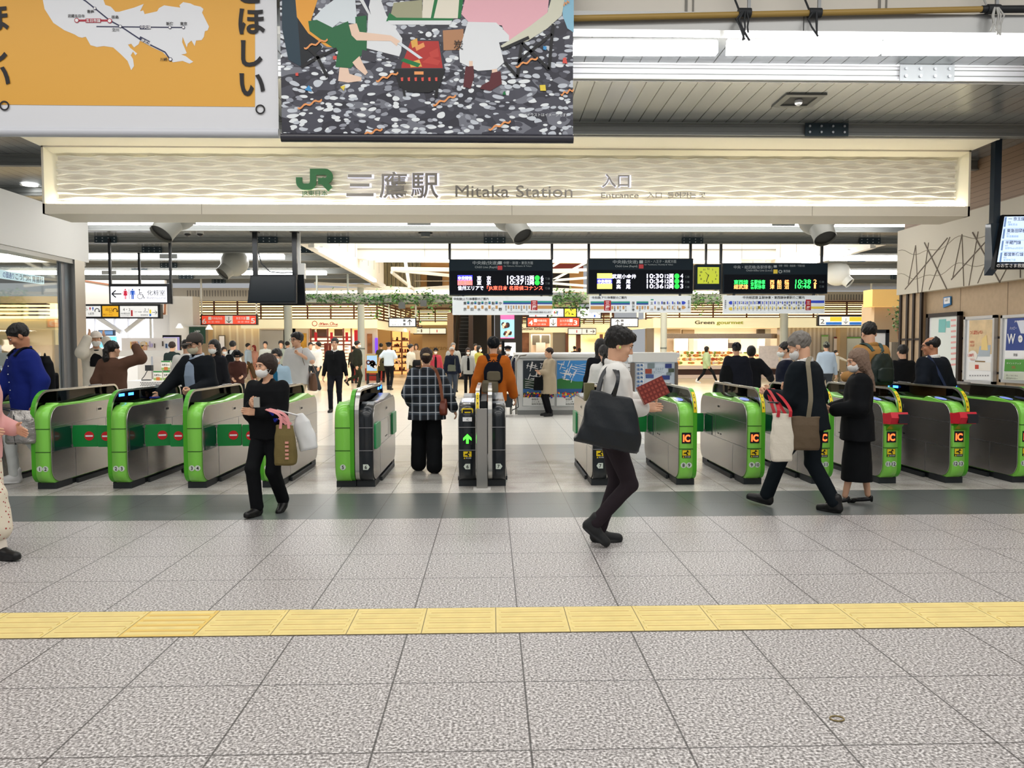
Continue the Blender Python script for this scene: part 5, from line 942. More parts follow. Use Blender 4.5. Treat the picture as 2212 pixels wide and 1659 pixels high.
# right delicatessen
lattice(16, 1395, 1900, YR1, 652, 686, 7)
mb = MB(); px_slab(mb, 1411, 687, 1900, 707, YR1-.4, .6); S('wall_shop_fascia', mb, FASC)
mb = MB(); zt, zb = zline(1500, 687, YR1), zline(1500, 707, YR1); x0, x1 = at(1411, 700, YR1).x, at(1330, 700, 46.).x
mb.add([(x0, YR1-.4, zb), (x1, 46, zb), (x1, 46, zt), (x0, YR1-.4, zt), (x0+.4, YR1, zb), (x1+.4, 46, zb), (x1+.4, 46, zt), (x0+.4, YR1, zt)], [(3, 2, 1, 0), (4, 5, 6, 7), (1, 5, 4, 0), (7, 6, 2, 3)]); S('wall_shop_fascia', mb, FASC)
mb = MB(); px_slab(mb, 1250, 630, 1960, 653, YR1+.2, .3)
for px in range(1790, 1880, 6): px_slab(mb, px, 636, px+1, 648, YR1+.15, .05, 1)
S('wall_back_right', mb, [M('upper_wall_cream'), M('joint_grey')])
t = thing('delicatessen', 'brightly lit delicatessen counter under green and dark shop lettering', 'shop', at(1560, 832, YR1))
mb = MB(); px_slab(mb, 1396, 706, 1690, 842, YR1+4, .2); mb.build('back_wall', M('deli_wall', '#fbeee4', .6), t)
mb = MB(); px_slab(mb, 1440, 721, 1690, 731, YR1+.6, .5); mb.build('steel_hood', M('hood_steel', '#a89c90', .25, .8), t)
mb = MB(); px_slab(mb, 1397, 709, 1412, 842, YR1, .4, 0); px_slab(mb, 1685, 707, 1694, 842, YR1, .4, 0); mb.build('pier', [M('pier_brown', '#8d8070', .5)], t)
mb = MB(); px_slab(mb, 1440, 797, 1694, 810, YR1-.8, 1.); mb.build('counter_base', M('counter_brown', '#3a1d14', .4), t)
mb = MB(); px_slab(mb, 1440, 810, 1694, 817, YR1-.9, .9); px_slab(mb, 1440, 790, 1694, 797, YR1-.9, 1.1); mb.build('counter_plinth', M('plinth_pink', '#e3cfc2', .5), t)
mb = MB(); px_slab(mb, 1444, 764, 1640, 790, YR1-.1, .6); mb.build('showcase', M('showcase_glow', '#ffd9a0', .4, emit=.9), t)
rs = random.Random(11); mb = MB()
for i in range(150):
    x, y = rs.uniform(1446, 1636), rs.choice((768, 776, 784, 762)); q = at(x, y, YR1-.25); mb.ball(q, (rs.uniform(.06, .16), .08, rs.uniform(.04, .09)), rs.randrange(5), 7, 4)
o = mb.build('food_trays', [M('food_a', '#e9a24e', .5), M('food_b', '#c8552e', .5), M('food_c', '#f3e2bc', .5), M('food_d', '#8fae4a', .5), M('food_e', '#f6efe4', .5)], t); o['kind'] = 'stuff'
mb = MB()
for (p0, y0, p1, y1, m) in ((1441, 711, 1470, 720, 0), (1475, 712, 1500, 722, 0), (1440, 732, 1456, 760, 0), (1458, 731, 1486, 757, 1), (1488, 732, 1498, 758, 2), (1510, 732, 1520, 756, 3), (1538, 731, 1572, 758, 1), (1572, 741, 1588, 752, 4), (1575, 733, 1600, 741, 2), (1638, 711, 1652, 722, 4), (1653, 711, 1665, 722, 2), (1640, 732, 1652, 752, 1), (1653, 732, 1664, 750, 2)): mb = MB(); px_slab(mb, p0, y0, p1, y1, YR1+3.4-(m == 1)*.6, .3, m); mb.build('kitchen_unit', [M('kit_a', '#8d7a64', .5), M('kit_b', '#fbf4ee', .5), M('kit_c', '#a39c92', .4), M('kit_d', '#dcecf6', .4, emit=.5), M('kit_e', '#3a2e28', .5)], t)
mb = MB(); px_slab(mb, 1640, 747, 1682, 795, YR1-1.1, .06); mb.build('menu_board', M('menu_pale', '#f6eef0', .5, var=.08, vscale=8), t)
q = at(1501, 700, YR1-.42); mb = MB(); mb.text('Green', .245, (q.x, YR1-.42, q.z), w=42*YR1/FPX, bold=.012, extr=.1); mb.build('lettering', M('letter_olive', '#4c4526', .5), t)
q = at(1548, 700, YR1-.42); mb = MB(); mb.text('gourmet', .245, (q.x, YR1-.42, q.z), w=58*YR1/FPX, bold=.012, extr=.1); mb.build('lettering', M('letter_lime', '#b9c02c', .5), t)
mb = MB(); px_slab(mb, 1694, 706, 1960, 850, YR1+.6, .3, 0)
for px in range(1700, 1960, 9): px_slab(mb, px, 706, px+1.2, 850, YR1+.56, .05, 1)
px_slab(mb, 1815, 706, 1827, 850, YR1+.1, .5, 2)
S('wall_back_right_lower', mb, [M('board_wall', '#d6ccc2', .5), M('board_gap', '#b2a598', .6), M('tan_pilaster')])
for lab, (x0, y0, x1, y1), c in (('grey framed poster on the pale boards right of the delicatessen', (1774, 723, 1790, 757), '#c4cdb6'), ('white notice with a dark red heading on the pale boards', (1801, 727, 1815, 760), '#f3ecec'), ('pale notice sheet with a green patch on the pale boards', (1829, 727, 1862, 790), '#eef2ea')):
    t = thing('notice', lab, 'notice', at(x0, y1, YR1), group='notices on the pale boards'); mb = MB(); px_slab(mb, x0, y0, x1, y1, YR1+.48, .06); mb.build('frame', M('notice_frame', '#7c7a76', .5), t)
    mb = MB(); px_slab(mb, x0+1, y0+1, x1-1, y1-1, YR1+.45, .04); px_slab(mb, x0+1, y0+1, x1-1, y0+4, YR1+.44, .02, 1 if 'red' in lab else 2); mb.build('sheet', [M('sheet_'+c[1:], c, .5), M('sheet_red', '#7a2530', .5), M('sheet_green', '#78b05a', .5)], t)
# curved tan wall, lit soffit and planter on the far right
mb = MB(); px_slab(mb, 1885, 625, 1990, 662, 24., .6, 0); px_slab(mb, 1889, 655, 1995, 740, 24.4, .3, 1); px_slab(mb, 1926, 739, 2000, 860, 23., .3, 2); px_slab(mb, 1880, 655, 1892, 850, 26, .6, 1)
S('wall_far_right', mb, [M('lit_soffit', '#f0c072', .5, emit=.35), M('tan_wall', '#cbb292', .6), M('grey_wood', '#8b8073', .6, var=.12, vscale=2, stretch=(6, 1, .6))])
t = thing('board_frame', 'black rounded frame standing behind the man in the tan jacket', 'frame', at(1890, 830, 22.)); a, b = at(1863, 712, 22.), at(1919, 830, 22.); mb = MB(); mb.box(a.x, a.x+.1, 22, 22.08, 0, a.z); mb.box(b.x-.1, b.x, 22, 22.08, 0, a.z); mb.box(a.x, b.x, 22, 22.08, a.z-.1, a.z); mb.build('frame', CBL, t); MB().box(a.x+.1, b.x-.1, 22.03, 22.05, .5, a.z-.1).build('white_board', M('white_board', '#f2f0ee', .4), t)
LEAF = M('leaf_green', '#2f5a2a', .5, var=.4, vscale=9); LEAF2 = M('leaf_light', '#5f8a45', .5)
def leaves(mb, c, r, n, rs, droop=0., size=.07):
    for i in range(n):
        p = Vector(c)+Vector((rs.gauss(0, r[0]), rs.gauss(0, r[1]), rs.gauss(0, r[2])-droop*rs.random()**2)); a = rs.uniform(0, 6.28); e = rs.uniform(-1, .4); s_ = size*rs.uniform(.6, 1.3)
        d = Vector((math.cos(a)*math.cos(e), math.sin(a)*math.cos(e), math.sin(e))); n_ = d.cross(Vector((rs.uniform(-1, 1), rs.uniform(-1, 1), 1))).normalized(); mb.poly([p, p+d*s_*.5+n_*s_*.3, p+d*s_, p+d*s_*.5-n_*s_*.3], rs.randrange(2))
q = at(1950, 700, 22.5); t = thing('wall_planter', 'bushy plant in a brown pot beside the dark pilaster', 'plant', q); mb = MB(); rs = random.Random(4); leaves(mb, q+Vector((0, 0, .25)), (.16, .1, .28), 260, rs, 0, .12); o = mb.build('foliage', [LEAF, LEAF2], t); o['kind'] = 'stuff'; MB().tube([q+Vector((0, 0, -.45)), q+Vector((0, 0, -.1))], .13, 14, 0, .17).build('pot', M('pot_brown', '#6a4a33', .6), t)
# columns with thin steel collars
for i, (px, w, Y, lab) in enumerate(((624, 17, 36., 'grey column behind the man in the striped polo'), (781, 15, 35.5, 'pale column beside the advertising board'), (1433, 14, 36., 'pale column left of the delicatessen counter'), (1692, 17, 36.5, 'grey column at the right end of the delicatessen'))):
    c = at(px, 800, Y); r_ = w*Y/FPX/2; t = thing('column', lab, 'column', (c.x, Y, 0), group='concourse columns'); MB().tube([(c.x, Y, 0), (c.x, Y, 4.5)], r_, 20).build('shaft', M('column_paint', '#c9cec6', .4), t); MB().tube([(c.x, Y, 1.5), (c.x, Y, 1.56)], r_*1.06, 20).build('collar', M('collar_steel', '#8b928e', .3, .7), t)
# planter trough with hanging plants above the opening's far edge
TRO = M('trough_grey', '#a9aca2', .5); mb = MB(); a = at(640, 636, 30.); b = at(1010, 650, 30.); t = thing('plant_trough', 'long grey trough with trailing green plants below the atrium', 'planter', ((a.x+b.x)/2, 30., b.z))
x1 = at(1570, 640, 30.).x; MB().box(a.x, x1, 30., 30.5, b.z-.05, a.z).build('trough', TRO, t); mb = MB(); [mb.box(x-.03, x+.03, 30.2, 30.26, a.z-.05, ZC) for x in (-6.8, -5.6)]; mb.build('hanger', TRO, t)
mb = MB(); rs = random.Random(6)
for px in np.arange(655, 1012, 9): q = at(px, 640, 29.95); leaves(mb, q, (.14, .08, .1), 26, rs, .42*rs.random(), .13)
for px in (816, 856, 905, 930, 990, 1195, 1203, 1215, 1228, 1236, 1250, 1258, 1500, 1512, 1530, 1550): q = at(px, 638, 29.9); leaves(mb, q, (.13, .08, .16), 60, rs, .9*rs.random(), .14)
o = mb.build('foliage', [LEAF, LEAF2], t); o['kind'] = 'stuff'
mb = MB(); px_slab(mb, 640, 655, 1575, 657, 30.2, .1); 
for px, y in ((868, 660), (915, 655)): q = at(px, y, 29.7); mb.box(q.x-.12, q.x+.12, 29.6, 29.85, q.z-.12, q.z+.12)
mb.build('spot_rail', DGREY, t)
# upper floor seen through the opening: warm brown storey, rail, white trusses
mb = MB(); px_slab(mb, 850, 560, 1260, 632, 44., .3, 0); px_slab(mb, 900, 545, 1260, 556, 40., .4, 1); px_slab(mb, 922, 590, 955, 620, 43.5, .3, 2); px_slab(mb, 1170, 590, 1230, 628, 43.5, .3, 2); px_slab(mb, 800, 560, 905, 632, 43.8, .3, 3)
for px in range(805, 905, 9): px_slab(mb, px, 562, px+4, 632, 43.5, .3, 4)
px_slab(mb, 1170, 570, 1260, 586, 39., .3, 5)
S('wall_upper_storey', mb, [M('upper_warm', '#c99c68', .6), M('upper_band', '#9a5b3c', .5), M('upper_dark', '#1d1613', .6), M('upper_pale', '#d9d4c0', .6), M('upper_fin', '#8f8c7c', .6), M('upper_red', '#6e1f1a', .6)])
TRW = M('truss_white', '#e6e3da', .45); t = thing('roof_truss', 'white steel trusses crossing the ceiling opening', 'truss', at(1000, 640, 33.)); mb = MB()
for (p0, q0, p1, q1, Y0_, Y1_, w) in ((845, 581, 1250, 586, 31, 31, .16), (848, 583, 1000, 598, 31, 36, .13), (846, 588, 895, 626, 31, 34, .1), (680, 612, 890, 624, 33, 37, .12), (893, 624, 1000, 618, 37, 34, .12), (1194, 575, 1225, 556, 32, 32, .1), (1194, 605, 1270, 565, 33, 33, .1), (1194, 606, 1270, 600, 33, 33, .1), (1194, 612, 1270, 618, 33, 33, .1), (1194, 584, 1270, 583, 32, 32, .12), (1194, 626, 1270, 628, 35, 35, .16), (875, 560, 885, 622, 33, 33, .14)): mb = MB(); mb.bar(at(p0, q0, Y0_), at(p1, q1, Y1_), w, w); mb.build('truss_member', TRW, t)
mb = MB(); mb.tube([at(895, 607, 42), at(1000, 607, 42)], .03, 6); mb.build('hand_rail', RIM, t)
# white information kiosk with two festival posters
YK = 17.6; KW = M('kiosk_white', '#e6e7e6', .35, coat=.2); a, b = at(1107, 764, YK), at(1300, 888, YK)
t = thing('kiosk', 'white rounded information counter with two posters on its front', 'counter', ((a.x+b.x)/2, YK, 0))
pr = rrect(YK, YK+1.6, .06, a.z, (.02, .02, .12, .2)); xK0, xK1 = at(1118, 800, YK).x, at(1462, 800, YK).x
mb = MB(); mb.prism(pr, 0, xK0, xK1, 0, True); mb.build('body', KW, t)
MB().prism(rrect(YK-.05, YK+1.65, a.z-.1, a.z+.02, .05), 0, xK0-.05, xK1+.05, 0, True).build('rounded_top', KW, t); MB().box(xK0, xK1, YK-.02, YK+1.5, 0, .1).build('kick_plate', M('kick_grey', '#8f9190', .5), t)
for px in (1127, 1199, 1201, 1276): q = at(px, 800, YK); 
for i, (x0, x1) in enumerate(((1130, 1197), (1203, 1273))):
    p_ = thing('poster', ['festival poster with white brush lettering on dark sky, left of the two on the kiosk', 'festival poster with white brush lettering on blue sky, right of the two on the kiosk'][i], 'poster', at((x0+x1)/2, 878, YK), group='posters on the white kiosk')
    mb = MB(); px_slab(mb, x0-1.5, 778, x1+1.5, 878, YK-.04, .04); mb.build('frame', M('poster_frame_steel', '#b9bcbe', .3, .7), p_)
    mb = MB(); y = YK-.045
    def pb(y0, y1, m, k=0, xa=x0, xb=x1): px_slab(mb, xa, y0, xb, y1, y-.002*k, .004, m)
    pb(779, 858, 0); pb(858, 876, 1)
    hill = [(x0, 824)]+[(x0+(x1-x0)*u, 824-5*math.sin(u*3+1)-2*math.sin(u*9)) for u in np.linspace(0, 1, 12)]+[(x1, 850), (x0, 850)]
    mb.poly([(q.x, y-.004, q.z) for q in (at(px, py, YK) for px, py in hill)][::-1], 2); pb(840, 848, 3, 3)
    rs = random.Random(i+20)
    for k in range(60): px, py = rs.uniform(x0+1, x1-2), rs.uniform(846, 857); px_slab(mb, px, py, px+rs.uniform(1.5, 4), py+rs.uniform(1.5, 4), y-.01-.0002*k, .002, 4+rs.randrange(5))
    cx = x0+25
    for k in range(26):
        u, v = rs.uniform(-15, 15), rs.uniform(-18, 20); q = at(cx+u*(1-.02*v), 802+v, YK); ang = rs.choice((-.25, 1.3, -.3, 1.2)); d = Vector((math.cos(ang), 0, math.sin(ang))); n = Vector((-d.z, 0, d.x)); l_ = rs.uniform(.04, .09); mb.poly([q+d*l_+n*.007+Vector((0, -.05-.0004*k, 0)), q+d*l_-n*.007+Vector((0, -.05-.0004*k, 0)), q-d*l_-n*.007+Vector((0, -.05-.0004*k, 0)), q-d*l_+n*.007+Vector((0, -.05-.0004*k, 0))], 9)
    for k in range(5): 
        pts = [at(x0+38+6*j if i else x0+4+6*j, 788+5*k+1.6*math.sin(j*1.2+k)+(0 if i else 30), YK) for j in range(6)]
        for A, B in zip(pts[:-1], pts[1:]): mb.poly([(A.x, y-.012, A.z+.005), (A.x, y-.012, A.z-.003), (B.x, y-.012, B.z-.003), (B.x, y-.012, B.z+.005)], 9)
    px_text(mb, '福島県', x0+18, 864, 5, YK, y-.005, 10, 15); px_text(mb, 'ふくしま、ど真ん中', x0+18, 869, 4.5, YK, y-.005, 10, 38); px_text(mb, '福島県観光', x0+18, 874, 4, YK, y-.005, 10, 25)
    mb.build('print', [M('sky_dark', '#26303a', .4) if i == 0 else M('sky_blue', '#3f8fd6', .4), M('poster_pale', '#eef0ef', .4), M('hill_dark', '#1f3a28', .5) if i == 0 else M('hill_green', '#2f7a3a', .5), M('water_blue', '#2d5f9a', .4), REDS, YEL, BLU, ORG, PKR, WHS, INK], p_)
# rail at the kiosk's left end
t = thing('handrail', 'curved steel handrail at the left end of the white kiosk', 'railing', at(1105, 885, YK)); mb = MB(); zt = a.z-.04
for dx in (0, .12):
    x = at(1103, 800, YK).x+dx; mb.tube([(x, YK-.15, .02), (x, YK-.15, zt-.15), (x+.08, YK-.1, zt), (x+.3, YK, zt+.02)], .025, 8); mb.tube([(x, YK-.15, .45), (x+.2, YK+.3, .45)], .02, 8)
mb.build('rail', STEEL, t)
# exhibition board right of the kiosk
YE = 16.8; t = thing('display_board', 'display board covered in white and blue tourism sheets behind the red book', 'notice board', at(1415, 860, YE))
mb = MB(); px_slab(mb, 1366, 762, 1463, 782, YE, .5, 0); px_slab(mb, 1368, 782, 1463, 905, YE+.05, .4, 1); mb.build('board', [KW, M('board_blue', '#cfdcea', .4)], t)
mb = MB(); px_slab(mb, 1362, 784, 1371, 905, YE-.02, .3); mb.build('side_post', M('post_taupe', '#6f655e', .5), t); mb = MB(); px_slab(mb, 1459, 784, 1464, 905, YE-.02, .3); mb.build('side_post', M('post_taupe', '#6f655e', .5), t)
mb = MB(); rs = random.Random(9)
for k in range(6):
    px_slab(mb, 1374, 785+8.8*k, 1391, 792.6+8.8*k, YE+.03, .01, 0); px_text(mb, '福島', 1375, 791.6+8.8*k, 6.2, YE, YE+.025, 1, 15, .02); px_slab(mb, 1345, 786+8.8*k, 1361, 793+8.8*k, YE+.03, .01, 0)
for k, (x0, y0, x1, y1) in enumerate(((1399, 785, 1414, 795), (1437, 786, 1451, 795), (1394, 797, 1408, 807), (1444, 796, 1456, 804), (1395, 809, 1412, 817), (1440, 805, 1450, 811), (1430, 811, 1447, 820))): px_slab(mb, x0, y0, x1, y1, YE+.03, .012, 2+k % 5)
px_text(mb, 'エキタグ', 1416, 800, 7, YE, YE+.025, 7, 18); px_text(mb, 'スタンプラリー', 1409, 807, 7, YE, YE+.025, 7, 26)
mb.build('sheet_print', [M('sheet_white', '#f4f6f8', .4), M('sheet_ink_blue', '#2f6aa8', .5), M('photo_a', '#7d8d94', .5), M('photo_b', '#35458a', .5), M('photo_c', '#a04a3a', .5), M('photo_d', '#4d5a4a', .5), M('photo_e', '#4a5f9a', .5), M('sheet_grey_ink', '#5f7f96', .5)], t)
t = thing('cable_box', 'black box with loose cables on the floor left of the kiosk', 'equipment box', at(1100, 880, 17.)); mb = MB(); px_slab(mb, 1090, 852, 1106, 880, 17., .3); mb.build('box', CBL, t); mb = MB(); q = at(1108, 860, 16.9); mb.tube([q+Vector((.0, 0, .1)), q+Vector((.1, 0, .05)), q+Vector((.12, 0, -.2)), q+Vector((-.02, 0, -.27))], .012, 6); mb.build('cable', CBL, t)
t = thing('screen_stand', 'thin black upright screen seen edge-on beside the orange jacket', 'screen', at(1088, 860, 17.)); MB().box(at(1084, 800, 17.).x, at(1090, 800, 17.).x, 17., 17.5, 0, at(1087, 736, 17.).z).build('screen', TVB, t)
# advertising A-board and queue items
t = thing('advertising_board', 'blue doughnut advertising board on a black stand beside the column', 'advertising board', at(800, 820, 33.)); mb = MB(); a, b = at(791, 766, 33), at(816, 806, 33); mb.box(a.x, b.x, 33., 33.06, b.z, a.z); mb.build('board', M('aboard_gold', '#c9a440', .5), t)
mb = MB(); a, b = at(792.5, 768, 33), at(814.5, 801, 33); mb.box(a.x, b.x, 32.97, 33., b.z, a.z, 0); rs = random.Random(2)
for i in range(7): q = at(803+rs.uniform(-8, 8), 787+rs.uniform(-5, 5), 32.96); mb.ring(q, .05, .11, 12, 1+i % 2)
mb.build('picture', [M('ad_sky', '#9fc7f0', .4, emit=.3), M('ad_white', '#f3eeea', .5), M('ad_choc', '#5a2f2a', .5)], t)
mb = MB()
for px in (793, 814): q = at(px, 806, 33); mb.box(q.x-.03, q.x+.03, 33., 33.05, 0, q.z); mb.box(q.x-.03, q.x+.03, 33.3, 33.35, 0, q.z)
q0, q1 = at(793, 812, 33), at(814, 812, 33); mb.box(q0.x, q1.x, 33, 33.05, q0.z, q0.z+.05); mb.build('stand', CBL, t)
# left sales counter, snack stack, window wall, posters behind the glass ---------------------------------
mb = MB(); px_slab(mb, 178, 686, 330, 770, 32., .1, 0); S('window_3', mb, M('daylight', '#f2f4ff', .5, emit=1.5))
mb = MB()
for px in (203, 245, 275, 322): px_slab(mb, px, 686, px+3, 770, 31.8, .2)
for (p, q) in (((212, 686), (262, 718)), ((310, 686), (272, 716))): mb.bar(at(*p, 31.7), at(*q, 31.7), .16, .16)
S('trim_17', mb, M('mullion_white', '#dfe1e4', .5))
mb = MB(); px_slab(mb, 170, 605, 357, 680, 30., .2, 0); px_slab(mb, 327, 640, 370, 850, 33.5, .3, 1)
for p, q in (((178, 606), (245, 616)), ((340, 635), (357, 637)), ((357, 637), (356, 678)), ((340, 676), (356, 678))): mb.bar(at(*p, 29.95), at(*q, 29.95), .06, .06, 2)
px_slab(mb, 0, 640, 180, 860, 26., .2, 3)
S('wall_far_left', mb, [M('pale_board', '#cfcac2', .6), M('pale_wall'), M('rust_edge', '#8d5a3c', .5), M('store_back', '#b9a58a', .6)])
YC = 19.; t = thing('sales_counter', 'white sales counter with a polka dot cloth behind the left gates', 'counter', at(330, 860, YC))
mb = MB(); px_slab(mb, 268, 823, 392, 890, YC, 1., 0); px_slab(mb, 255, 770, 300, 890, YC+1.4, .8, 0); px_slab(mb, 255, 757, 380, 770, YC+2.2, 1., 1); px_slab(mb, 262, 730, 380, 757, YC+3.4, .1, 2); mb.build('counter', [M('counter_white', '#eceae8', .4), M('counter_grey', '#c9c6c0', .5), M('panel_pale', '#e2dbd6', .5)], t)
mb = MB(); 
for i in range(14):
    for j in range(3): q = at(304+3.6*i+(1.8 if j % 2 else 0), 833-3.2*j, YC-.005); mb.disc(q, .012, 10)
for i in range(10): q = at(268+(i*37) % 100, 816+((i*53) % 14), YC-.004)
mb.build('dot_print', INK, t)
mb = MB(); rs = random.Random(13)
for k in range(14): x = 280+rs.uniform(0, 95); px_slab(mb, x, 740+rs.uniform(-4, 4), x+rs.uniform(1.5, 4), 748+rs.uniform(-2, 6), YC+3.35, .02, k % 4)
mb.build('panel_print', [M('pp_yellow', '#e8b44a', .5), M('pp_blue', '#8fb0e0', .5), M('pp_dark', '#4a3c34', .5), M('pp_lilac', '#b7a8d8', .5)], t)
t = thing('tablet', 'small black payment terminal on the white counter', 'terminal', at(320, 801, YC)); mb = MB(); px_slab(mb, 313, 789, 327, 801, YC+.3, .12); mb.build('screen', CBL, t); mb = MB(); px_slab(mb, 305, 820, 324, 822, YC+.2, .1); mb.tube([at(318, 801, YC+.3), at(312, 812, YC+.2), at(306, 819, YC+.2)], .01, 5); mb.build('cable', CBL, t)
SNW = M('snack_white', '#f2efe6', .4); SNG = M('snack_green', '#3f8a4a', .4); SNO = M('snack_orange', '#c9783a', .4)
proto = None
for i, (px, py, lab) in enumerate(((343, 822, 'bottom left'), (364, 822, 'bottom middle'), (385, 822, 'bottom right'), (360, 800, 'top left'), (381, 800, 'top right'))):
    q = at(px, py, YC+.3); lab = 'white and green snack bag, %s of the stack on the counter' % lab
    if proto is None:
        proto = thing('snack_bag', lab, 'snack bag', q, group='snack bags on the counter'); w, h = .115, .24
        MB().prism([(q.x-w, q.z), (q.x+w, q.z), (q.x+w*.92, q.z+.05), (q.x+w*.95, q.z+h), (q.x-w*.95, q.z+h), (q.x-w*.92, q.z+.05)], 1, q.y-.05, q.y+.05).build('bag', SNW, proto)
        mb = MB(); mb.box(q.x-w*.94, q.x+w*.94, q.y-.053, q.y-.05, q.z+h-.035, q.z+h); mb.box(q.x-w*.9, q.x+w*.9, q.y-.053, q.y-.05, q.z+.01, q.z+.07, 1); mb.box(q.x-.04, q.x+.05, q.y-.055, q.y-.052, q.z+.005, q.z+.085, 2); mb.text('カボス―', .06, (q.x-.09, q.y-.054, q.z+.115), m=3, bold=.03, w=.18); mb.build('bag_print', [SNG, M('snack_lime', '#9ab86a', .5), SNO, INK], proto)
    else:
        c = proto.copy(); COL.objects.link(c); c.location = q; c['label'] = lab
        for ch in proto.children: k = ch.copy(); COL.objects.link(k); k.parent = c
t = thing('banner_flag', 'dark green banner flag hanging at the left shop', 'banner', at(425, 740, 32.85)); mb = MB(); px_slab(mb, 408, 706, 444, 742, 32.85, .03, 0); px_text(mb, 'LODI', 421, 717, 5, 32.85, 32.83, 1); px_text(mb, 'A', 419, 729, 7, 32.85, 32.83, 1); mb.build('cloth', [M('flag_green', '#163c2c', .5), WHS], t); mb = MB(); mb.tube([at(385, 704, 32.95), at(452, 704, 32.95)], .02, 6); mb.build('rod', WHITE, t)
for lab, px, py in (('clear glass lamp on the left of the green flag', 388, 709), ('clear glass lamp on the right of the green flag', 452, 712)): q = at(px, py, 32.9); t = thing('pendant_lamp', lab, 'lamp', q, group='lamps beside the green flag'); MB().tube([q, q+Vector((0, 0, .2))], .16, 14, 0, .05).build('shade', M('lamp_white', '#f2f2ee', .3, emit=.6), t)
t = thing('monitor', 'dark framed screen behind the snack counter', 'monitor', at(372, 760, 24.)); mb = MB(); px_slab(mb, 351, 724, 390, 768, 24., .1, 0); px_slab(mb, 366, 768, 374, 862, 24.02, .06, 0); px_slab(mb, 353, 728, 388, 766, 23.98, .03, 1); mb.build('screen', [TVB, M('screen_lilac', '#a9a0d6', .4, emit=.3)], t)
t = thing('menu_screen', 'bright blue menu screen on the counter behind the capped man', 'screen', at(232, 750, 25.)); mb = MB(); px_slab(mb, 211, 727, 250, 751, 25., .1, 0); px_slab(mb, 212, 713, 245, 725, 25., .15, 1); px_slab(mb, 214, 715, 243, 723, 24.98, .02, 2); mb.build('screen', [M('screen_cyan', '#7fd0f0', .4, emit=.9, var=.3, vscale=4), M('sign_navy', '#1f3a5a', .4), M('sign_pale', '#7fa8d8', .4, emit=.4)], t)
# store behind the left glass
t = thing('lit_sign', 'pale blue lit sign with large lettering behind the left glass', 'sign', (-10.2, 12., 2.9)); q1, q0 = onx(95, 598, -8.3), onx(-60, 598, -8.3); zt, zb = q1.z, onx(95, 614, -8.3).z
mb = MB(); mb.box(-8.36, -8.3, q0.y, q1.y, zb, zt, 0); h_ = zt-zb
for s_, p0, p1, m in (('の頭通り', 6, 30, 1), ('こう門科 胃腸科', 33, 93, 2)): y0, y1 = onx(p0, 600, -8.3).y, onx(p1, 600, -8.3).y; mb.text(s_, h_*.85, (-8.296, y0, zb+h_*.16), xd=(0, 1, 0), m=m, w=y1-y0, bold=.01)
mb.build('lit_panel', [M('sign_paleblue', '#d3ecf7', .4, emit=.8), M('text_blue', '#3c5fb8', .5), INK], t)
t = thing('shop_shelving', 'glowing shop shelving seen through the left glass', 'shelving', (-12, 17, 0)); mb = MB(); px_slab(mb, -40, 690, 120, 745, 25., .2, 0); px_slab(mb, -40, 655, 120, 688, 24.9, .2, 1)
for y in (655, 663, 671, 679): px_slab(mb, -40, y, 100, y+3, 24.5, .2, 2)
px_slab(mb, -40, 762, 60, 790, 20., .6, 3)
mb.build('lit_back', [M('warm_cream', '#e8cf9a', .5), LGLOW, LAT, M('steel_case', '#bfc2c0', .3, .7)], t)
mb = MB(); rs = random.Random(21)
for k in range(60): x, y = rs.uniform(-30, 56), rs.choice((815, 830)); px_slab(mb, x, y-rs.uniform(8, 20), x+rs.uniform(4, 9), y, 19.5, .2, k % 5)
o = mb.build('goods', [M('gd_a', '#5f4a40', .5), M('gd_b', '#cfc2b0', .5), M('gd_c', '#7f3a3a', .5), M('gd_d', '#d9dde2', .4), M('gd_e', '#2f3138', .5)], t); o['kind'] = 'stuff'
t = thing('poster', 'tall blue drink poster standing behind the left glass', 'poster', at(138, 790, 17.)); mb = MB(); px_slab(mb, 126, 719, 152, 900, 17., .05, 0); q = at(139, 758, 16.98); mb.ball(q, (.09, .02, .22), 1, 12, 8); mb.build('sheet', [M('poster_cyan', '#4f9fd0', .4, var=.2, vscale=3), M('poster_glass', '#dfe6dc', .4)], t)
# posters on the right wall
XW = XR-.02
def wq(mb, pts, m, k=0): mb.poly([(XW-.03-.0015*k, p.y, p.z) for p in (onx(px, py, XW-.03-.0015*k) for px, py in pts)][::-1], m)
def wtext(mb, s_, px, py, hpx, m, w=None, k=6, bold=0.): p = onx(px, py, XW-.03); sc_ = p.y/FPX; mb.text(s_, hpx*sc_, (XW-.03-.0015*k, p.y, p.z), xd=(0, -1, 0), m=m, w=w and w*sc_*1.55, bold=bold)
def poster(label, quad, frame, prints, mats, inset=5):
    P = [onx(px, py, XW) for px, py in quad]; y0, y1 = P[0].y, P[1].y; zt = (P[0].z+P[1].z)/2; zb = (P[2].z+P[3].z)/2
    t = thing('poster', label, 'poster', (XW, (y0+y1)/2, zb), group='posters on the right wall'); w = .045 if frame != DBR else .07
    mb = MB(); lo, hi = min(y0, y1), max(y0, y1)
    for a_, b_, c_, d_ in ((lo, lo+w, zb, zt), (hi-w, hi, zb, zt), (lo, hi, zt-w, zt), (lo, hi, zb, zb+w)): mb.box(XW-.05, XW+.01, a_, b_, c_, d_)
    mb.build('frame', frame, t); MB().box(XW-.022, XW+.01, lo+w*.5, hi-w*.5, zb+w*.5, zt-w*.5).build('backing', WHS, t)
    mb = MB(); prints(mb); mb.build('print', mats, t)
PFR = M('poster_frame_silver', '#c9cbcc', .3, .6)
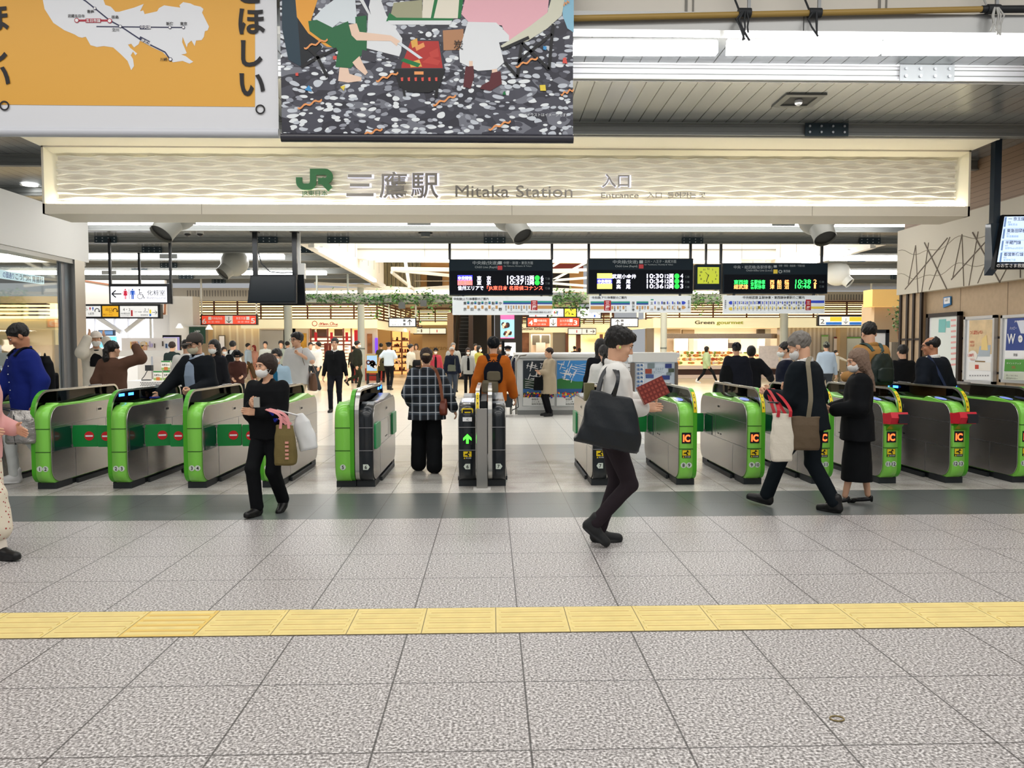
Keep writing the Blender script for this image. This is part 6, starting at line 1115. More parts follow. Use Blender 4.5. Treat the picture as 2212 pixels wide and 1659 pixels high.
def pr1(mb):
    wq(mb, [(2094, 692), (2148, 690), (2142, 822), (2090, 820)], 0); wq(mb, [(2094, 692), (2148, 690), (2146, 765), (2092, 764)], 1, 1); wq(mb, [(2093, 782), (2140, 783), (2139, 801), (2092, 799)], 2, 2)
    wtext(mb, 'つくばせんべい', 2096, 722, 10, 3, 28, 5, .02); wq(mb, [(2121, 732), (2131, 722), (2134, 757), (2119, 756)], 4, 3); wq(mb, [(2116, 748), (2140, 745), (2138, 770), (2112, 770)], 5, 2); q = [(2095+10*math.cos(a)+2, 768+11*math.sin(a)) for a in np.linspace(0, 6.28, 14)[:-1]]; wq(mb, [(x+4, y) for x, y in q], 2, 4); wtext(mb, '1,000円', 2092, 770, 8, 3, 13, 8, .02); wtext(mb, '数量限定', 2096, 741, 6, 3, 10, 5); wtext(mb, '全品 5倍', 2096, 748, 6, 3, 10, 5); wtext(mb, 'が当たる!', 2097, 778, 5, 3, 10, 8)
    for k in range(8): wq(mb, [(2094+5.5*k, 810), (2097+5.5*k, 810), (2097+5.5*k, 812.5), (2094+5.5*k, 812.5)], 6, 3)
    wq(mb, [(2106, 779), (2128, 780), (2128, 782.5), (2106, 781.5)], 7, 3); wq(mb, [(2106, 788), (2114, 788), (2114, 797), (2106, 797)], 3, 3)
poster('silver framed cream and orange food poster on the tan wall', [(2088, 684), (2155, 681), (2146, 829), (2083, 827)], PFR, pr1, [WHS, M('p_tan', '#e3c79a', .5, var=.15, vscale=5), M('p_cream', '#f6f0e6', .5), M('p_red', '#c9402c', .5), M('p_gold', '#f1d38a', .5), M('p_bluegrey', '#b3bdc6', .5), M('p_grey', '#8f8f92', .5), M('p_brown', '#8a6a3a', .5)])
def pr2(mb):
    wq(mb, [(2176, 688), (2260, 684), (2255, 757), (2172, 757)], 0); wq(mb, [(2172, 757), (2255, 757), (2254, 775), (2171, 774)], 1); wq(mb, [(2171, 776), (2254, 777), (2252, 803), (2169, 802)], 2); wq(mb, [(2169, 804), (2252, 805), (2250, 822), (2167, 821)], 3); wq(mb, [(2196, 693), (2230, 690), (2230, 722), (2205, 720)], 4, 2)
    wtext(mb, 'JRE POINT', 2192, 696, 5, 1, 24, 4); wtext(mb, 'ハッピー', 2182, 712, 8, 1, 14, 4); wtext(mb, 'W', 2176, 742, 30, 1, 17, 4, .02); q = [(2204+5*math.cos(a), 732+8*math.sin(a)) for a in np.linspace(0, 6.28, 14)[:-1]]; wq(mb, q, 1, 4); wtext(mb, '5/9', 2201, 734, 6, 5, 6, 8); wtext(mb, '開催', 2190, 769, 7, 5, 8, 4); wtext(mb, 'ポイントアップ', 2175, 786, 4, 1, 30, 4); wtext(mb, '20%', 2186, 796, 8, 6, 8, 4); wtext(mb, '詳しくはこちら', 2174, 812, 4, 5, 24, 4); wtext(mb, '店内ポスター', 2174, 818, 4, 5, 24, 4)
poster('blue and green points poster cut by the right edge', [(2168, 680), (2275, 676), (2264, 830), (2160, 827)], PFR, pr2, [M('p2_blue', '#23428f', .4), WHS, M('p2_green', '#4f9a3a', .5), M('p2_olive', '#cdd2c0', .5), M('p2_sky', '#dfe3ee', .5), INK, M('p2_red', '#c03a3a', .5)])
def pr3(mb):
    wq(mb, [(2012, 684), (2070, 679), (2066, 800), (2009, 798)], 0); wq(mb, [(2028, 690), (2044, 689), (2042, 718), (2027, 718)], 1, 2); wq(mb, [(2044, 694), (2052, 693), (2052, 708), (2044, 708)], 1, 2)
    for k in range(9): wq(mb, [(2054, 690+12*k), (2065, 689+12*k), (2065, 693+12*k), (2054, 694+12*k)], 2, 2)
    wtext(mb, 'WVVAV', 2010, 684, 6, 3, 14, 5, .03); wtext(mb, 'WWAY', 2048, 683, 6, 3, 14, 5, .03)
poster('dark brown framed station map on the tan wall by the pilaster', [(2006, 678), (2079, 673), (2076, 830), (2004, 828)], DBR, pr3, [M('p3_pale', '#e9eee8', .4), M('p3_teal', '#7fc4bf', .5), M('p3_pink', '#e9a9a4', .5), INK])
t = thing('notice', 'small blue and white notice fixed high on the tan wall', 'notice', onx(2045, 665, XW)); P = [onx(*p, XW-.01) for p in ((2038, 642), (2053, 640), (2053, 658), (2037, 665))]; MB().add(P+[p+Vector((.02, 0, 0)) for p in P], [(3, 2, 1, 0), (4, 5, 6, 7), (0, 1, 5, 4), (1, 2, 6, 5), (2, 3, 7, 6), (3, 0, 4, 7)]).build('plate', M('notice_blue', '#2f7fc0', .5), t); mb = MB(); Q = [onx(*p, XW-.014) for p in ((2039, 644), (2052, 642), (2052, 655), (2039, 657))]; mb.poly(Q[::-1], 0); wtext(mb, '本日', 2042, 647, 3.5, 1, 5, -8); wtext(mb, '運賃案内', 2040, 651, 3.5, 1, 7, -8); mb.build('sheet', [WHS, INK], t)

# ================================================================ PEOPLE: rounded surfaces from signed distance fields
class F:
    def __init__(s, lo, hi, h):
        s.h = h; s.ax = [np.arange(a-2*h, b+3*h, h, dtype=np.float32) for a, b in zip(lo, hi)]; s.D = np.full([len(a) for a in s.ax], 1., np.float32)
    def sub(s, lo, hi, pad):
        sl = tuple(slice(max(0, int(np.searchsorted(a, l-pad))), max(0, int(np.searchsorted(a, u+pad)))) for a, l, u in zip(s.ax, lo, hi))
        return sl, np.meshgrid(*[a[c] for a, c in zip(s.ax, sl)], indexing='ij', sparse=True)
    def put(s, sl, d, k, op='u'):
        A = s.D[sl]
        if A.size == 0: return s
        if op == 'u': h = np.maximum(k-np.abs(A-d), 0)/k; s.D[sl] = np.minimum(A, d)-h*h*k*.25
        else: h = np.maximum(k-np.abs(A+d), 0)/k; s.D[sl] = np.maximum(A, -d)+h*h*k*.25
        return s
    def cone(s, a, b, ra, rb, k=.03, op='u'):
        a, b = np.array(a, np.float32), np.array(b, np.float32); m = max(ra, rb)
        sl, (X, Y, Z) = s.sub(np.minimum(a, b)-m, np.maximum(a, b)+m, k+2*s.h); d = b-a; L = max(1e-9, float(d@d))
        px, py, pz = X-a[0], Y-a[1], Z-a[2]; t = np.clip((px*d[0]+py*d[1]+pz*d[2])/L, 0, 1)
        return s.put(sl, np.sqrt((px-t*d[0])**2+(py-t*d[1])**2+(pz-t*d[2])**2)-(ra+t*(rb-ra)), k, op)
    def loc(s, R, o, r, k):
        R = np.array(R, np.float32); o = np.array(o, np.float32); e = np.abs(R)@np.array(r, np.float32)
        sl, (X, Y, Z) = s.sub(o-e, o+e, k+2*s.h); p = [X-o[0], Y-o[1], Z-o[2]]
        return sl, [R[0, i]*p[0]+R[1, i]*p[1]+R[2, i]*p[2] for i in range(3)]
    def ell(s, c, r, R=np.eye(3), o=(0, 0, 0), k=.02, op='u'):    # ellipsoid at c in the frame (R, o)
        o2 = np.array(o)+np.array(R)@np.array(c); sl, (x, y, z) = s.loc(R, o2, r, k)
        k0 = np.sqrt((x/r[0])**2+(y/r[1])**2+(z/r[2])**2)+1e-6; k1 = np.sqrt((x/r[0]**2)**2+(y/r[1]**2)**2+(z/r[2]**2)**2)+1e-6
        return s.put(sl, k0*(k0-1)/k1, k, op)
    def loft(s, zs, a, b, R=np.eye(3), o=(0, 0, 0), cx=None, cy=None, e=2.3, k=.03, op='u'):   # stacked super-ellipses along the local z axis
        cx = cx if cx is not None else [0]*len(zs); cy = cy if cy is not None else [0]*len(zs)
        mid = np.array([np.mean(cx), np.mean(cy), (zs[0]+zs[-1])/2]); ext = (max(a)+np.ptp(cx), max(b)+np.ptp(cy), (zs[-1]-zs[0])/2)
        o2 = np.array(o)+np.array(R)@mid; sl, (x, y, z) = s.loc(R, o2, ext, k); z = z+mid[2]; x = x+mid[0]; y = y+mid[1]
        A, B = np.interp(z, zs, a), np.interp(z, zs, b); d = ((np.abs((x-np.interp(z, zs, cx))/A)**e+np.abs((y-np.interp(z, zs, cy))/B)**e)**(1/e)-1)*np.minimum(A, B)
        return s.put(sl, np.maximum(d, np.maximum(zs[0]-z, z-zs[-1])).astype(np.float32), k, op)
    def plane(s, n, c, R=np.eye(3), o=(0, 0, 0)):    # keep the side where n.p > c in the frame (R, o)
        n = np.array(R)@np.array(n, float); c = c+n@np.array(o); X, Y, Z = np.meshgrid(*s.ax, indexing='ij', sparse=True)
        s.D = np.maximum(s.D, -(n[0]*X+n[1]*Y+n[2]*Z-c)).astype(np.float32); return s
    def rough(s, amp, f):
        X, Y, Z = np.meshgrid(*s.ax, indexing='ij', sparse=True); s.D += (amp*(np.sin(f*X+1.3*np.sin(f*.6*Z))*np.sin(f*.8*Y+1.)+.6*np.sin(f*1.7*X+f*1.1*Z)*np.sin(f*1.3*Y-f*.5*Z))).astype(np.float32); return s
    def mesh(s):
        D = s.D; I = D < 0; n = np.array(D.shape); c = np.zeros(n-1, np.int8)
        co = [(i, j, k) for i in (0, 1) for j in (0, 1) for k in (0, 1)]
        def S_(i, j, k): return tuple(slice(o, o+m-1) for o, m in zip((i, j, k), n))
        for q in co: c += I[S_(*q)]
        act = (c > 0) & (c < 8); ix = np.argwhere(act); ids = np.full(n-1, -1, np.int64); ids[act] = np.arange(len(ix)); V = np.zeros((len(ix), 3)); w = np.zeros(len(ix))
        for q in co:
            for ax in range(3):
                if q[ax]: continue
                r = list(q); r[ax] = 1; a = ix+np.array(q); b = ix+np.array(r); da, db = D[tuple(a.T)], D[tuple(b.T)]; m = (da < 0) != (db < 0); t = np.where(m, da/np.where(m, da-db, 1), 0)
                P = np.stack([s.ax[i][a[:, i]] for i in range(3)], -1).astype(float); P[:, ax] += t*s.h; V += P*m[:, None]; w += m
        V /= np.maximum(w, 1)[:, None]; Q = []
        for ax in range(3):
            u, v = [(1, 2), (2, 0), (0, 1)][ax]; A = np.take(I, range(n[ax]-1), ax); B = np.take(I, range(1, n[ax]), ax); e = np.argwhere(A != B)
            e = e[(e[:, u] > 0) & (e[:, v] > 0) & (e[:, u] < n[u]-1) & (e[:, v] < n[v]-1)]
            if not len(e): continue
            fl = A[tuple(e.T)]; q = []
            for du, dv in ((-1, -1), (0, -1), (0, 0), (-1, 0)): k = e.copy(); k[:, u] += du; k[:, v] += dv; q.append(ids[tuple(k.T)])
            q = np.stack(q, 1); q[~fl] = q[~fl][:, ::-1]; Q.append(q)
        return V, (np.concatenate(Q) if Q else np.zeros((0, 4), int))
def cat(parts):
    V = []; Q = []; n = 0
    for v, q in parts: V.append(v); Q.append(q+n); n += len(v)
    return np.concatenate(V), np.concatenate(Q)
def qmesh(name, V, Q):
    me = bpy.data.meshes.new(name); me.vertices.add(len(V)); me.vertices.foreach_set('co', np.asarray(V, np.float32).ravel()); me.loops.add(len(Q)*4); me.loops.foreach_set('vertex_index', np.asarray(Q, np.int32).ravel())
    me.polygons.add(len(Q)); me.polygons.foreach_set('loop_start', np.arange(len(Q), dtype=np.int32)*4); me.polygons.foreach_set('use_smooth', np.ones(len(Q), bool)); me.update(calc_edges=True); me.validate(); return me
def fobj(name, VQ, mat, parent, s=1.): return link_mesh(name, qmesh(name, VQ[0]*s, VQ[1]), mat, parent)
_HAND = {}
def hand(kind, h):
    if (kind, h) in _HAND: return _HAND[kind, h]
    f = F((-.09, -.09, -.2), (.05, .06, .04), h); ys = (-.03, -.01, .01, .029); L = (.068, .077, .071, .056); C = {'rel': (.3, .45, .3), 'grip': (1.15, 1.25, .8), 'flat': (.12, .1, .05), 'hold': (.75, .7, .4)}[kind]
    f.cone((0, 0, .03), (0, 0, -.02), .027, .024, .02)
    for y, l in zip(ys, L):
        p = np.array((0, y, -.085)); f.cone((0, y*.55, -.005), p, .017, .0125, .016); a = 0
        for i, (c, m) in enumerate(zip(C, (.45, .32, .25))):
            a += c*(1+.12*(y > 0)); q = p+np.array((-math.sin(a), y*.12*(i == 0), -math.cos(a)))*l*m; f.cone(p, q, .0098-.001*i, .0088-.001*i, .004); p = q
    t = {'rel': ((-.012, -.05, -.055), (-.02, -.055, -.088)), 'flat': ((-.006, -.06, -.05), (-.008, -.078, -.08)), 'grip': ((-.026, -.045, -.055), (-.05, -.032, -.075)), 'hold': ((-.022, -.052, -.055), (-.042, -.052, -.085))}[kind]
    f.cone((0, -.018, -.02), t[0], .015, .011, .012); f.cone(t[0], t[1], .0105, .0085, .005)
    _HAND[kind, h] = f.mesh(); return _HAND[kind, h]
def place_hand(kind, h, side, wrist, d, thumb):
    V, Q = hand(kind, h); V = V.copy()
    if side < 0: V[:, 0] *= -1; Q = Q[:, ::-1]
    z = -np.array(d, float)/np.linalg.norm(d); y = -np.array(thumb, float); y -= z*(y@z); y /= np.linalg.norm(y); x = np.cross(y, z)
    return V@np.stack([x, y, z])+np.array(wrist), Q
_SHOE = {}
def shoe(kind):
    if kind not in _SHOE:
        f = F((-.07, -.24, -.1), (.07, .1, .1), .006)
        if kind == 'pump':
            f.loft([-.07, -.05, -.03], [.03, .034, .03], [.1, .11, .1], o=(0, -.075, 0), k=.01); f.cone((0, -.16, -.066), (0, -.2, -.07), .026, .012, .02); f.cone((0, .03, -.03), (0, .03, -.085), .02, .011, .012); f.ell((0, -.06, -.02), (.027, .07, .03), k=.01, op='s')
        else:
            w = .008 if kind == 'sneaker' else 0
            f.cone((0, .035, -.045), (0, -.03, -.035), .04, .044, .02); f.cone((0, -.03, -.042), (0, -.155, -.058), .044, .036+w/2, .03); f.cone((0, .02, 0), (0, .02, .05), .043, .044, .03)
            f.loft([-.086, -.074, -.066], [.041+w, .043+w, .038+w], [.12, .122, .117], o=(0, -.065, 0), k=.006, e=2.6)
        f.plane((0, 0, 1), -.085); _SHOE[kind] = qmesh('shoe', *f.mesh())
    return _SHOE[kind]
def ik(a, b, l1, l2, pole):
    a, b, pole = (np.array(v, float) for v in (a, b, pole)); d = b-a; L = np.linalg.norm(d); n = d/L
    if L > (l1+l2)*.999: b = a+n*(l1+l2)*.999; L = (l1+l2)*.999; 
    x = (L*L+l1*l1-l2*l2)/(2*L); p = pole-n*(pole@n); p /= np.linalg.norm(p)+1e-9; return a+n*x+p*math.sqrt(max(0, l1*l1-x*x)), b
SKIN = M('skin', '#d9a98a', .55, bump=.05, bscale=60); SKIND = M('skin_tan', '#b9805f', .55)
def CL(c, k=.35): return M('cloth_'+c, '#'+c, .85, bump=k, bscale=9, spec=.2)
HB = M('hair_black', '#120f0e', .45, bump=.5, bscale=40, stretch=(3, 3, .5)); HBR = M('hair_brown', '#2b1a13', .6, bump=.5, bscale=40, stretch=(3, 3, .5)); HGR = M('hair_grey', '#77726c', .5, bump=.5, bscale=40, stretch=(3, 3, .5)); HAB = M('hair_ash', '#7d6656', .6, bump=.5, bscale=40, stretch=(3, 3, .4)); HRD = M('hair_red', '#8c2a2a', .5)
MSK = M('mask_white', '#efefec', .7); MSKC = M('mask_cream', '#ddd2b8', .7); GLS = M('spectacle_frame', '#2a201c', .3); EYE = M('eye_white', '#e9e4de', .3); IRI = M('iris', '#1a1210', .2); LIP = M('lips', '#b5685c', .5)
class P: pass
def person(label, x, y, rot, H=1.65, q=1, hair=('short', HB), top=None, bottom=None, shoes=('shoe', M('shoe_black', '#121213', .4)), lean=0, hz=.9, feet=None, hands=None, head=(0, 0, 0), mask=None, cap=None, glasses=False, skin=None, w=1., hk=('rel', 'rel'), poles=None, thumbs=None, face=None, collar=None, panel=None, extra=None, tie=None, name='person', dx=0, group=None, kneepole=None):
    s = H/1.7; sk = skin or SKIN; hb = (.0095, .014, .019)[q]; hh = (.0046, .008, .012)[q]; t = thing(name, label, 'person', (x, y, 0), math.radians(rot), group)
    top = top or {}; bottom = bottom or {}; j = P(); L_ = math.radians(lean); RL = np.array(((1, 0, 0), (0, math.cos(L_), -math.sin(L_)), (0, math.sin(L_), math.cos(L_)))); OL = np.array((0, 0, hz))-RL@np.array((0, 0, .9))
    tp = lambda *p: OL+RL@np.array(p, float)
    feet = feet or ((.09, 0, 0, 0), (.09, 0, 0, 0)); hands = hands or ((.27, .03, .80), (.27, .03, .80)); poles = poles or ((.3, .9, -.2), (.3, .9, -.2)); thumbs = thumbs or ((0, -1, .2), (0, -1, .2))
    j.sh = []; j.el = []; j.wr = []; j.hip = []; j.kn = []; j.an = []
    for i, sd in enumerate((1, -1)):
        sh = tp(sd*.152*w, .015, 1.362); hd = hands[i]; e, wr = ik(sh, (sd*hd[0], -hd[1], hd[2]), .285, .25, (sd*poles[i][0], poles[i][1], poles[i][2])); j.sh.append(sh); j.el.append(e); j.wr.append(wr)
        ft = feet[i]; hp = np.array((sd*.088, 0, hz)); kn, an = ik(hp, (sd*ft[0], -ft[1], .085+ft[2]), .425, .42, (sd*.05, -1, 0) if not kneepole else kneepole); kn = (hp+an)/2 if (bottom or {}).get('kind') == 'skirt' else kn; j.hip.append(hp); j.kn.append(kn); j.an.append(an)
    RH = np.array(Euler((math.radians(head[1]), math.radians(head[2]), math.radians(head[0])), 'XYZ').to_matrix())@np.eye(3); C = tp(0, -.012, 1.582); j.C = C; j.RH = RH; N = tp(0, .02, 1.40)
    B = [np.array(v) for v in j.sh+j.el+j.wr+j.hip+j.kn+j.an+[C]]; lo = np.min(B, 0)-.3; hi = np.max(B, 0)+.3; lo[2] = 0; hi[2] = C[2]+.16
    hv = lambda *p: C+RH@np.array(p, float)
    # body: one skin surface
    f = F(lo, hi, hb); f.loft([.86, .98, 1.1, 1.25, 1.35, 1.41], [.13, .12, .12, .14, .14, .06], [.09, .085, .08, .09, .08, .05], RL, OL, k=.03); f.cone(N-(0, 0, .05), hv(0, .03, -.05), .054, .047, .03)
    for i in (0, 1):
        f.cone(j.sh[i], j.el[i], .045, .036); f.cone(j.el[i], j.wr[i], .036, .026); f.cone(j.hip[i], j.kn[i], .06, .04); f.cone(j.kn[i], (j.kn[i]*.6+j.an[i]*.4)+(0, .008, 0), .04, .043); f.cone((j.kn[i]*.6+j.an[i]*.4)+(0, .008, 0), j.an[i], .042, .03)
    g = F(C-.2, C+.2, hh); E_ = lambda c, r, k=.02, op='u': g.ell(c, r, RH, C, k, op)
    E_((0, .018, .032), (.072, .09, .08)); E_((0, -.026, -.04), (.058, .062, .074), .03); E_((0, -.066, -.096), (.024, .02, .018), .03); E_((0, -.075, .03), (.05, .02, .016), .03)
    if q < 2:
        for sd in (1, -1): E_((sd*.032, -.097, .006), (.02, .014, .011), .012, 's'); E_((sd*.074, .012, -.012), (.011, .021, .032), .008); E_((sd*.04, -.062, -.025), (.022, .022, .02), .025)
        g.cone(hv(0, -.086, .012), hv(0, -.104, -.03), .007, .012, .014); g.cone(hv(-.01, -.093, -.036), hv(.01, -.093, -.036), .008, .008, .008); E_((0, -.083, -.064), (.022, .009, .009), .008)
    g.cone(hv(0, .03, -.06), N-(0, .0, .03), .047, .054, .03)
    parts = [f.mesh(), g.mesh()]
    for i, sd in enumerate((1, -1)): parts.append(place_hand(hk[i], .0036 if q == 0 else .0062, sd, j.wr[i], j.wr[i]-j.el[i]+(np.array((0, 0, -.05)) if q else 0), (sd*thumbs[i][0], thumbs[i][1], thumbs[i][2])))
    body = fobj('body', cat(parts), sk, t, s)
    # trousers / skirt
    bc = bottom.get('c', CL('1b1c22'))
    if bottom.get('kind', 'pants') == 'pants':
        f = F(lo, hi, hb); wd = bottom.get('wide', 0); f.loft([.80, .88, .96, 1.03], [.15, .168, .16, .15], [.1, .118, .112, .1], RL, OL, k=.03)
        end = bottom.get('end', 1.)
        for i in (0, 1):
            k_, a_ = j.kn[i], j.kn[i]+(j.an[i]-j.kn[i])*(.97*end if end <= 1 else .97); f.cone(j.hip[i]+(0, .005, -.03), k_, .092+wd*.3, .063+wd, .04); f.cone(k_, a_, .063+wd, .052+wd*1.2, .02)
        f.rough(.0022, 34)
        fobj('trousers' if end > .8 else 'shorts', f.mesh(), bc, t, s)
    else:
        f = F(lo, hi, hb); hm = bottom.get('hem', .3); fl = bottom.get('flare', .05); oy = -(j.kn[0][1]+j.kn[1][1])*-.25
        f.loft([hm, .55, .8, .95, 1.05], [.15+fl, .155+fl*.7, .165, .16, .14], [.13+fl, .125+fl*.7, .12, .115, .1], o=(0, 0, hz-.9), cy=[oy, oy*.8, oy*.3, 0, 0], k=.02); f.rough(.003, 26); fobj('skirt', f.mesh(), bc, t, s)
    # upper garment
    tc = top.get('c', CL('23252b')); fit = top.get('fit', 0); hem = top.get('hem', .86); fl = top.get('flare', 0); f = F(lo, hi, hb)
    zs = [hem, max(hem+.02, .95), 1.08, 1.22, 1.33, 1.385, 1.43, 1.455]; f.loft(zs, [.163*w+fl+fit, .162*w+fit+fl*.6, .158*w+fit, .172*w+fit, .178*w+fit*.8, .138*w+fit*.5, .078, .060], [.118+fl*.7+fit, .118+fit+fl*.4, .112+fit, .118+fit, .115+fit*.7, .1+fit*.5, .07, .058], RL, OL, cy=[0, 0, 0, .003, .01, .015, .02, .02], e=2.4, k=.03)
    sr = top.get('slr', 0)+fit*.5; sl = top.get('sl', 'l')
    for i in (0, 1):
        if sl == 's': f.cone(j.sh[i], j.sh[i]+(j.el[i]-j.sh[i])*.75, .062+sr, .058+sr, .05)
        elif sl != 'n':
            z_ = .93 if sl == 'l' else .45; f.cone(j.sh[i], j.el[i], .060+sr*.7, .050+sr, .06); f.cone(j.el[i], j.el[i]+(j.wr[i]-j.el[i])*z_, .050+sr, .038+sr*.8, .03)
    f.ell(tuple(tp(0, -.06, 1.47)), (.06, .07, .05), RL, k=.02, op='s')
    if top.get('neck') == 2: f.ell(tuple(tp(0, -.03, 1.475)), (.09, .1, .075), RL, k=.015, op='s')
    f.rough(.0028 if q < 2 else .0015, 27)
    tm = f.mesh(); fobj(top.get('name', 'shirt'), tm, tc, t, s)
    if collar:
        f = F(tp(0, 0, 1.42)-.16, tp(0, 0, 1.42)+.16, hb*.7)
        for a in np.linspace(-2.6, 2.6, 14): a1 = a+.4; r_ = (.070, .074); f.cone(N+RL@np.array((math.sin(a)*r_[0], .0+math.cos(a)*r_[1]-.005, (.058-.03*abs(a)/2.6))), N+RL@np.array((math.sin(a1)*r_[0], math.cos(a1)*r_[1]-.005, .035-.03*abs(a1)/2.6)), .016, .016, .01)
        fobj('collar', f.mesh(), collar, t, s)
    if panel:   # shirt front showing in an open jacket
        f = F(lo, hi, hb); z0 = panel.get('z0', .9); f.loft([z0, 1.05, 1.2, 1.33, 1.42], [panel.get('w', .06)]*3+[panel.get('w', .06)*.9, .045], [.02]*5, RL, OL, cy=[-.118-fit, -.108-fit, -.114-fit, -.095-fit*.6, -.05], e=2.6, k=.02); fobj('shirt_front', f.mesh(), panel['c'], t, s)
    if tie: f = F(lo, hi, hb*.7); f.loft([1.2, 1.34, 1.40], [.02, .022, .014], [.012]*3, RL, OL, cy=[-.14, -.115, -.075], k=.01); fobj('tie', f.mesh(), tie, t, s)
    # shoes
    if shoes:
        for i, sd in enumerate((1, -1)):
            o = bpy.data.objects.new('shoe', shoe(shoes[0])); COL.objects.link(o); o.parent = t
            if not shoe(shoes[0]).materials: shoe(shoes[0]).materials.append(shoes[1])
            o.material_slots[0].link = 'OBJECT'; o.material_slots[0].material = shoes[1]
            o.matrix_local = Matrix.Scale(s, 4) @ Matrix.Translation(Vector(j.an[i])) @ Matrix.Rotation(math.radians(8*sd), 4, 'Z') @ Matrix.Rotation(math.radians(feet[i][3]), 4, 'X')
    # hair
    st, hm_ = hair; f = F(C-np.array((.2, .24, .55)), C+.24, hh); e = lambda c, r, k=.02, op='u': f.ell(c, r, RH, C, k, op)
    if st != 'none':
        big = {'short': 1., 'bang': 1.04, 'fluffy': 1.1, 'crew': .93, 'bald': .93}.get(st, 1.02); e((0, .024, .042), (.086*big, .106*big, .096*big)); 
        if st == 'fluffy': [e((.05*math.cos(a), .03+.06*math.sin(a), .085), (.035, .035, .035), .03) for a in np.linspace(0, 6.2, 7)]; e((0, -.055, .085), (.06, .04, .035), .03)
        low = -.085 if st in ('short', 'fluffy', 'pony', 'bun', 'bald', 'crew') else -.2; fr = .045 if st in ('bang', 'bob', 'long') else .062
        f.plane((0, .62, .785), -.012 if st not in ('bob', 'long', 'bang') else -.04, RH, C)
        if st in ('bob', 'long'): e((0, .035, -.03), (.094, .085, .122), .03)
        if st == 'mid': e((0, .035, .0), (.092, .088, .105), .03)
        if st in ('long',): f.loft([-.36, -.2, -.05, .05], [.075, .09, .088, .08], [.035, .045, .06, .07], RH, C, cy=[.07, .075, .05, .03], k=.03)
        e((0, -.112, -.06), (.064, .07, .1 if st != 'bang' else .088), .015, 's')
        if st in ('short', 'fluffy', 'crew', 'bald', 'pony', 'bun', 'bang'):
            for sd in (1, -1): e((sd*.08, -.035, -.055), (.03, .05, .06), .01, 's')
        if st == 'pony': f.cone(hv(0, .09, .03), hv(0, .13, -.02), .035, .035, .03); f.cone(hv(0, .13, -.02), hv(0, .125, -.13), .036, .045, .02); f.cone(hv(0, .125, -.13), hv(0, .10, -.26), .045, .02, .02)
        if st == 'bun': e((0, .105, .005), (.06, .055, .06), .02); e((0, .09, -.03), (.055, .035, .055), .02)
        if st == 'bald': e((0, -.02, .1), (.075, .095, .06), .01, 's')
        f.rough(.0045 if st not in ('long', 'bob', 'mid', 'bald') else .0022, 80); f.rough(.002, 170); hm2 = f.mesh()
        if len(hm2[1]): fobj('hair', hm2, hm_, t, s)
    MH = Matrix.Translation(Vector(C*s)) @ Matrix(np.array(RH).tolist()).to_4x4() @ Matrix.Scale(s, 4)
    def hpart(nm, mb, mats): o = mb.build(nm, mats, t, local=True); o.matrix_local = MH; return o
    if mask:
        f = F(C-.16, C+.16, hh); f.ell((0, -.044, -.052), (.064, .066, .064), RH, C, .01); f.ell((0, -.07, -.05), (.03, .042, .052), RH, C, .03); f.plane((0, -1, 0), .012, RH, C); f.plane((0, .25, -1), .004, RH, C); fobj('face_mask', f.mesh(), mask, t, s)
        if q < 2:
            mb = MB(); [mb.tube([(sd*.058, -.05, z), (sd*.074, -.01, z*.6-.01), (sd*.08, .02, -.01)], .0022, 5) for sd in (1, -1) for z in (-.03, -.085)]; hpart('mask_loop', mb, mask)
    if glasses:
        mb = MB()
        for sd in (1, -1): mb.tube([(sd*.034+.026*math.cos(a), -.104+.012*abs(math.cos(a))*0, .005+.02*math.sin(a)) for a in np.linspace(0, 6.283, 17)], .0024, 5, caps=False); mb.tube([(sd*.06, -.103, .01), (sd*.078, -.05, .008), (sd*.082, .01, .0)], .0024, 5)
        mb.tube([(-.009, -.106, .008), (.009, -.106, .008)], .0024, 5); hpart('glasses', mb, GLS)
    if q < 2 and face:
        for sd in (1, -1):
            mb = MB(); mb.ball((sd*.032, -.0805, .006), (.0135, .008, .0062), 0, 14, 8); mb.ball((sd*.032, -.0872, .0058), (.0056, .0026, .0054), 1, 10, 6); hpart('eye', mb, [EYE, IRI])
            mb = MB(); mb.tube([(sd*.015, -.0915, .026), (sd*.032, -.0925, .031), (sd*.05, -.083, .027)], .0032, 6); hpart('eyebrow', mb, hm_ if st != 'none' else HB)
            mb = MB(); mb.tube([(sd*.019, -.0885, .0075), (sd*.032, -.0915, .0125), (sd*.046, -.084, .008)], .0022, 5); hpart('eyelid', mb, IRI)
        if not mask: mb = MB(); mb.ball((0, -.0895, -.064), (.021, .006, .0055), 0, 14, 6); hpart('lips', mb, LIP)
    if cap:
        f = F(C-.24, C+.26, hh); f.ell((0, .02, .05), (.09, .108, .088), RH, C, .01); f.plane((0, .12, 1), .022, RH, C)
        if cap[0] == 'cap': f.ell((0, -.115, .03), (.07, .07, .008), RH, C, .012)
        if cap[0] == 'hat': f.ell((0, .02, .02), (.15, .16, .014), RH, C, .02)
        if cap[0] == 'officer': f.ell((0, .015, .095), (.125, .135, .028), RH, C, .02); f.ell((0, -.1, .025), (.07, .05, .008), RH, C, .012)
        if cap[0] == 'beanie': f.ell((0, .03, .03), (.087, .1, .08), RH, C, .02)
        fobj('cap', f.mesh(), cap[1], t, s)
    j.t = t; j.s = s; rz = math.radians(rot); j.MW = WM[t.name]
    j.w = lambda p: j.MW @ Vector([float(v)*s for v in p])     # body frame (1.7 m) to world
    j.tp = tp; j.hv = hv; return j
def sdfthing(nm, label, cat_, f, mat, loc, rz=0, group=None, part='body'):
    t = thing(nm, label, cat_, loc, rz, group); fobj(part, f.mesh(), mat, t); return t
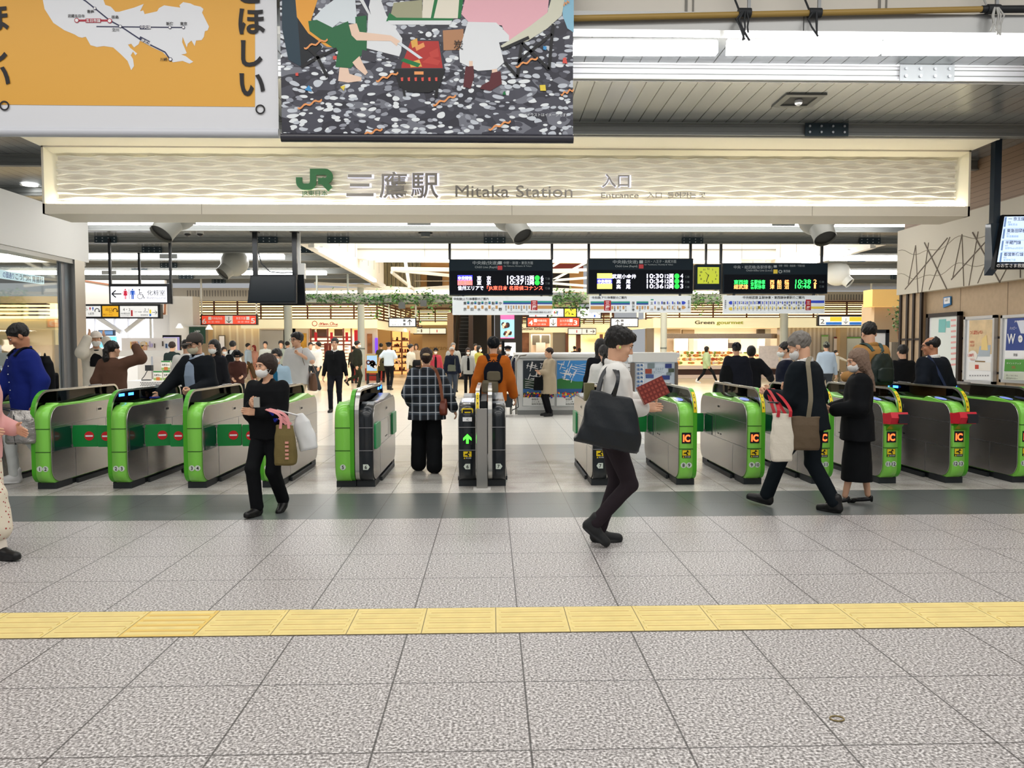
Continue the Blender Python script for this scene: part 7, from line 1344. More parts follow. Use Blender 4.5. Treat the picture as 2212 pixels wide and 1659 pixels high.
def bag(nm, label, top, w, h, d, rz, mat, handles=None, hmat=None, taper=.85, tilt=0., e=3.5, part='bag_body', up=None, hr=.012, res=.007, bulge=.0):
    """soft bag hanging below its top centre; handles: list of world point lists"""
    t = thing(nm, label, 'bag', top, rz); x_ = abs(tilt)*h; f = F((-w/2-.03-x_, -d-.03, -h-.04), (w/2+.03+x_, d+.03, .03+x_*.4), res); R = np.array(Euler((0, tilt, 0)).to_matrix())
    f.loft([-h, -h+.02, -h*.6, -h*.25, 0], [w/2*.93, w/2*(1+bulge), w/2*(1+bulge), w/2*.96, w/2*taper], [d/2*.8, d/2, d/2*1.0, d/2*.75, d/2*.3], R, e=e, k=.01); f.rough(.003, 30); fobj(part, f.mesh(), mat, t)
    for hp in handles or []: mb = MB(); mb.strap(hp, hr*2, .006, up or (0, 0, 1) if not isinstance(up, list) else up); mb.build('handle', hmat or mat, t)
    return t
def backpack(label, j, mat, w=.3, h=.42, d=.16, zc=1.15, smat=None, pocket=None):
    s = j.s; c = j.w(j.tp(0, .12+d/2, zc)); rz = j.t.rotation_euler.z; t = thing('backpack', label, 'backpack', c, rz)
    f = F((-w/2-.04, -d/2-.04, -h/2-.04), (w/2+.04, d/2+.08, h/2+.04), .01); f.loft([-h/2, -h/2+.04, 0, h/2-.08, h/2], [w/2*.85, w/2, w/2, w/2*.85, w/2*.5], [d/2*.8, d/2, d/2, d/2*.8, d/2*.5], e=3, k=.02); f.rough(.003, 30); fobj('pack_body', f.mesh(), mat, t)
    f = F((-w/2, 0, -h/2), (w/2, d/2+.08, h/2), .01); f.loft([-h*.38, -h*.3, 0, h*.06], [w*.3, w*.36, w*.34, w*.25], [.04]*4, cy=[d/2]*4, e=3, k=.02); fobj('pocket', f.mesh(), pocket or mat, t)
    for sd in (1, -1):
        mb = MB(); mb.strap([j.w(j.tp(sd*.06, .135, 1.36)), j.w(j.tp(sd*.09, .07, 1.452)), j.w(j.tp(sd*.1, -.02, 1.465)), j.w(j.tp(sd*.105, -.105, 1.38))], .05, .012, j.MW.to_3x3()@Vector((1, 0, 0))); mb.build('strap', smat or mat, t)
    mb = MB(); mb.tube([c+Vector((0, 0, h/2-.01))+j.MW.to_3x3()@Vector((.03, 0, 0)), c+Vector((0, 0, h/2+.03)), c+Vector((0, 0, h/2-.01))+j.MW.to_3x3()@Vector((-.03, 0, 0))], .008, 6); mb.build('grab_loop', smat or mat, t)
    return t

# ================================================================ PEOPLE NEAR THE GATES
BK = CL('0e1013', .25); NV = CL('10161f', .25); WH = CL('e4e3df'); 
BSH = ('shoe', M('shoe_black', '#121213', .35)); WSH = ('sneaker', M('shoe_white', '#e6e6e4', .5)); DSH = ('sneaker', M('shoe_dark', '#191b1d', .6))
# young man reading, walking right
jy = person('person in a white shirt walking right while reading a red book', .93, 5.86, 84, 1.66, 0, ('fluffy', HB), top=dict(c=WH, hem=.90, slr=.028, fit=.02, sl='l'), bottom=dict(c=CL('2b2429')), shoes=DSH, lean=4, hz=.905,
    feet=((.08, -.1, .0, 0), (.085, -.14, .10, 38)), hands=((.03, .24, 1.16), (.13, .23, 1.10)), head=(0, 20, 0), hk=('hold', 'flat'), thumbs=((-1, 0, .6), (-.6, -.5, .8)), poles=((.2, .6, -.9), (.25, .6, -.9)), face=1, collar=WH)
def world(j, p): return j.w(p)
bk = thing('book', 'red book with a chocolate bar cover held open by the young man', 'book', (0, 0, 0)); wl, wr_ = Vector(jy.w(jy.wr[0])), Vector(jy.w(jy.wr[1])); c = at(1411, 843, 5.62)
ud = Vector((-.42, .12, .9)).normalized(); xd = Vector((.9, .1, .42)).normalized(); xd = (xd-ud*xd.dot(ud)).normalized(); n = xd.cross(ud).normalized()
def bkp(a, b, z): return c+xd*a+ud*b+n*z
def slab(mb, a0, a1, b0, b1, z0, z1, m=0): vs = [bkp(a, b, z) for a in (a0, a1) for b in (b0, b1) for z in (z0, z1)]; mb.add(vs, [(0, 1, 3, 2), (4, 6, 7, 5), (0, 4, 5, 1), (2, 3, 7, 6), (0, 2, 6, 4), (1, 5, 7, 3)], m)
mb = MB(); slab(mb, -.105, .105, -.07, .07, 0, .004)
for i in range(7):
    for k in range(4): a, b = -.1025+.0293*i, -.0675+.0338*k; slab(mb, a+.002, a+.0273, b+.002, b+.0318, .004, .0065, 1); slab(mb, a+.007, a+.022, b+.008, b+.026, .0065, .0085, 2)
mb.build('cover', [M('book_red', '#8c3328', .45), M('book_tile', '#7a2c24', .4), M('book_tile_top', '#9a4436', .4)], bk)
mb = MB(); slab(mb, -.102, .1, -.067, .068, -.022, 0); mb.build('pages', M('pages', '#efe6cf', .7), bk); mb = MB(); slab(mb, -.105, .105, -.07, .07, -.026, -.022); mb.build('back_cover', M('book_red'), bk)
LEA = M('leather_navy', '#141a20', .4, bump=.15, bscale=14); TB = thing('bag', 'large dark leather tote bag hanging from the young man\'s shoulder', 'bag', (0, 0, 0)); cb = at(1322, 912, 5.53)
f = F((-.34, -.12, -.28), (.34, .12, .26), .009); Rt = np.array(Euler((0, math.radians(12), 0)).to_matrix()); f.loft([-.19, -.17, -.05, .1, .2], [.22, .235, .225, .18, .15], [.05, .075, .08, .05, .02], Rt, cx=[.0, 0, 0, -.03, -.06], e=3.2, k=.02); f.rough(.004, 22); TB.location = cb; WM[TB.name] = Matrix.Translation(cb); fobj('bag_body', f.mesh(), LEA, TB)
for k, (x0, x1) in enumerate(((1286, 1343), (1290, 1338))):
    y = 5.475+.06*k; sh = at(1322+6*k, 798, 5.70); MB().strap([at(x1-17, 858, y+.04), at(1332, 835, y+.0), at(1336, 815, y+.02), sh+Vector((.01, -.06, .0)), sh+Vector((-.01, .03, .03)), at(1302, 806, y+.2), at(x0+6, 838, y+.1), at(x0, 866, y+.03)], .026, .007, Vector((1, 0, 0))).build('handle', LEA, TB)
p_ = at(1274, 848, 5.6); MB().box(p_.x-.04, p_.x+.03, p_.y-.03, p_.y+.05, p_.z-.06, p_.z+.07).build('pouch', M('pouch_olive', '#6b6746', .6), TB)
q = jy.hv(-.084, .0, -.02); MB().ball(jy.w(q), (.009, .009, .011), 0, 10, 6).build('earbud', M('earbud_lime', '#cfe27a', .3), label='pale green wireless earbud in the reading young man\'s ear', cat='earbud')
# masked woman in black coming out of the gates
jw = person('person in black with a white mask carrying two bags out of the gate', -2.06, 7.1, -14, 1.48, 0, ('mid', HBR), top=dict(c=BK, hem=.82, slr=.012, fit=.022, name='sweater', neck=2), bottom=dict(c=BK, wide=.012), shoes=BSH, lean=2, hz=.885, w=1.08,
    feet=((.07, -.16, .03, 18), (.07, .13, 0, -4)), hands=((.02, .25, 1.10), (.03, .27, 1.17)), head=(-26, 4, 0), mask=MSK, face=1, hk=('flat', 'hold'), poles=((.5, .6, -.8), (.5, .6, -.8)), thumbs=((-.2, -.3, 1), (.2, -.4, 1)))
pw = jw.w(jw.wr[1]); MB().box(pw.x+.05, pw.x+.10, pw.y-.10, pw.y-.08, pw.z-.01, pw.z+.08).build('card_case', M('card_grey', '#b9b7ae', .3, .3), label='small grey card case in the masked woman\'s hand', cat='card case')
pa = jw.w(jw.el[0]*.45+jw.wr[0]*.55); OLV = M('canvas_olive', '#6f6136', .8, bump=.2, bscale=60)
t0 = at(616, 918, pa.y-.06); ot = bag('bag', 'olive canvas tote with pink handles hanging from the masked woman\'s arm', t0, .19, .36, .13, 0, OLV, [[t0+Vector((-.035, -.03, -.03)), t0+Vector((-.02, -.03, .1)), pa+Vector((-.03, -.05, .045)), pa+Vector((-.01, .05, .04)), t0+Vector((.0, .05, .0))], [t0+Vector((.04, -.03, -.03)), t0+Vector((.03, -.03, .1)), pa+Vector((.02, -.05, .045)), pa+Vector((.03, .05, .04)), t0+Vector((.04, .05, .0))]], M('handle_pink', '#e79a9c', .6), taper=.8, up=(1, 0, 0))
mb = MB(); 
for k in range(5): q = t0+Vector((.015, -.07, -.16-.035*k)); mb.box(q.x, q.x+.03, q.y-.004, q.y+.01, q.z, q.z+.018)
o = mb.build('print', M('print_pink', '#d99a8a', .6), ot)
PLA = M('plastic_white', '#eceeee', .3, trans=.15); t1 = at(648, 893, pa.y+.04); bag('bag', 'white plastic carrier bag hanging beside the olive tote', t1, .17, .34, .1, -.2, PLA, [[t1+Vector((-.03, 0, -.02)), pa+Vector((.03, -.02, .05)), t1+Vector((.03, .0, -.03))]], PLA, taper=.35, tilt=-.25, e=2.6, up=(0, 1, 0))
mb = MB(); mb.tube([pa+Vector((.03, -.055, .03)), pa+Vector((.055, -.03, -.01)), pa+Vector((.05, .03, -.04)), pa+Vector((.08, -.04, -.07)), pa+Vector((.1, -.05, -.05))], .012, 6); mb.build('wrist_cord', M('cord_blue', '#1c2aa8', .4), label='blue coiled cord around the masked woman\'s wrist', cat='cord')
# plaid woman from behind
pl = M('cloth_plaid', '#4d545c', .85); g = NT(pl); tc_ = g.n('TexCoord'); sp_ = g.n('SeparateXYZ'); g.l(tc_.outputs['Object'], sp_.inputs[0])
def stripe(v, per, off, wd): return g.math('LESS_THAN', g.math('FRACT', g.math('ADD', g.math('DIVIDE', v, per), off)), wd)
a1 = g.math('ADD', stripe(sp_.outputs[0], .095, .0, .62), stripe(sp_.outputs[2], .11, .1, .62)); base_ = g.mix(g.math('MULTIPLY', a1, .5), lin('#47525d'), lin('#11161d')); th = g.math('MINIMUM', g.math('ADD', stripe(sp_.outputs[0], .095, .2, .09), stripe(sp_.outputs[2], .11, .25, .08)), 1)
g.l(g.mix(g.math('MULTIPLY', th, .8), base_, lin('#c9ced2')), g.b.inputs['Base Color'])
jp = person('person in a dark plaid shirt and wide black trousers walking away through the gate', -.80, 9.45, 184, 1.53, 0, ('bun', HBR), top=dict(c=pl, hem=.74, fit=.035, slr=.022, flare=.05, w=1.1), bottom=dict(c=BK, wide=.045), shoes=BSH, w=1.08, feet=((.12, .12, 0, 0), (.1, -.14, 0, 0)), hands=((.22, .12, .95), (.37, .06, .86)), hz=.885, head=(0, 5, 0))
q = jp.w(jp.hv(0, .145, .03)); MB().ball(q, (.045, .02, .02), 0, 12, 8).build('hair_clip', M('clip_tan', '#b59a74', .4), jp.t)
BRL = M('leather_brown', '#6b2f1c', .4); q0 = at(957, 868, 9.42); sh = jp.w(jp.tp(.13, .05, 1.45)); sh2 = jp.w(jp.tp(.12, -.06, 1.44))
bag('bag', 'brown leather shoulder bag at the side of the woman in plaid', q0+Vector((0, .0, .04)), .11, .2, .22, 0, BRL, [[q0+Vector((0, -.1, .02)), q0+Vector((-.02, -.12, .2)), at(948, 815, 9.3), at(937, 790, 9.26), sh+Vector((0, -.02, .02)), sh2+Vector((0, .02, .02))]], M('strap_brown', '#8a5238', .5), up=(1, 0, 0), hr=.018)
# man in the orange jacket
ORJ = CL('b8601c'); jo = person('person in an orange jacket and dark beanie walking away beyond the gates', .03, 10.95, 180, 1.68, 0, ('short', HB), top=dict(c=ORJ, hem=.78, fit=.03, slr=.02, name='jacket'), bottom=dict(c=NV), shoes=BSH, cap=('beanie', CL('15171b')), collar=ORJ, hands=((.3, -.03, .84), (.3, .06, .84)), feet=((.1, .15, 0, 0), (.1, -.1, 0, 0)))
backpack('navy backpack with a khaki pouch on the man in the orange jacket', jo, CL('10131f'), .27, .3, .09, 1.2, pocket=CL('6a6250'))
q = jo.w(jo.tp(.05, .2, 1.0)); f = F((-.14, -.08, -.12), (.14, .08, .12), .009); f.loft([-.09, -.07, .05, .09], [.1, .115, .115, .1], [.035, .05, .05, .03], e=3.5, k=.01); sdfthing('pouch', 'khaki sling pouch hanging below the navy backpack', 'bag', f, CL('6a6250'), q, math.radians(180))
# grey-haired man in the dark suit striding left
ST_ = CL('0f171d', .25); js = person('person in a dark suit with grey hair striding left past the gates', 2.96, 7.05, -138, 1.70, 0, ('short', HGR), top=dict(c=ST_, hem=.78, fit=.028, slr=.014, name='jacket', flare=.02), bottom=dict(c=ST_, wide=.01), shoes=BSH, lean=8, hz=.865,
    feet=((.1, .36, .02, -10), (.09, -.22, 0, 2)), hands=((.12, .34, 1.08), (.2, .26, 1.1)), head=(8, 26, 0), mask=MSK, hk=('grip', 'hold'), poles=((.3, .8, -.6), (.3, .8, -.6)), face=1, collar=WH)
OLB = M('bag_olive', '#5a4a36', .7, bump=.2, bscale=30); b0 = at(1737, 902, 6.78); sh = js.w(js.tp(-.07, .06, 1.455)); shf = js.w(js.tp(-.06, -.05, 1.45)); bag('bag', 'olive brown shoulder bag on a long strap behind the man in the suit', b0+Vector((0, 0, .01)), .27, .30, .12, -.1, OLB, [[b0+Vector((.03, -.02, .0)), b0+Vector((.03, -.05, .1)), at(1752, 860, 6.73), at(1748, 810, 6.78), at(1744, 778, 6.84), sh+Vector((0, -.01, .025)), shf+Vector((0, 0, .02)), shf+Vector((-.08, .02, -.1))]], M('strap_olive', '#7c7460', .7), up=(1, 0, 0), hr=.02, taper=.95)
CNV = M('canvas_cream', '#ddd6c6', .85, bump=.2, bscale=50); t0 = at(1690, 893, 6.75); pa = js.w(js.wr[0]); bag('bag', 'cream canvas tote with red handles hanging in front of the man in the suit', t0, .20, .43, .08, .1, CNV, [[t0+Vector((-.05, -.03, -.03)), t0+Vector((-.04, -.03, .06)), pa+Vector((-.02, -.05, .05)), pa+Vector((0, .05, .05)), t0+Vector((-.05, .04, -.02))], [t0+Vector((.06, -.03, -.03)), t0+Vector((.065, -.03, .05)), pa+Vector((.03, -.05, .06)), pa+Vector((.03, .05, .05)), t0+Vector((.05, .04, -.02))]], M('handle_red', '#b81f2c', .6), taper=.95, up=(1, 0, 0), hr=.014)
pw = at(1673, 868, 6.8); MB().box(pw.x-.04, pw.x+.04, pw.y-.01, pw.y+.06, pw.z-.012, pw.z-.002).build('phone', CBL, label='dark phone held by the man in the suit', cat='phone')
# woman in the black dress
jd = person('person in a black jacket, long black skirt and heels with ash brown hair', 3.54, 7.3, -108, 1.5, 0, ('long', HAB), top=dict(c=BK, hem=.72, fit=.03, slr=.03, flare=.04, name='jacket'), bottom=dict(kind='skirt', c=BK, hem=.27, flare=.03), shoes=('pump', M('pump_black', '#0d0d0e', .25)), feet=((.07, .12, .02, 6), (.07, -.13, .02, 8)), hands=((.14, .25, 1.05), (.14, .25, 1.05)), head=(12, 14, 0), mask=MSK, hz=.9, w=1.0, poles=((.4, .7, -.7), (.4, .7, -.7)), face=1)
# man in the tan jacket with the green backpack, in the lane
TJ = CL('a57a45'); jt = person('person in a tan jacket standing in the gate lane behind the ash brown hair', 4.9, 9.75, -168, 1.84, 0, ('short', HB), top=dict(c=TJ, hem=.82, fit=.03, slr=.02, name='jacket'), bottom=dict(c=NV), w=1.0, collar=TJ, head=(-14, 18, 0), lean=4, hands=((.15, .26, 1.05), (.15, .25, 1.0)), poles=((.15, .7, -.8), (.15, .7, -.8)))
backpack('dark green leather backpack on the man in the tan jacket', jt, M('pack_green', '#17251f', .4, bump=.2, bscale=16), .33, .40, .14, 1.14, smat=M('strap_teal', '#2e4a4a', .6))
# balding man in navy
jb = person('person in a navy suit, balding with glasses, at the rightmost gates', 5.62, 9.6, 198, 1.66, 0, ('bald', HB), top=dict(c=NV, hem=.8, fit=.035, slr=.016, name='jacket'), bottom=dict(c=NV), glasses=True, collar=WH, head=(38, 8, 0), face=1, lean=3, skin=SKIND, hands=((.26, .12, .95), (.26, .05, .86)), w=1.05)
MB().strap([jb.w(jb.tp(.12, .05, 1.45)), jb.w(jb.tp(.13, .1, 1.42)), jb.w(jb.tp(.05, .165, 1.2)), jb.w(jb.tp(-.08, .165, .98)), jb.w(jb.tp(-.16, .1, .85))], .035, .008, (0, 0, 1)).build('bag_strap', M('strap_navy', '#1c2c4d', .5), label='navy shoulder strap across the balding man\'s back', cat='strap')
# man in the blue shirt in the leftmost lane
BLS = CL('16246e'); jl = person('person in a royal blue shirt and white trousers in the leftmost gate lane', -5.28, 8.85, -42, 1.80, 0, ('short', HB), top=dict(c=BLS, hem=.74, fit=.03, slr=.02, flare=.02), bottom=dict(c=CL('d9dcd9')), shoes=WSH, head=(-14, 32, 0), lean=5, face=1, skin=SKIND, collar=BLS, hands=((.27, .0, .86), (.2, .26, .86)), hk=('rel', 'grip'), feet=((.09, -.2, .03, 14), (.09, .12, 0, -4)), poles=((.5, .9, 0), (.8, .9, -.2)))
mb = MB()
for i in range(6): mb.ball(jl.w(jl.tp(.0, -.152+.012*(i < 2), 1.36-.085*i)), .0065, 0, 8, 6)
mb.build('buttons', WHS, jl.t)
backpack('black backpack on the man in the blue shirt', jl, CL('0d0f12'), .3, .44, .16, 1.14)
SIL = M('bag_silver', '#9a9692', .25, .6, bump=.9, bscale=14); t0 = at(47, 886, 8.35); pa = jl.w(jl.wr[1]); bag('bag', 'crumpled silver bag with black handles carried by the man in the blue shirt', t0, .32, .36, .2, .2, SIL, [[t0+Vector((-.1, 0, -.02)), pa+Vector((-.02, -.03, -.04)), t0+Vector((.1, 0, -.02))], [t0+Vector((-.02, -.09, -.36)), t0+Vector((-.03, -.1, -.15)), t0+Vector((-.04, -.05, -.01)), pa+Vector((0, -.03, -.05))]], CBL, taper=.7, e=2.5, up=(0, 1, 0))
# woman cut by the left edge
FLR = M('cloth_floral', '#e6dcc6', .85); g = NT(FLR); tc_ = g.n('TexCoord'); v = g.n('TexVoronoi'); v.inputs['Scale'].default_value = 38; g.l(tc_.outputs['Object'], v.inputs['Vector']); g.l(g.mix(g.math('LESS_THAN', v.outputs['Distance'], .26), lin('#e9dfca'), lin('#a8443e')), g.b.inputs['Base Color'])
PK = CL('e0a9a6'); jk = person('person in a pink jacket and flowered trousers walking in from the left edge', -3.80, 5.72, 78, 1.57, 0, ('bob', HBR), top=dict(c=PK, hem=.80, fit=.03, slr=.02, name='jacket'), bottom=dict(c=FLR, wide=.05, end=.62), shoes=BSH, mask=MSK, face=1, feet=((.08, -.28, .06, 26), (.08, .28, .0, -4)), hands=((.2, .17, 1.0), (.14, .2, 1.02)), hz=.87, hk=('flat', 'flat'), thumbs=((-.2, -.3, 1), (-.2, -.3, 1)), poles=((.25, .8, -.6), (.25, .8, -.6)))
for i in (0, 1):
    a, k = jk.an[i], jk.kn[i]; d = (k-a)/np.linalg.norm(k-a); mb = MB(); mb.tube([jk.w(a+d*(-.03)), jk.w(a+d*.05), jk.w(a+d*.12)], .043, 14, 0); mb.tube([jk.w(a+d*.12), jk.w(a+d*.165)], .0445, 14, 1); q = jk.w(a+d*.05); mb.ball(q+Vector((.0, -.042, 0)), (.02, .006, .016), 1, 12, 6); mb.ball(q+Vector((0, -.047, 0)), (.009, .004, .007), 2, 10, 5); mb.build('sock', [M('sock_cream', '#ece2d4', .8), M('sock_red', '#b8202c', .8), M('sock_orange', '#e59a3a', .8)], jk.t)
# capped man with the open jacket at gate 3 4
jc = person('person in a grey cap, glasses and mask with a dark open jacket at the gate', -3.64, 9.62, -20, 1.71, 0, ('short', HB), top=dict(c=CL('12161b', .25), hem=.8, fit=.03, slr=.016, name='jacket'), bottom=dict(c=NV), cap=('cap', CL('4a4541')), mask=MSKC, glasses=True, collar=CL('c3cbd6'), panel=dict(c=CL('8d9bae'), w=.075), head=(-8, 16, 0), face=1, hands=((.13, .27, 1.02), (.3, .33, .98)), hk=('grip', 'flat'), poles=((.5, .6, -.7), (.6, .5, -.7)), lean=4)
pw = jc.w(jc.wr[1]); MB().box(pw.x-.06, pw.x+.02, pw.y-.14, pw.y-.03, pw.z-.05, pw.z-.035).build('card_case', M('case_blue', '#1c2c9a', .4), label='blue card case in the capped man\'s hand', cat='card case')

# ================================================================ PEOPLE BEYOND THE GATES
def bg(label, px, ytop, Y, rot, hair=('short', HB), top='2a2c31', bottom='1b1c22', q=2, X=None, **kw):
    p = at(px, ytop, Y); x = p.x if X is None else X
    if isinstance(top, str): top = dict(c=CL(top))
    if isinstance(bottom, str): bottom = dict(c=CL(bottom))
    return person('person '+label, x, Y, rot, max(1.4, min(1.9, (p.z-.0)/1.0)), q, hair, top, bottom, **kw)
walk = lambda a=.25: ((.08, a, .01, -6), (.08, -a, .03, 14))
j = bg('in a black school sweater and tie walking towards the gates', 723, 731, 18.6, 4, ('bang', HB), dict(c=BK, name='sweater', fit=.015, hem=.84), '14161d', 1, collar=WH, panel=dict(c=WH, w=.022, z0=1.28), tie=BK, feet=((.08, -.12, 0, 0), (.09, .12, 0, 0)), head=(0, -4, 0), face=1)
j = bg('in a pale grey striped polo shirt holding a bag strap', 641, 720, 14.6, -18, ('fluffy', HB), dict(c=CL('c9c9c8'), sl='s', fit=.03, hem=.80, slr=.01, name='polo_shirt'), 'c3b196', 1, glasses=True, collar=CL('d5d5d4'), hands=((.16, .16, 1.33), (.28, .03, .82)), head=(-18, 2, 0), w=1.05, face=1, hk=('grip', 'rel'), poles=((.9, .2, -.6), (.3, .9, -.2)))
q = j.w(j.tp(.24, .1, 1.0)); sh = j.w(j.tp(.13, .0, 1.45)); bag('bag', 'brown shoulder bag of the man in the striped polo', q, .3, .34, .14, math.radians(-60), M('leather_tan', '#6a4a36', .5), [[q+Vector((-.06, 0, 0)), j.w(j.tp(.18, -.14, 1.25)), sh+Vector((0, 0, .02)), j.w(j.tp(.16, .12, 1.3)), q+Vector((.06, .02, 0))]], up=(0, 1, 0), hr=.02, res=.012)
bg('in a pale blue cardigan with a white mask behind the woman in black', 597, 755, 11.6, -4, ('bang', HB), dict(c=CL('a9c3d6'), name='cardigan', fit=.015), '2a3442', 1, mask=MSK, panel=dict(c=CL('1f5e80'), w=.065), face=1)
bg('with a ponytail and brown vest, raising one hand', 243, 738, 11.4, 172, ('pony', HB), dict(c=CL('5e4336'), sl='l', fit=.03, slr=.02, name='vest'), '3a3430', 1, hands=((.25, .1, .9), (.26, .18, 1.62)), poles=((.3, .9, -.2), (1, .2, -.5)), head=(-20, 0, 0), hk=('rel', 'grip'))
bg('in a white cap, mask and cream jacket, arms lifted', 207, 717, 13.2, 28, ('short', HB), dict(c=CL('d6cebf'), fit=.04, slr=.02, name='jacket', hem=.8), '15161b', 1, cap=('cap', CL('e3dcd2')), mask=MSK, panel=dict(c=BK, w=.1, z0=1.15), hands=((.13, .2, 1.58), (.12, .2, 1.60)), poles=((.3, -.6, -.6), (.3, -.6, -.6)))
bg('in a white shirt seen from behind at the snack counter', 402, 735, 14., 196, ('short', HB), dict(c=WH, fit=.03, slr=.012), '131418', 1, hands=((.2, .25, .95), (.22, .2, .95)))
bg('in a dark green top standing at the snack counter', 372, 739, 20.6, 178, ('short', HBR), '23302f')
bg('in a beige cap and hooded jacket behind the counter', 303, 737, 22.5, 60, ('short', HB), 'b9b7b0', cap=('cap', CL('d6c3ab')), lean=14)
bg('with long black hair behind the capped man', 462, 735, 13., -10, ('long', HB), '1a1b20', q=1, mask=MSK)
bg('with brown hair and a mask in a navy top', 484, 750, 23., 30, ('short', HBR), '1f2740', mask=MSK)
j = bg('in a white shirt carrying a black backpack seen from behind', 503, 737, 22., 168, ('short', HB), 'dcdcd6', q=2); backpack('black backpack on a white shirt left of the black hat', j, BK, .28, .38)
bg('in a black brimmed hat and brown top looking down', 512, 757, 17., 20, ('mid', HB), '4a2e28', dict(kind='skirt', c=BK, hem=.3), q=1, cap=('hat', BK), lean=10, head=(0, 25, 0), hands=((.1, .25, 1.05), (.12, .25, 1.0)))
bg('in a pale blue shirt and brown shorts walking right', 536, 742, 33.5, 80, ('short', HB), 'a8b9c6', dict(c=CL('5a452f'), end=.5, wide=.03), shoes=WSH, feet=walk(.28))
bg('with long red hair in an orange top', 548, 746, 36., -20, ('long', HRD), 'd9a08a', 'c98a72')
bg('in a pale hooded top with backpack straps facing the gates', 573, 738, 31., 5, ('short', HB), 'b9bcb5', '7a756c')
bg('in a grey green shirt left of the striped polo', 607, 737, 30., 8, ('fluffy', HB), '8f968c', '3a3c40')
bg('in dark clothes turned away behind the striped polo', 621, 738, 33., 160, ('short', HB), '22303a')
bg('in a white top standing left of another in white', 671, 740, 28.6, 20, ('short', HB), 'd3d3cf', '2c3034', shoes=WSH)
bg('in a white shirt and loose charcoal trousers turned sideways', 687, 739, 28., -70, ('short', HB), dict(c=CL('e2e0da'), fit=.03), dict(c=CL('303438'), wide=.03), shoes=WSH)
bg('in an olive jacket and mask striding right', 772, 737, 29., 86, ('short', HB), dict(c=CL('23261d'), fit=.04), '2c2f22', mask=MSK, feet=((.08, -.42, .22, 50), (.08, .05, 0, 0)))
bg('small and dark behind the striding man in olive', 764, 748, 34., 170, ('short', HB), '3a3a34')
j = bg('a station officer in a pale blue short sleeved shirt and dark cap', 840, 740, 28.4, 172, ('short', HB), dict(c=CL('c9d8e6'), sl='s', fit=.02), '101218', cap=('officer', CL('15171c')), feet=((.07, .1, 0, 0), (.07, -.08, 0, 0)), hands=((.4, .08, .98), (.3, .2, .98)))
bg('in an olive coat walking away behind the officer', 823, 742, 35., 182, ('short', HB), dict(c=CL('4a4630'), hem=.5), '15161a')
j = bg('in a cream sweater with a black bag on the chest', 888, 744, 27., 62, ('short', HB), 'd5cfbf', dict(c=CL('4d4630'), wide=.05), feet=walk(.2)); q = j.w(j.tp(.05, -.2, 1.15)); bag('bag', 'black bag held against a cream sweater', q, .32, .3, .16, math.radians(40), BK, res=.016)
bg('with brown hair half hidden by the plaid shirt', 899, 743, 33., 0, ('bob', HBR), 'b7a48e')
bg('in a red checked jacket with a mask', 941, 752, 28., 4, ('short', HB), dict(c=CL('a83a48'), fit=.02), 'c9bfae', mask=MSK, panel=dict(c=BK, w=.05), cap=('hat', BK))
j = bg('with white hair in a navy shirt carrying a crossbody bag', 976, 750, 23.6, 12, ('short', M('hair_white', '#b5b0a8', .5)), dict(c=CL('161c2c'), fit=.03, hem=.8), '3a414c', q=1, feet=((.08, -.1, 0, 0), (.1, .1, 0, 0)), glasses=True, skin=SKIND); q = j.w(j.tp(-.04, -.19, 1.12)); bag('bag', 'grey green crossbody bag on the white haired man', q, .26, .2, .08, math.radians(12), CL('5f6256'), [[q+Vector((.1, 0, -.02)), j.w(j.tp(.08, -.14, 1.3)), j.w(j.tp(.11, .0, 1.46))]], up=(1, 0, 0), res=.012)
bg('grey haired in a pale grey shirt behind the white haired man', 979, 741, 27., 8, ('short', HGR), dict(c=CL('9a9b98'), fit=.04), '4a4c50', w=1.1)
bg('in a pale grey jacket with sunglasses and mask', 1011, 752, 25., 6, ('long', HBR), dict(c=CL('a7a9a8'), fit=.02, hem=.76), '131418', mask=MSK, glasses=True, panel=dict(c=BK, w=.05))
bg('in a yellow green top and mask left of the orange jacket', 1035, 747, 28., 50, ('bob', HB), 'a9a348', mask=MSK)
bg('in a white top behind the yellow green one', 1027, 743, 32., 20, ('short', HB), 'd5dbd9')
bg('with fair hair right of the dark beanie', 1068, 736, 24., -40, ('mid', M('hair_blond', '#b89a5a', .5)), '5a4a40')
bg('in black right of the orange jacket', 1081, 740, 25., 10, ('short', HB), '1a1b1e', mask=MSK)
bg('a uniformed guard in a cap and mask beside the kiosk rail', 1097, 748, 20.5, 0, ('short', HB), '161b2b', cap=('officer', CL('12141a')), mask=MSK, collar=WH)
BE = dict(c=CL('b3a48c'), hem=.56, flare=.06, fit=.02, slr=.012, name='coat'); j = bg('in a beige coat with folded arms in front of the kiosk posters', 1186, 752, 17.2, -72, ('short', HBR), BE, '101116', 1, hands=((-.02, .22, 1.12), (.0, .24, 1.08)), poles=((.7, .5, -.6), (.7, .5, -.6)), shoes=DSH); q = j.w(j.tp(-.05, -.22, .98)); bag('bag', 'black handbag hanging from the arm of the person in the beige coat', q, .3, .3, .14, .1, BK, [[q+Vector((-.06, 0, -.02)), q+Vector((0, 0, .16)), q+Vector((.06, 0, -.02))]], up=(0, 1, 0), res=.012)
bg('with long black hair and a dark backpack behind the young man', 1297, 733, 11.5, 186, ('long', HB), '12141a', q=1)
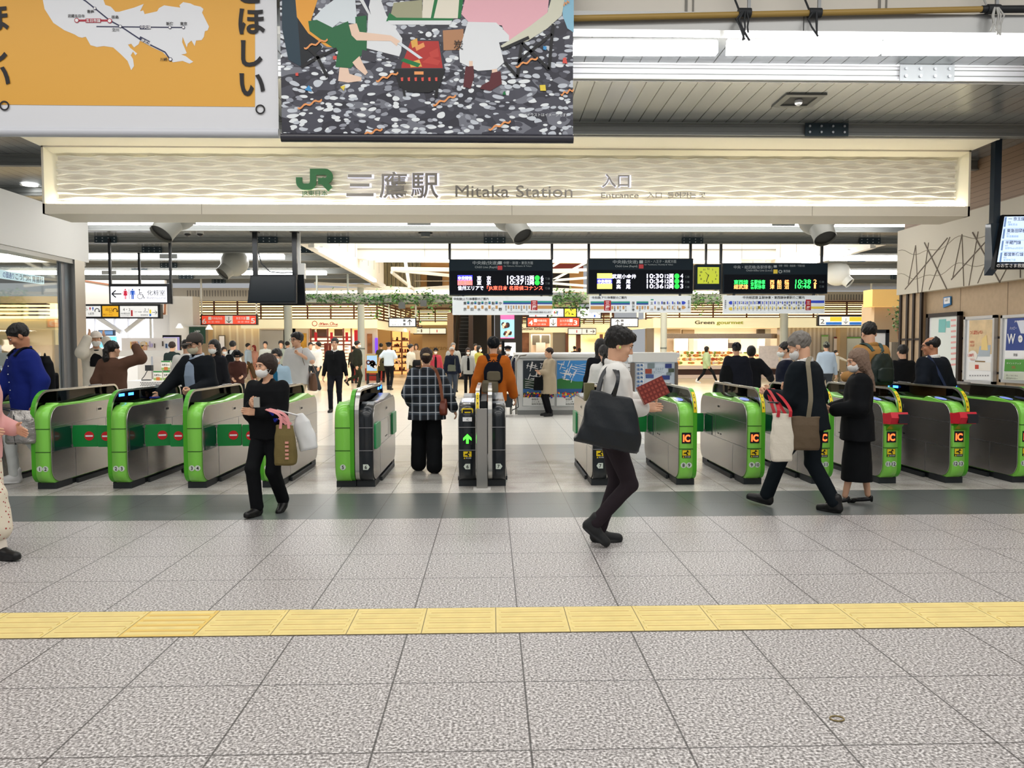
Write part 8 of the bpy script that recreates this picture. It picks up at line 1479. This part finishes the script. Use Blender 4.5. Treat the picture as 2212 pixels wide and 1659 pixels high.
bg('with a ponytail and white headphones behind the young man', 1305, 747, 10.9, 178, ('pony', HB), dict(c=WH), '1b1c22', q=1)
j = bg('in a dark coat at the food stall, left', 1241, 748, 40., 180, ('short', HB), '1a1614'); j = bg('in a dark coat at the food stall, right', 1252, 752, 40., 150, ('bob', HBR), '2a201c')
bg('in a navy coat with a mask just behind the grey haired man', 1697, 740, 11.3, -104, ('short', HB), dict(c=CL('0f1526'), fit=.03), '12141a', 1, mask=MSK, collar=CL('cfc6c4'), hands=((.15, .2, 1.0), (.15, .2, 1.0)))
j = bg('in a dark cap carrying a backpack on one side', 1591, 741, 14.2, 172, ('short', HB), dict(c=CL('161924'), fit=.05, slr=.02), '12141a', 1, cap=('cap', CL('10131c'))); q = j.w(j.tp(.2, .1, 1.0)); f = F((-.16, -.12, -.28), (.16, .12, .28), .012); f.loft([-.25, -.2, .1, .25], [.1, .13, .13, .08], [.07, .09, .09, .05], e=2.6); sdfthing('backpack', 'black backpack slung beside the man in the dark cap', 'backpack', f, BK, q)
bg('with short black hair walking right of the dark cap', 1623, 748, 14.7, 166, ('mid', HB), dict(c=CL('14161c'), fit=.045, slr=.02, hem=.66), '101116', 1, hands=((.3, .0, .84), (.42, .1, 1.0)))
bg('in a pale green jacket walking past the delicatessen', 1527, 746, 33., 84, ('bob', HB), dict(c=CL('b3c79a'), fit=.05, hem=.72, slr=.02, name='jacket'), '15161b', feet=((.08, -.4, .03, 16), (.08, .42, .03, -12)), shoes=WSH, hz=.84)
bg('in a grey cap and pale blue shirt seen from behind', 1785, 739, 20., 168, ('short', HB), dict(c=CL('aab9c8'), fit=.03), '3a3f46', cap=('cap', CL('7a7c6e')))
bg('in a cream coat and mask holding out a phone', 1806, 757, 33., 40, ('short', HB), dict(c=CL('cfc8b8'), fit=.04, hem=.62, name='coat'), '6a6252', mask=MSK, hands=((.5, .35, 1.15), (.28, 0, .85)), feet=walk(.15))
bg('in black half hidden behind the dark pilaster', 1950, 746, 12.6, 180, ('short', HB), dict(c=BK, fit=.04), q=1)
